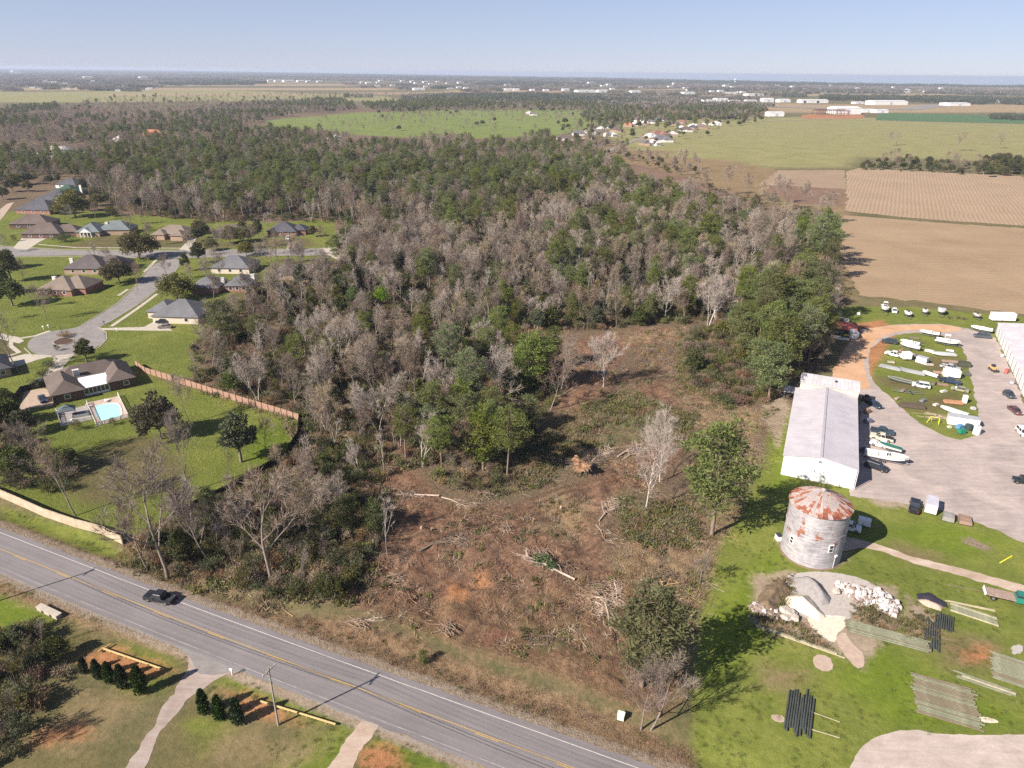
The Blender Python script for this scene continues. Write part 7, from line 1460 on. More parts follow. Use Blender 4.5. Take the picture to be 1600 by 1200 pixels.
ctr = G(1258, 432); t = thing('excavator', 'orange excavator standing in the woods clearing with raised arm', 'excavator', (ctr[0], ctr[1], 0), R(70)); OR = paint('excavator orange', (.50, .13, .03))
for s in (-1, 1): b = MB(); b.prism([(-2.2, .1), (2.2, .1), (2.4, .5), (2.1, .95), (-2.1, .95), (-2.4, .5)], s*1.4-.3, s*1.4+.3); b.build('track', DARKM, t)
b = MB(); b.box((-.6, 0, 1.75), (3.8, 2.7, 1.2), 0, 0, (.92, .94)); b.build('house', OR, t); b = MB(); b.box((.9, .8, 2.3), (1.5, 1.0, 1.7), 0, 0, (.85, .9)); b.build('cab', GLASS, t)
b = MB(); b.tube([(1.2, -.3, 1.8), (2.8, -.3, 5.2), (5.2, -.3, 6.0)], [.4, .45, .3], 6); bo = b.build('boom', OR, t); b = MB(); b.tube([(5.0, -.3, 6.1), (6.0, -.3, 3.2)], [.3, .22], 6); b.build('stick', OR, bo); b = MB(); b.box((5.9, -.3, 2.5), (1.1, 1.1, 1.1), 0, 0, (.6, .9)); b.build('bucket', DARKM, bo)
# yard sheds and clutter
p = G(1292, 521); t = thing('red_roof_shed', 'low open shed with bright red roof under the grove', 'shed', (p[0], p[1], 0), R(-24)); b = MB(); b.add([(0, 0, 2.3), (9.5, 0, 2.3), (9.5, 6, 3.3), (0, 6, 3.3), (0, 0, 2.2), (9.5, 0, 2.2), (9.5, 6, 3.2), (0, 6, 3.2)], [(0, 1, 2, 3), (7, 6, 5, 4), (0, 4, 5, 1), (1, 5, 6, 2), (2, 6, 7, 3), (3, 7, 4, 0)]); b.build('roof', ribbed('red sheet roof', (.55, .13, .07), (.40, .085, .05), 0, .8, 0, .5, .4), t)
for x in (.2, 4.7, 9.3):
    for y, h_ in ((.2, 2.2), (5.8, 3.15)): b = MB(); b.box((x, y, h_/2), (.14, .14, h_)); b.build('post', WOODD, t)
b = MB(); b.box((4.75, 5.9, 1.5), (9.3, .1, 3.0)); b.build('back_wall', surf('rusty back wall', (.3, .22, .18), None, 1, .8), t)
p = G(1327, 529); t = thing('garden_shed', 'small grey white gabled shed beside the dirt track', 'shed', (p[0], p[1], .02), R(-14)); gable(t, 3.2, 2.8, 2.0, 2.7, surf('pale shed boards', (.55, .53, .50), (.42, .40, .38), 2, .7), surf('grey shed roof', (.40, .41, .44), (.3, .3, .33), 2, .6), .15); b = MB(); b.box((1.4, -.03, .95), (1.3, .06, 1.8)); b.build('door', WHITE, t)
def junk(name, label, cat, px_, py_, dims, col, an=0, z=.03, cyl=False, part='body'):
    p = G(px_, py_); t = thing(name, label, cat, (p[0], p[1], z), R(an)); m = surf('%s colour %.2f %.2f %.2f' % (name, *col), col, tuple(c*.75 for c in col), 2, .6); b = MB()
    if cyl: b.tube([(0, 0, 0), (0, 0, dims[2]*.9), (0, 0, dims[2])], [dims[0]/2, dims[0]/2, dims[0]*.3], 14)
    else: b.box((0, 0, dims[2]/2), dims, 0, 0, (.92, .92)); b.box((dims[0]*.1, 0, dims[2]+.06), (dims[0]*.5, dims[1]*.6, .12))
    b.build(part, m, t); b = MB(); b.box((0, 0, .05), (dims[0]*1.05, dims[1]*1.05, .1)) if not cyl else b.tube([(0, 0, dims[2]), (0, 0, dims[2]+.12)], .15, 8); b.build('lid' if cyl else 'base', DARKM, t); return t
junk('storage_tank', 'white upright tank at the lower tip of the grass island', 'tank', 1525, 678, (1.8, 1.8, 2.4), (.70, .69, .67), 0, .03, True, 'shell')
junk('storage_tank', 'dark squat tank beside the white upright tank', 'tank', 1513, 671, (2.0, 2.0, 1.5), (.04, .06, .06), 0, .03, True, 'shell')
junk('covered_crate', 'blue tarped crate before the white container', 'crate', 1499, 670, (1.9, 1.3, 1.1), (.10, .25, .42), 20); junk('waste_bin', 'green bin beside the blue tarped crate', 'bin', 1502, 677, (1.7, 1.2, 1.1), (.02, .22, .14), 10); junk('wooden_crate', 'pale small crate in grass left of the blue one', 'crate', 1483, 669, (1.0, .8, .6), (.55, .55, .40), 5); junk('covered_crate', 'navy crate against the white container', 'crate', 1497, 664, (2.0, 1.0, 1.3), (.07, .07, .13), -15); junk('tractor_hood', 'red machine top beside the navy crate', 'machine', 1513, 664, (1.3, 1.0, 1.1), (.30, .04, .06), -15)
junk('wooden_crate', 'white appliance in the grass by the back left trees', 'appliance', 1341, 492, (1.0, .9, .9), (.8, .8, .78), 0); junk('white_bench', 'white bulky item behind the red roof', 'appliance', 1322, 503, (1.9, 1.4, 1.2), (.72, .68, .60), 0); junk('scrap_machine', 'red scrap machine by the storage doors', 'machine', 1572, 583, (1.6, 1.0, 1.3), (.45, .14, .12), 30); junk('scrap_machine', 'brown scrap heap box at the back of the island', 'machine', 1428, 529, (3.5, 1.2, .5), (.20, .17, .11), -15)
for i, (x, y, w_, c_) in enumerate([(1310, 498, 3.5, (.75, .75, .73)), (1304, 503, 2.4, (.6, .6, .6)), (1296, 516, 2.6, (.6, .62, .55)), (1305, 520, 2.5, (.72, .72, .70)), (1314, 519, 2.2, (.5, .48, .40)), (1300, 527, 6.5, (.66, .66, .64)), (1318, 531, 4.0, (.7, .68, .64)), (1348, 518, 2.2, (.3, .3, .3))]):
    junk('scrap_item', ['white scrap boards at the tree edge behind the red shed', 'grey scrap item beside the white scrap boards', 'greenish clutter at the left front of the red shed', 'white clutter at the middle front of the red shed', 'tan clutter at the right front of the red shed', 'long pale pipe bundle below the red shed', 'pale plank bundle left of the small grey shed', 'dark cart part right of the small grey shed'][i], 'scrap', x, y, (w_, .9, .6), c_, -14)
junk('jeep_wreck', 'dark camouflaged wreck on the right side of the island', 'wreck', 1506, 572, (3.6, 1.9, 1.4), (.07, .075, .05), -20); junk('orange_rack', 'orange brown rack of parts on the island', 'rack', 1489, 630, (5.0, 1.6, .7), (.45, .24, .13), -12); junk('rusty_trailer', 'dark rusty trailer of junk at lower left of the island', 'trailer', 1425, 636, (6.6, 2.0, .9), (.11, .085, .06), -14); junk('scrap_metal', 'pinkish scrap frames in the middle of the island', 'scrap', 1486, 566, (5.5, 1.4, .5), (.34, .25, .19), -12); junk('scrap_metal', 'rusty flat scrap beside the silver pickup', 'scrap', 1468, 583, (3.6, 1.6, .4), (.42, .27, .21), -12); junk('scrap_metal', 'flat red brown scrap left of the blue pickup', 'scrap', 1473, 602, (3.0, 1.2, .4), (.32, .2, .16), -12)
for x, y, w_, d_, h_, c_, lb in [(1452, 550, 3.0, 1.3, .7, (.62, .60, .56), 'pale dinghy sized scrap between the two white skiffs and the cruiser'), (1392, 567, 2.2, 1.1, .5, (.42, .36, .28), 'tan scrap left of the small white box trailer'), (1426, 557, 1.6, 1.2, .9, (.30, .31, .33), 'grey crate right of the small white box trailer'), (1452, 571, 2.4, 1.0, .5, (.48, .44, .38), 'pale plank bundle right of the grey container box'), (1459, 601, 1.8, 1.0, .7, (.15, .13, .11), 'dark crate left of the dark blue pickup'), (1411, 611, 2.6, 1.2, .5, (.22, .17, .12), 'brown scrap left of the white estate car'), (1474, 613, 2.0, 1.0, .6, (.55, .52, .46), 'pale scrap left of the olive old car'), (1442, 627, 2.2, 1.1, .5, (.18, .20, .22), 'blue grey scrap above the rusty junk trailer'), (1462, 634, 1.6, 1.0, .6, (.58, .50, .42), 'tan box left of the orange rack'), (1402, 624, 1.8, .9, .5, (.34, .28, .2), 'brown plank pile at the island left edge'), (1484, 549, 2.4, .9, .5, (.66, .65, .62), 'white plank bundle below the cruiser'), (1511, 586, 1.6, 1.2, .8, (.12, .12, .11), 'dark box right of the silver pickup'), (1520, 640, 1.2, 1.0, .7, (.5, .5, .48), 'grey box right of the white cabinet'), (1409, 549, 2.0, 1.0, .6, (.30, .18, .12), 'reddish scrap below the lower white skiff'), (1437, 536, 2.6, 1.0, .4, (.17, .15, .10), 'brown trailer bed right of the dark station car'), (1580, 600, 1.2, .9, .9, (.35, .36, .4), 'grey bin by the middle storage doors'), (1566, 558, 1.0, .8, .8, (.6, .6, .58), 'white can by the upper storage doors'), (1356, 660, 2.2, 1.2, 1.0, (.14, .15, .2), 'dark gear beside the long shed wall'), (1354, 645, 1.8, 1.2, 1.1, (.3, .2, .13), 'brown gear beside the long shed wall near the forklift'), (1347, 705, 2.2, 1.0, .9, (.1, .1, .11), 'black gear beside the shed near the big boat')]:
    junk('scrap_item', lb, 'scrap', x, y, (w_, d_, h_), c_, rng.integers(-40, 40))
junk('metal_trailer', 'small bare metal trailer with frames at the lower yard edge', 'trailer', 1481, 811, (2.6, 2.2, 1.1), (.28, .27, .25), 60); junk('wood_trailer', 'low trailer loaded with reddish wood scraps', 'trailer', 1507, 815, (3.0, 2.4, .8), (.30, .20, .15), 65)
def sticks(name, label, cat, px_, py_, n, L, r, col, spread, an, jit=.15, z=.05, mats=None, pile=.0, seed=1):
    rg = np.random.default_rng(seed); p = G(px_, py_); t = thing(name, label, cat, (p[0], p[1], float(groundz([p[:2]])[0])), 0); m = mats or surf('%s wood %.2f' % (name, col[0]), col, tuple(c*.6 for c in col), 2, .9); b = MB()
    for i in range(n):
        a = R(an)+rg.normal()*jit; c = rg.normal(size=2)*spread; l = L*(.5+.6*rg.random()); zz = z+r+pile*rg.random()*math.exp(-(c@c)/(spread*spread*2+.01)); tl = rg.normal()*.08
        b.tube([(c[0]-math.cos(a)*l/2, c[1]-math.sin(a)*l/2, max(.05, zz-tl)), (c[0]+rg.normal()*.1, c[1]+rg.normal()*.1, zz+.05), (c[0]+math.cos(a)*l/2, c[1]+math.sin(a)*l/2, max(.05, zz+tl))], [r, r*.9, r*.5], 5)
    b.build('sticks', m, t); return t
sticks('driftwood_pile', 'grey brown weathered plank heap on the grass', 'wood pile', 1530, 853, 34, 3.2, .07, (.20, .155, .12), .8, -62, .2, pile=.3, seed=3); sticks('driftwood_pile', 'pale tangled branch pile on the lower island', 'wood pile', 1462, 652, 30, 3.4, .06, (.50, .40, .30), 1.3, -15, .5, pile=.5, seed=4)
A = G(1562, 880); B_ = G(1581, 869); b = MB(); d = B_-A; t = thing('yellow_strip', 'bright yellow strap lying on the grass', 'strap', (A[0], A[1], .02), math.atan2(d[1], d[0])); L_ = float(np.hypot(*d[:2])); YL = surf('bright yellow', (.75, .72, .04), (.6, .55, .03), 2, .6); b.box((L_/2, 0, .05), (L_, .22, .06)); b.build('strap', YL, t)
p = G(1458, 661); t = thing('sawhorse', 'yellow A-shaped metal frame on the lower island', 'frame', (p[0], p[1], 0), R(-20)); b = MB(); b.tube([(-1.6, -.4, 0), (-.9, 0, 1.7), (-.2, .6, 0)], .07, 5); b.tube([(1.2, -.6, 0), (1.2, 0, 1.7), (1.3, .6, 0)], .07, 5); b.tube([(-.9, 0, 1.7), (1.2, 0, 1.7)], .07, 5); b.build('frame', YL, t)
# ------------------------------------------------------------------ utility-pole stacks: every pole a thing
PG = surf('treated green poles', (.215, .225, .155), (.12, .125, .085), .9, .9); PD = surf('dark creosote poles', (.065, .075, .07), (.04, .045, .04), .9, .8); PT = surf('pale stripped poles', (.40, .36, .24), (.28, .24, .16), .9, .9); PB = surf('brown grey poles', (.19, .165, .11), (.11, .09, .06), .9, .9)
def poles(px_list, label, group, n, L, m, r=.16, layers=1, jit=.35, seed=0):
    """px_list: centre of stack, and a second photo point giving the direction of the poles"""
    rg = np.random.default_rng(seed); (cx_, cy_), (a, c) = px_list; ctr = G(cx_, cy_); A = G(*a); B_ = G(*c); d = (B_-A)[:2]; L = L or float(np.hypot(*d)); d /= np.hypot(*d); nn = np.array([-d[1], d[0]]); k_ = 0
    made = []
    for ly in range(layers):
        cnt_ = n-ly
        for i in range(cnt_):
            off = (i-(cnt_-1)/2)*r*2.12; q = ctr[:2]+nn*off+d*rg.normal()*jit; l = L*(.93+.1*rg.random()); rr = r*(.85+.25*rg.random())
            b = MB(); b.tube([(-l/2, 0, 0), (l/2, 0, 0)], [rr, rr*.78], 8); mm = m if not isinstance(m, list) else m[rg.integers(len(m))]
            o = b.build('utility_pole_log', mm, None, (q[0], q[1], r+.03+ly*r*1.75+rg.random()*.02), False, math.atan2(d[1], d[0])+rg.normal()*.008); tag(o, label, 'pole', group); made.append((off, ly, o))
    if len(made) > 1:
        for ly in range(layers):
            row = sorted([m_ for m_ in made if m_[1] == ly], key=lambda m_: proj((m_[2].location.x, m_[2].location.y, 0))[1 if abs(d[0]) > abs(d[1]) else 0], reverse=False); side = ('from the back' if abs(d[0]) > abs(d[1]) else 'from left')
            for i, m_ in enumerate(row): m_[2]['label'] = f"{NUMW[i]} pole {side}{' of the upper layer' if ly else ''} in {group.replace('poles of ', '')}"
NUMW = ['first', 'second', 'third', 'fourth', 'fifth', 'sixth', 'seventh', 'eighth', 'ninth', 'tenth', 'eleventh', 'twelfth', 'thirteenth', 'fourteenth', 'fifteenth', 'sixteenth', 'seventeenth', 'eighteenth', 'nineteenth', 'twentieth']+['twenty '+q for q in ('first', 'second', 'third', 'fourth', 'fifth', 'sixth', 'seventh', 'eighth', 'ninth')]
poles(((1477, 1096), ((1436, 1088), (1519, 1112))), 'weathered greenish pole in the big square stack near the gravel entrance', 'poles of the big square stack', 26, 8.4, [PG, PG, PB], .15, 1, .25, 1)
poles(((1385, 995), ((1331, 981), (1438, 1010))), 'grey green pole in the long diagonal stack below the rock pile', 'poles of the long diagonal stack', 9, 12.5, [PG, PG, PB], .15, 2, .25, 2)
poles(((1248, 1002), ((1194, 985), (1310, 1026))), 'thin pale pole in the narrow bundle left of the sand', 'poles of the narrow bundle', 3, 13.5, [PG, PT], .14, 1, .3, 3)
poles(((1249, 1114), ((1246, 1148), (1254, 1081))), 'dark upright looking pole in the lower left stack', 'poles of the dark lower left stack', 11, 7.6, PD, .16, 1, .45, 4)
poles(((1456, 992), ((1455, 1018), (1458, 962))), 'dark pole in the left part of the dark double stack', 'poles of the left dark stack', 7, 7.5, PD, .16, 1, .3, 5); poles(((1475, 973), ((1474, 990), (1477, 958))), 'dark pole in the right part of the dark double stack', 'poles of the right dark stack', 9, 4.3, PD, .15, 1, .2, 6)
poles(((1522, 961), ((1493, 953), (1551, 972))), 'greenish pole in the small stack right of the black tarp', 'poles of the small right stack', 8, 7.0, [PG, PG, PT], .15, 1, .2, 7); poles(((1518, 948), ((1490, 943), (1552, 956))), 'brown pole lying behind the small right stack', 'brown poles behind the small stack', 2, 7.5, PT, .13, 1, .2, 8)
poles(((1539, 1070), ((1503, 1060), (1573, 1084))), 'pale pole in the thin bundle right of the big square stack', 'poles of the thin right bundle', 5, 7.5, [PT, PG], .14, 1, .3, 9); poles(((1590, 1052), ((1562, 1044), (1618, 1062))), 'pale green pole in the stack cut by the right edge', 'poles of the right edge stack', 20, 7.0, [PG, PG, PB], .15, 1, .2, 10)
poles(((1508, 920), ((1470, 915), (1528, 926))), 'pale old pole alone in the grass', 'pale pole alone in grass', 1, 6.0, PB, .10, 1, 0, 11); poles(((1287, 1120), ((1270, 1107), (1311, 1122))), 'thin yellow pole right of the dark lower stack', 'thin yellow poles', 1, 4.2, PT, .08, 1, 0, 12); poles(((1286, 1146), ((1264, 1138), (1306, 1151))), 'lower thin yellow pole by the dark stack', 'lower thin yellow pole', 1, 4.2, PT, .08, 1, 0, 13)
# ------------------------------------------------------------------ sand, gravel and rubble heaps
def heap(name, label, poly, h, m, seed=0, cat='heap', rough=.12, sharp=1.0, z=0.0):
    P = gp(poly); lo = P.min(0)-.5; hi = P.max(0)+.5; xs = np.arange(lo[0], hi[0], .3); ys = np.arange(lo[1], hi[1], .3); X, Y = np.meshgrid(xs, ys); Q = np.stack([X.ravel(), Y.ravel()], 1); d = sdf(Q, P); dm = max(d.max(), .1)
    zz = np.where(d > 0, h*np.clip(d/dm, 0, 1)**sharp+rough*(vnoise(Q, .9, seed)-.3)+rough*.6*(vnoise(Q, 2.5, seed+1)-.5), -.2); nx_, ny_ = len(xs), len(ys); i_ = (np.arange(ny_-1)[:, None]*nx_+np.arange(nx_-1)[None]).ravel(); F = np.stack([i_, i_+1, i_+nx_+1, i_+nx_], 1); F = F[(zz[F] > -.19).any(1)]
    me = rawmesh(name, np.stack([Q[:, 0]-lo[0], Q[:, 1]-lo[1], zz+z], 1), F, [m]); me.polygons.foreach_set('use_smooth', np.ones(len(F), bool)); o = bpy.data.objects.new(name, me); C.objects.link(o); o.location = (lo[0], lo[1], 0); return tag(o, label, cat)
SND = surf('pale sand', (.66, .58, .47), (.54, .46, .36), 1.2, .95, .2, coords='pos'); GRY = surf('grey gravel heap', (.27, .255, .25), (.20, .185, .18), 2, .95, .3, coords='pos'); PNK = surf('pinkish sandy soil', (.45, .35, .28), (.35, .265, .21), 1, .95, .2, coords='pos'); LG = surf('light grey gravel', (.42, .385, .355), (.33, .30, .275), 1.5, .95, .25, coords='pos')
sheet('gravel_pad', ragged(smoothpoly(gp([(1220, 900), (1275, 890), (1330, 898), (1360, 910), (1395, 930), (1400, 944), (1370, 940), (1345, 950), (1320, 975), (1305, 985), (1260, 970), (1225, 930)]), 1), .4, .6, 31), .03, LG)
heap('sand_heap', 'cream coloured sand heap in front of the silo', [(1221, 934), (1240, 928), (1262, 930), (1280, 950), (1292, 965), (1280, 972), (1256, 960), (1236, 952)], 1.5, SND, 1)
heap('gravel_heap', 'dark grey gravel heap beside the cream sand', [(1238, 903), (1262, 900), (1285, 915), (1299, 935), (1297, 944), (1284, 947), (1262, 930), (1245, 915)], 1.7, GRY, 2)
sheet('sand_patch', ragged(smoothpoly(gp([(1262, 962), (1300, 962), (1325, 965), (1318, 985), (1308, 1005), (1290, 1000), (1268, 985)]), 1), .5, .5, 32), .034, SND)
sheet('sand_patch', ragged(smoothpoly(gp([(1270, 1022), (1296, 1024), (1306, 1045), (1290, 1052), (1270, 1040)]), 1), .3, .5, 33), .03, PNK)
sheet('sand_patch', ragged(smoothpoly(gp([(1318, 985), (1332, 1005), (1352, 1025), (1352, 1040), (1338, 1046), (1318, 1020), (1306, 1000)]), 1), .3, .5, 34), .036, PNK)
sheet('sand_patch', ragged(smoothpoly(gp([(1204, 1115), (1226, 1120), (1224, 1130), (1206, 1126)]), 1), .3, .5, 35), .03, PNK); sheet('sand_patch', ragged(smoothpoly(gp([(1528, 1118), (1560, 1125), (1562, 1133), (1530, 1128)]), 1), .3, .5, 36), .03, SND); sheet('sand_patch', ragged(smoothpoly(gp([(1576, 1008), (1598, 1006), (1600, 1022), (1580, 1024)]), 1), .4, .5, 37), .03, LG)
heap('soil_heap', 'brown weedy soil heap with debris left of the sand', [(1175, 950), (1195, 915), (1225, 905), (1238, 925), (1222, 945), (1215, 965), (1190, 962)], 1.3, surf('weedy brown soil', (.20, .14, .09), (.11, .085, .05), 1.3, .95, .4, coords='pos'), 5, rough=.5)
heap('black_heap', 'black tarp covered heap near the pole stacks', [(1431, 928), (1450, 925), (1480, 942), (1483, 950), (1455, 945), (1435, 937)], .8, surf('black plastic sheet', (.035, .03, .045), (.02, .018, .025), 2, .5, .3, coords='pos'), 6, cat='covered heap', rough=.25)
heap('pale_heap', 'pale rubble strip below the black tarp', [(1431, 937), (1445, 936), (1474, 948), (1470, 955), (1448, 948)], .7, PNK, 7)
def rock_proto(seed, s=1.0):
    rg = np.random.default_rng(seed); b = MB(); n = 7; lay = []
    for z, k_ in ((-.25, .8), (.1, 1.0), (.45, .7)): lay.append([(math.cos(2*math.pi*i/n)*k_*.5*(.7+.5*rg.random()), math.sin(2*math.pi*i/n)*k_*.5*(.7+.5*rg.random()), z+rg.normal()*.06) for i in range(n)])
    vs = [q for l in lay for q in l]; fs = [(j*n+i, j*n+(i+1) % n, (j+1)*n+(i+1) % n, (j+1)*n+i) for j in range(2) for i in range(n)]+[tuple(range(n-1, -1, -1)), tuple(range(2*n, 3*n))]; b.add(vs, fs); return b
RK = [rock_proto(i).build('broken_rock', surf('white broken concrete', (.58, .55, .53), (.36, .34, .33), .8, .9, coords='pos'), None) for i in range(3)]+[rock_proto(9).build('broken_rock', surf('brown broken rubble', (.30, .235, .20), (.2, .15, .12), .8, .9, coords='pos'), None)]
for o, (x, y), lab in zip(RK, [(1338, 930), (1372, 925), (1400, 945), (1187, 955)], ['single white block at the left end of the rock pile', 'white block on top of the rock pile', 'white block at the right end of the rock pile', 'brown block at the foot of the soil heap']): p = G(x, y); o.location = (p[0], p[1], .5); o.scale = (1, 1, 1); tag(o, lab, 'rock')
def rubble(name, label, poly, sp_, h, idx, s0, s1, seed):
    P = gp(poly); Q = cand(poly, sp_, seed); d = sdf(Q, P); dm = d.max(); rg = np.random.default_rng(seed)
    scatter(name, label, 'rubble', [(q[0], q[1], h*min(1, dd/dm)+.1, int(rg.choice(idx)), s0+s1*rg.random()**2) for q, dd in zip(Q, d)], [[o] for o in RK])
rubble('rock_pile', 'pile of white broken concrete in front of the silo', [(1300, 912), (1325, 915), (1350, 920), (1372, 922), (1392, 935), (1408, 950), (1400, 965), (1380, 960), (1360, 947), (1335, 942), (1315, 925)], .42, 1.0, [0, 1, 2, 3], .35, .75, 1)
rubble('rubble', 'brown broken rubble at the left of the heaps', [(1168, 950), (1185, 938), (1205, 945), (1222, 962), (1215, 968), (1190, 966)], .5, .5, [3, 3, 0], .35, .8, 2)
for i, (x, y, s) in enumerate([(1224, 956, 2.2), (1234, 960, 2.4), (1240, 968, 2.0), (1228, 967, 2.0), (1305, 926, 1.7)]):
    o = rock_proto(60+i).build('concrete_block', surf('large concrete chunk', (.50, .44, .38), (.36, .31, .27), .8, .9, .2), None); p = G(x, y); o.location = (p[0], p[1], .3); o.scale = (s, s, s*.55); tag(o, ['upper left large concrete chunk by the soil heap', 'upper right large concrete chunk by the soil heap', 'lowest large concrete chunk by the soil heap', 'front left large concrete chunk by the soil heap', 'pinkish slab chunk at the left of the white rock pile'][i], 'concrete block')
# ------------------------------------------------------------------ felled trees, root ball, slash, stumps
FELL = surf('pale felled wood', (.52, .42, .34), (.34, .26, .20), 1.5, .9); FELLD = surf('dark felled trunk', (.22, .17, .13), (.13, .10, .075), 1.5, .9)
def felled(label, a, c, m=FELL, r=.22, br=18, seed=0, leaf=False, name='fallen_tree'):
    rg = np.random.default_rng(seed); A = G(*a); B_ = G(*c); d = B_-A; L = float(np.hypot(*d[:2])); t = thing(name, label, 'fallen tree', (A[0], A[1], float(groundz([A[:2]])[0])+.1), math.atan2(d[1], d[0])); b = MB()
    b.tube([(0, 0, r), (L*.35, .15, r+.15), (L*.7, -.1, r+.1), (L, 0, .2)], [r, r*.85, r*.55, r*.2], 7); b.build('trunk', m, t); b = MB()
    for i in range(br):
        x = L*(.25+.75*rg.random()); an = rg.normal()*.75; l = (1.2+2.8*rg.random())*(1.2-.5*x/L); s = rg.choice([-1, 1]); e = rg.random()*.7
        p0 = np.array([x, 0, r+.1]); p1 = p0+np.array([l*.5*math.cos(an), s*l*.4, l*.3*e]); p2 = p1+np.array([l*.5*math.cos(an), s*l*.3*rg.random(), l*.15*(e-.2)]); b.tube([tuple(p0), tuple(p1), (p2[0], p2[1], max(p2[2], .05))], [r*.28, r*.18, .02], 4)
        for j in range(2): q = p1+rg.normal(size=3)*np.array([.6, .6, .25]); b.tube([tuple(p1), (q[0], q[1], max(.03, q[2]))], [.04, .012], 3)
    b.build('branches', m, t)
    if leaf: tr = Tri(); [tr.blob((L*(.4+.4*rg.random()), rg.normal()*.8, .8), 1.0, 70, .4, .7, .3, .3, rg, .2) for _ in range(6)]; o = bpy.data.objects.new('foliage', tr.mesh('foliage', MEDG)); C.objects.link(o); o.parent = t
MEDG = leafmat('felled green leaves', (.04, .09, .015), (.09, .16, .035), .2, .5)
felled('pale fallen tree with splayed roots lying across the brush left of centre', (686, 776), (618, 774), FELL, .22, 10, 1); felled('thin fallen top right of the pale fallen tree', (690, 778), (735, 795), FELL, .12, 14, 2)
felled('dark fallen trunk across the upper soil', (655, 862), (712, 836), FELLD, .22, 14, 3); felled('thin fallen trunk beside the dark one', (682, 849), (724, 853), FELLD, .10, 10, 31); felled('fallen tree with green foliage in the middle of the clearing', (898, 910), (820, 872), FELL, .22, 26, 4, True)
felled('heap of bare branches right of the root ball', (925, 722), (955, 702), FELL, .16, 26, 5); felled('long pale felled trunk pointing to the white tree pair', (965, 715), (1010, 690), FELL, .2, 16, 6); felled('second pale trunk lying below the long one', (972, 720), (1005, 702), FELL, .14, 14, 7)
felled('grey broken branches above the lower white tree foot', (936, 815), (965, 783), FELL, .13, 34, 8); felled('thin pale branch below the grey broken branches', (931, 820), (948, 848), FELL, .07, 8, 9)
for i, (a, c) in enumerate([((908, 925), (945, 968)), ((925, 935), (968, 945)), ((935, 960), (970, 905)), ((945, 945), (955, 995)), ((918, 940), (955, 950)), ((960, 910), (966, 950))]): felled(['left', 'upper crossing', 'steep', 'lower', 'middle short', 'right short'][i]+' tree of the slash pile left of the spreading pine', a, c, FELL, .11+.03*(i % 2), 14, 20+i)
felled('broken stump wood right of the slash pile', (1028, 922), (1044, 915), surf('fresh cut wood', (.55, .36, .18), None, 3, .8), .16, 6, 30); felled('small pale branches at the left edge of the bare soil', (560, 975), (590, 962), FELL, .07, 16, 33); felled('white branch litter on the roadside below the thicket', (330, 921), (338, 919), FELL, .06, 4, 34)
for i, (x, y, n_, sp_, lb) in enumerate([(640, 872, 46, 1.2, 'brush pile around the dark fallen trunk foot'), (716, 846, 40, 1.0, 'dark brush pile at the right end of the dark fallen trunk'), (845, 868, 60, 1.6, 'brush pile left of the green leaved fallen tree'), (880, 892, 50, 1.4, 'brush pile under the green leaved fallen tree'), (935, 935, 70, 1.7, 'tangled core of the slash pile left of the spreading pine'), (958, 915, 46, 1.2, 'upper part of the slash pile left of the spreading pine'), (1010, 735, 36, 1.0, 'twig heap at the foot of the lower white tree'), (925, 712, 60, 1.4, 'twig heap behind the orange root ball'), (985, 702, 50, 1.3, 'twig heap under the long pale felled trunks'), (640, 775, 50, 1.4, 'twig heap at the roots of the pale fallen tree'), (760, 775, 40, 1.2, 'low brush pile on the soil above the clearing middle'), (560, 975, 30, .8, 'small twig heap at the left end of the dry verge'), (1000, 565, 50, 1.5, 'brush pile by the straw strip at the upper clearing'), (880, 560, 60, 1.6, 'brush pile left of the lone white conical tree'), (700, 985, 24, .8, 'flattened twig heap near the lower soil edge'), (860, 1000, 34, 1.0, 'twig heap beside the green weeds in the lower soil'), (620, 905, 30, .9, 'twig heap on the left lower soil'), (790, 830, 30, 1.0, 'twig heap in the middle of the upper soil'), (1040, 900, 40, 1.1, 'twig heap right of the slash pile'), (950, 790, 40, 1.1, 'twig heap below the grey broken branches')]):
    sticks('brush_pile', lb, 'brush pile', x, y, n_, 3.0, .05, (.34, .25, .18) if i % 3 else (.20, .145, .105), sp_, rng.integers(0, 180), .7, pile=.8, seed=50+i)
# root ball of the uprooted tree
p = G(905, 742); b = MB(); rg = np.random.default_rng(4); n = 20; vs = [(0, .4, 2.0)]
for j in range(1, 6):
    for i in range(n): a = 2*math.pi*i/n; rr = 2.1*j/5*(.78+.22*math.sin(a*3+1)+.14*math.sin(a*7))*(.85+.3*rg.random()); vs.append((math.cos(a)*rr, .5-.9*(1-j/5)**2*rg.random()-.1*j+rg.normal()*.1, max(-.1, 2.0+math.sin(a)*rr*.95)))
o0 = len(vs)
for j in range(1, 6):
    for i in range(n): a = 2*math.pi*i/n; rr = 2.1*j/5*(.74+.22*math.sin(a*3+1)+.14*math.sin(a*7)); vs.append((math.cos(a)*rr, 1.3-.2*j, max(-.1, 2.0+math.sin(a)*rr*.95)))
vs.append((0, 1.5, 2.0)); fs = [(0, 1+i, 1+(i+1) % n) for i in range(n)]+[(1+j*n+i, 1+(j+1)*n+i, 1+(j+1)*n+(i+1) % n, 1+j*n+(i+1) % n) for j in range(4) for i in range(n)]
fs += [(o0+j*n+i, o0+j*n+(i+1) % n, o0+(j+1)*n+(i+1) % n, o0+(j+1)*n+i) for j in range(4) for i in range(n)]+[(len(vs)-1, o0+(i+1) % n, o0+i) for i in range(n)]+[(1+4*n+i, o0+4*n+i, o0+4*n+(i+1) % n, 1+4*n+(i+1) % n) for i in range(n)]
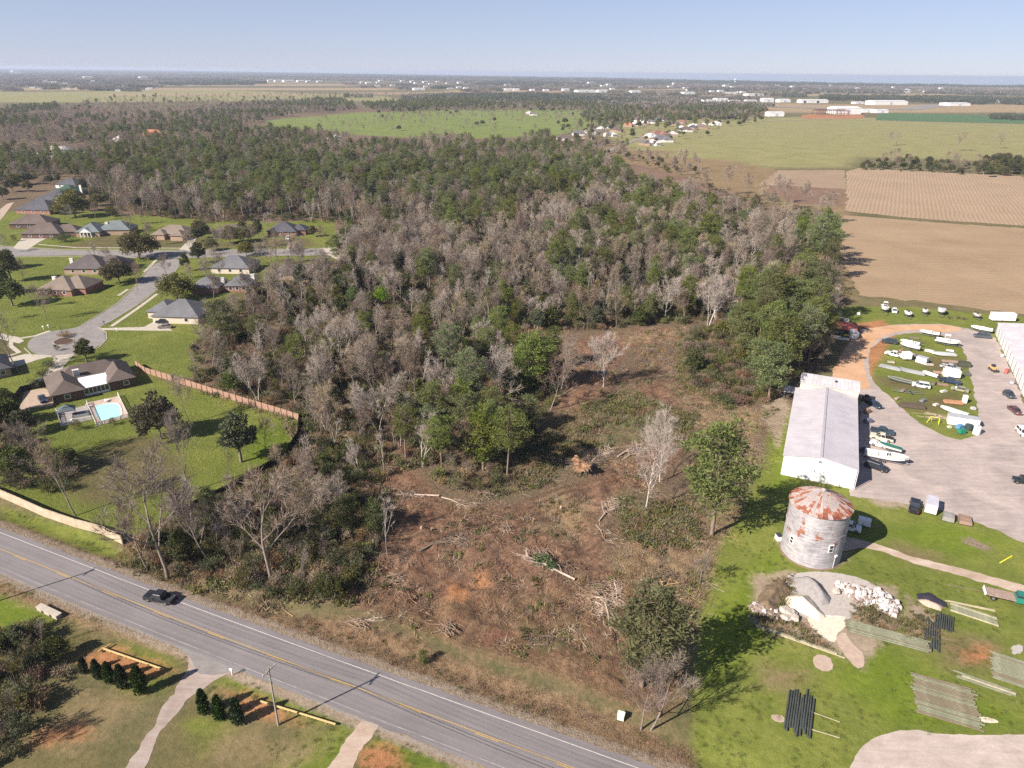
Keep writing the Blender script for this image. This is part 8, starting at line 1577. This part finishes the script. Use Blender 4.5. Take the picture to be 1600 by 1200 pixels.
b.add(vs, fs); t = thing('root_ball', 'upturned orange clay root ball of a felled tree in the middle clearing', 'root ball', (p[0], p[1], 0), R(-35)); t.scale = (1.35, 1.3, 1.25); b.build('clay_mass', surf('orange clay', (.33, .20, .12), (.15, .085, .05), 1.1, .95, .4), t); b = MB()
for i in range(26): a = rg.random()*6.28; r0 = .8+1.2*rg.random(); r1 = r0+.4+.7*rg.random(); b.tube([(math.cos(a)*r0, .1, 2+math.sin(a)*r0*.9), (math.cos(a)*r1, -.5-rg.random()*.5, max(.1, 2+math.sin(a)*r1*.9))], [.07, .02], 4)
b.build('roots', FELLD, t); felled('dark trunk lying behind the orange root ball', (917, 738), (950, 712), FELLD, .26, 20, 40)
for i, (x, y, lab) in enumerate([(876, 795, 'tall splintered stump on the upper soil'), (1079, 966, 'fresh yellow stump beside the grass strip'), (658, 828, 'pale cut stump left of the dark fallen trunk'), (674, 828, 'second pale stump near the dark fallen trunk'), (1167, 541, 'pale broken snag in the green brush above the shed'), (833, 816, 'small dark stump in the middle soil'), (1051, 832, 'reddish stump near the foot of the big pine'), (1033, 915, 'stump with yellow wood right of the slash pile')]):
    h_ = 2.6 if 'snag' in lab else .5+.4*rng.random(); p = G(x, y); t = thing('tree_stump', lab, 'stump', (p[0], p[1], float(groundz([p[:2]])[0])), 0); b = MB(); b.tube([(0, 0, -.2), (0, 0, .1), (.1, .05, h_)], [.34, .24, .2], 9); b.build('trunk', FELL if i % 2 == 0 else FELLD, t); b = MB(); b.tube([(.1, .05, h_), (.1, .05, h_+.02)], [.19, .18], 9); b.build('cut_face', surf('fresh cut face', (.55, .40, .22), None, 3, .8), t)
# ------------------------------------------------------------------ haze
hz = MB(); hz.box((0, 15000, 34.0), (120000, 110000, 118.0)); ho = hz.build('haze', NT('haze').m); hm = ho.data.materials[0]; nt = hm.node_tree; nt.nodes.clear(); o_ = nt.nodes.new('ShaderNodeOutputMaterial'); pv = nt.nodes.new('ShaderNodeVolumePrincipled')
pv.inputs['Color'].default_value = (.72, .82, 1.0, 1); pv.inputs['Density'].default_value = 7.5e-5; pv.inputs['Anisotropy'].default_value = .1; nt.links.new(pv.outputs[0], o_.inputs['Volume']); tag(ho, kind='stuff')
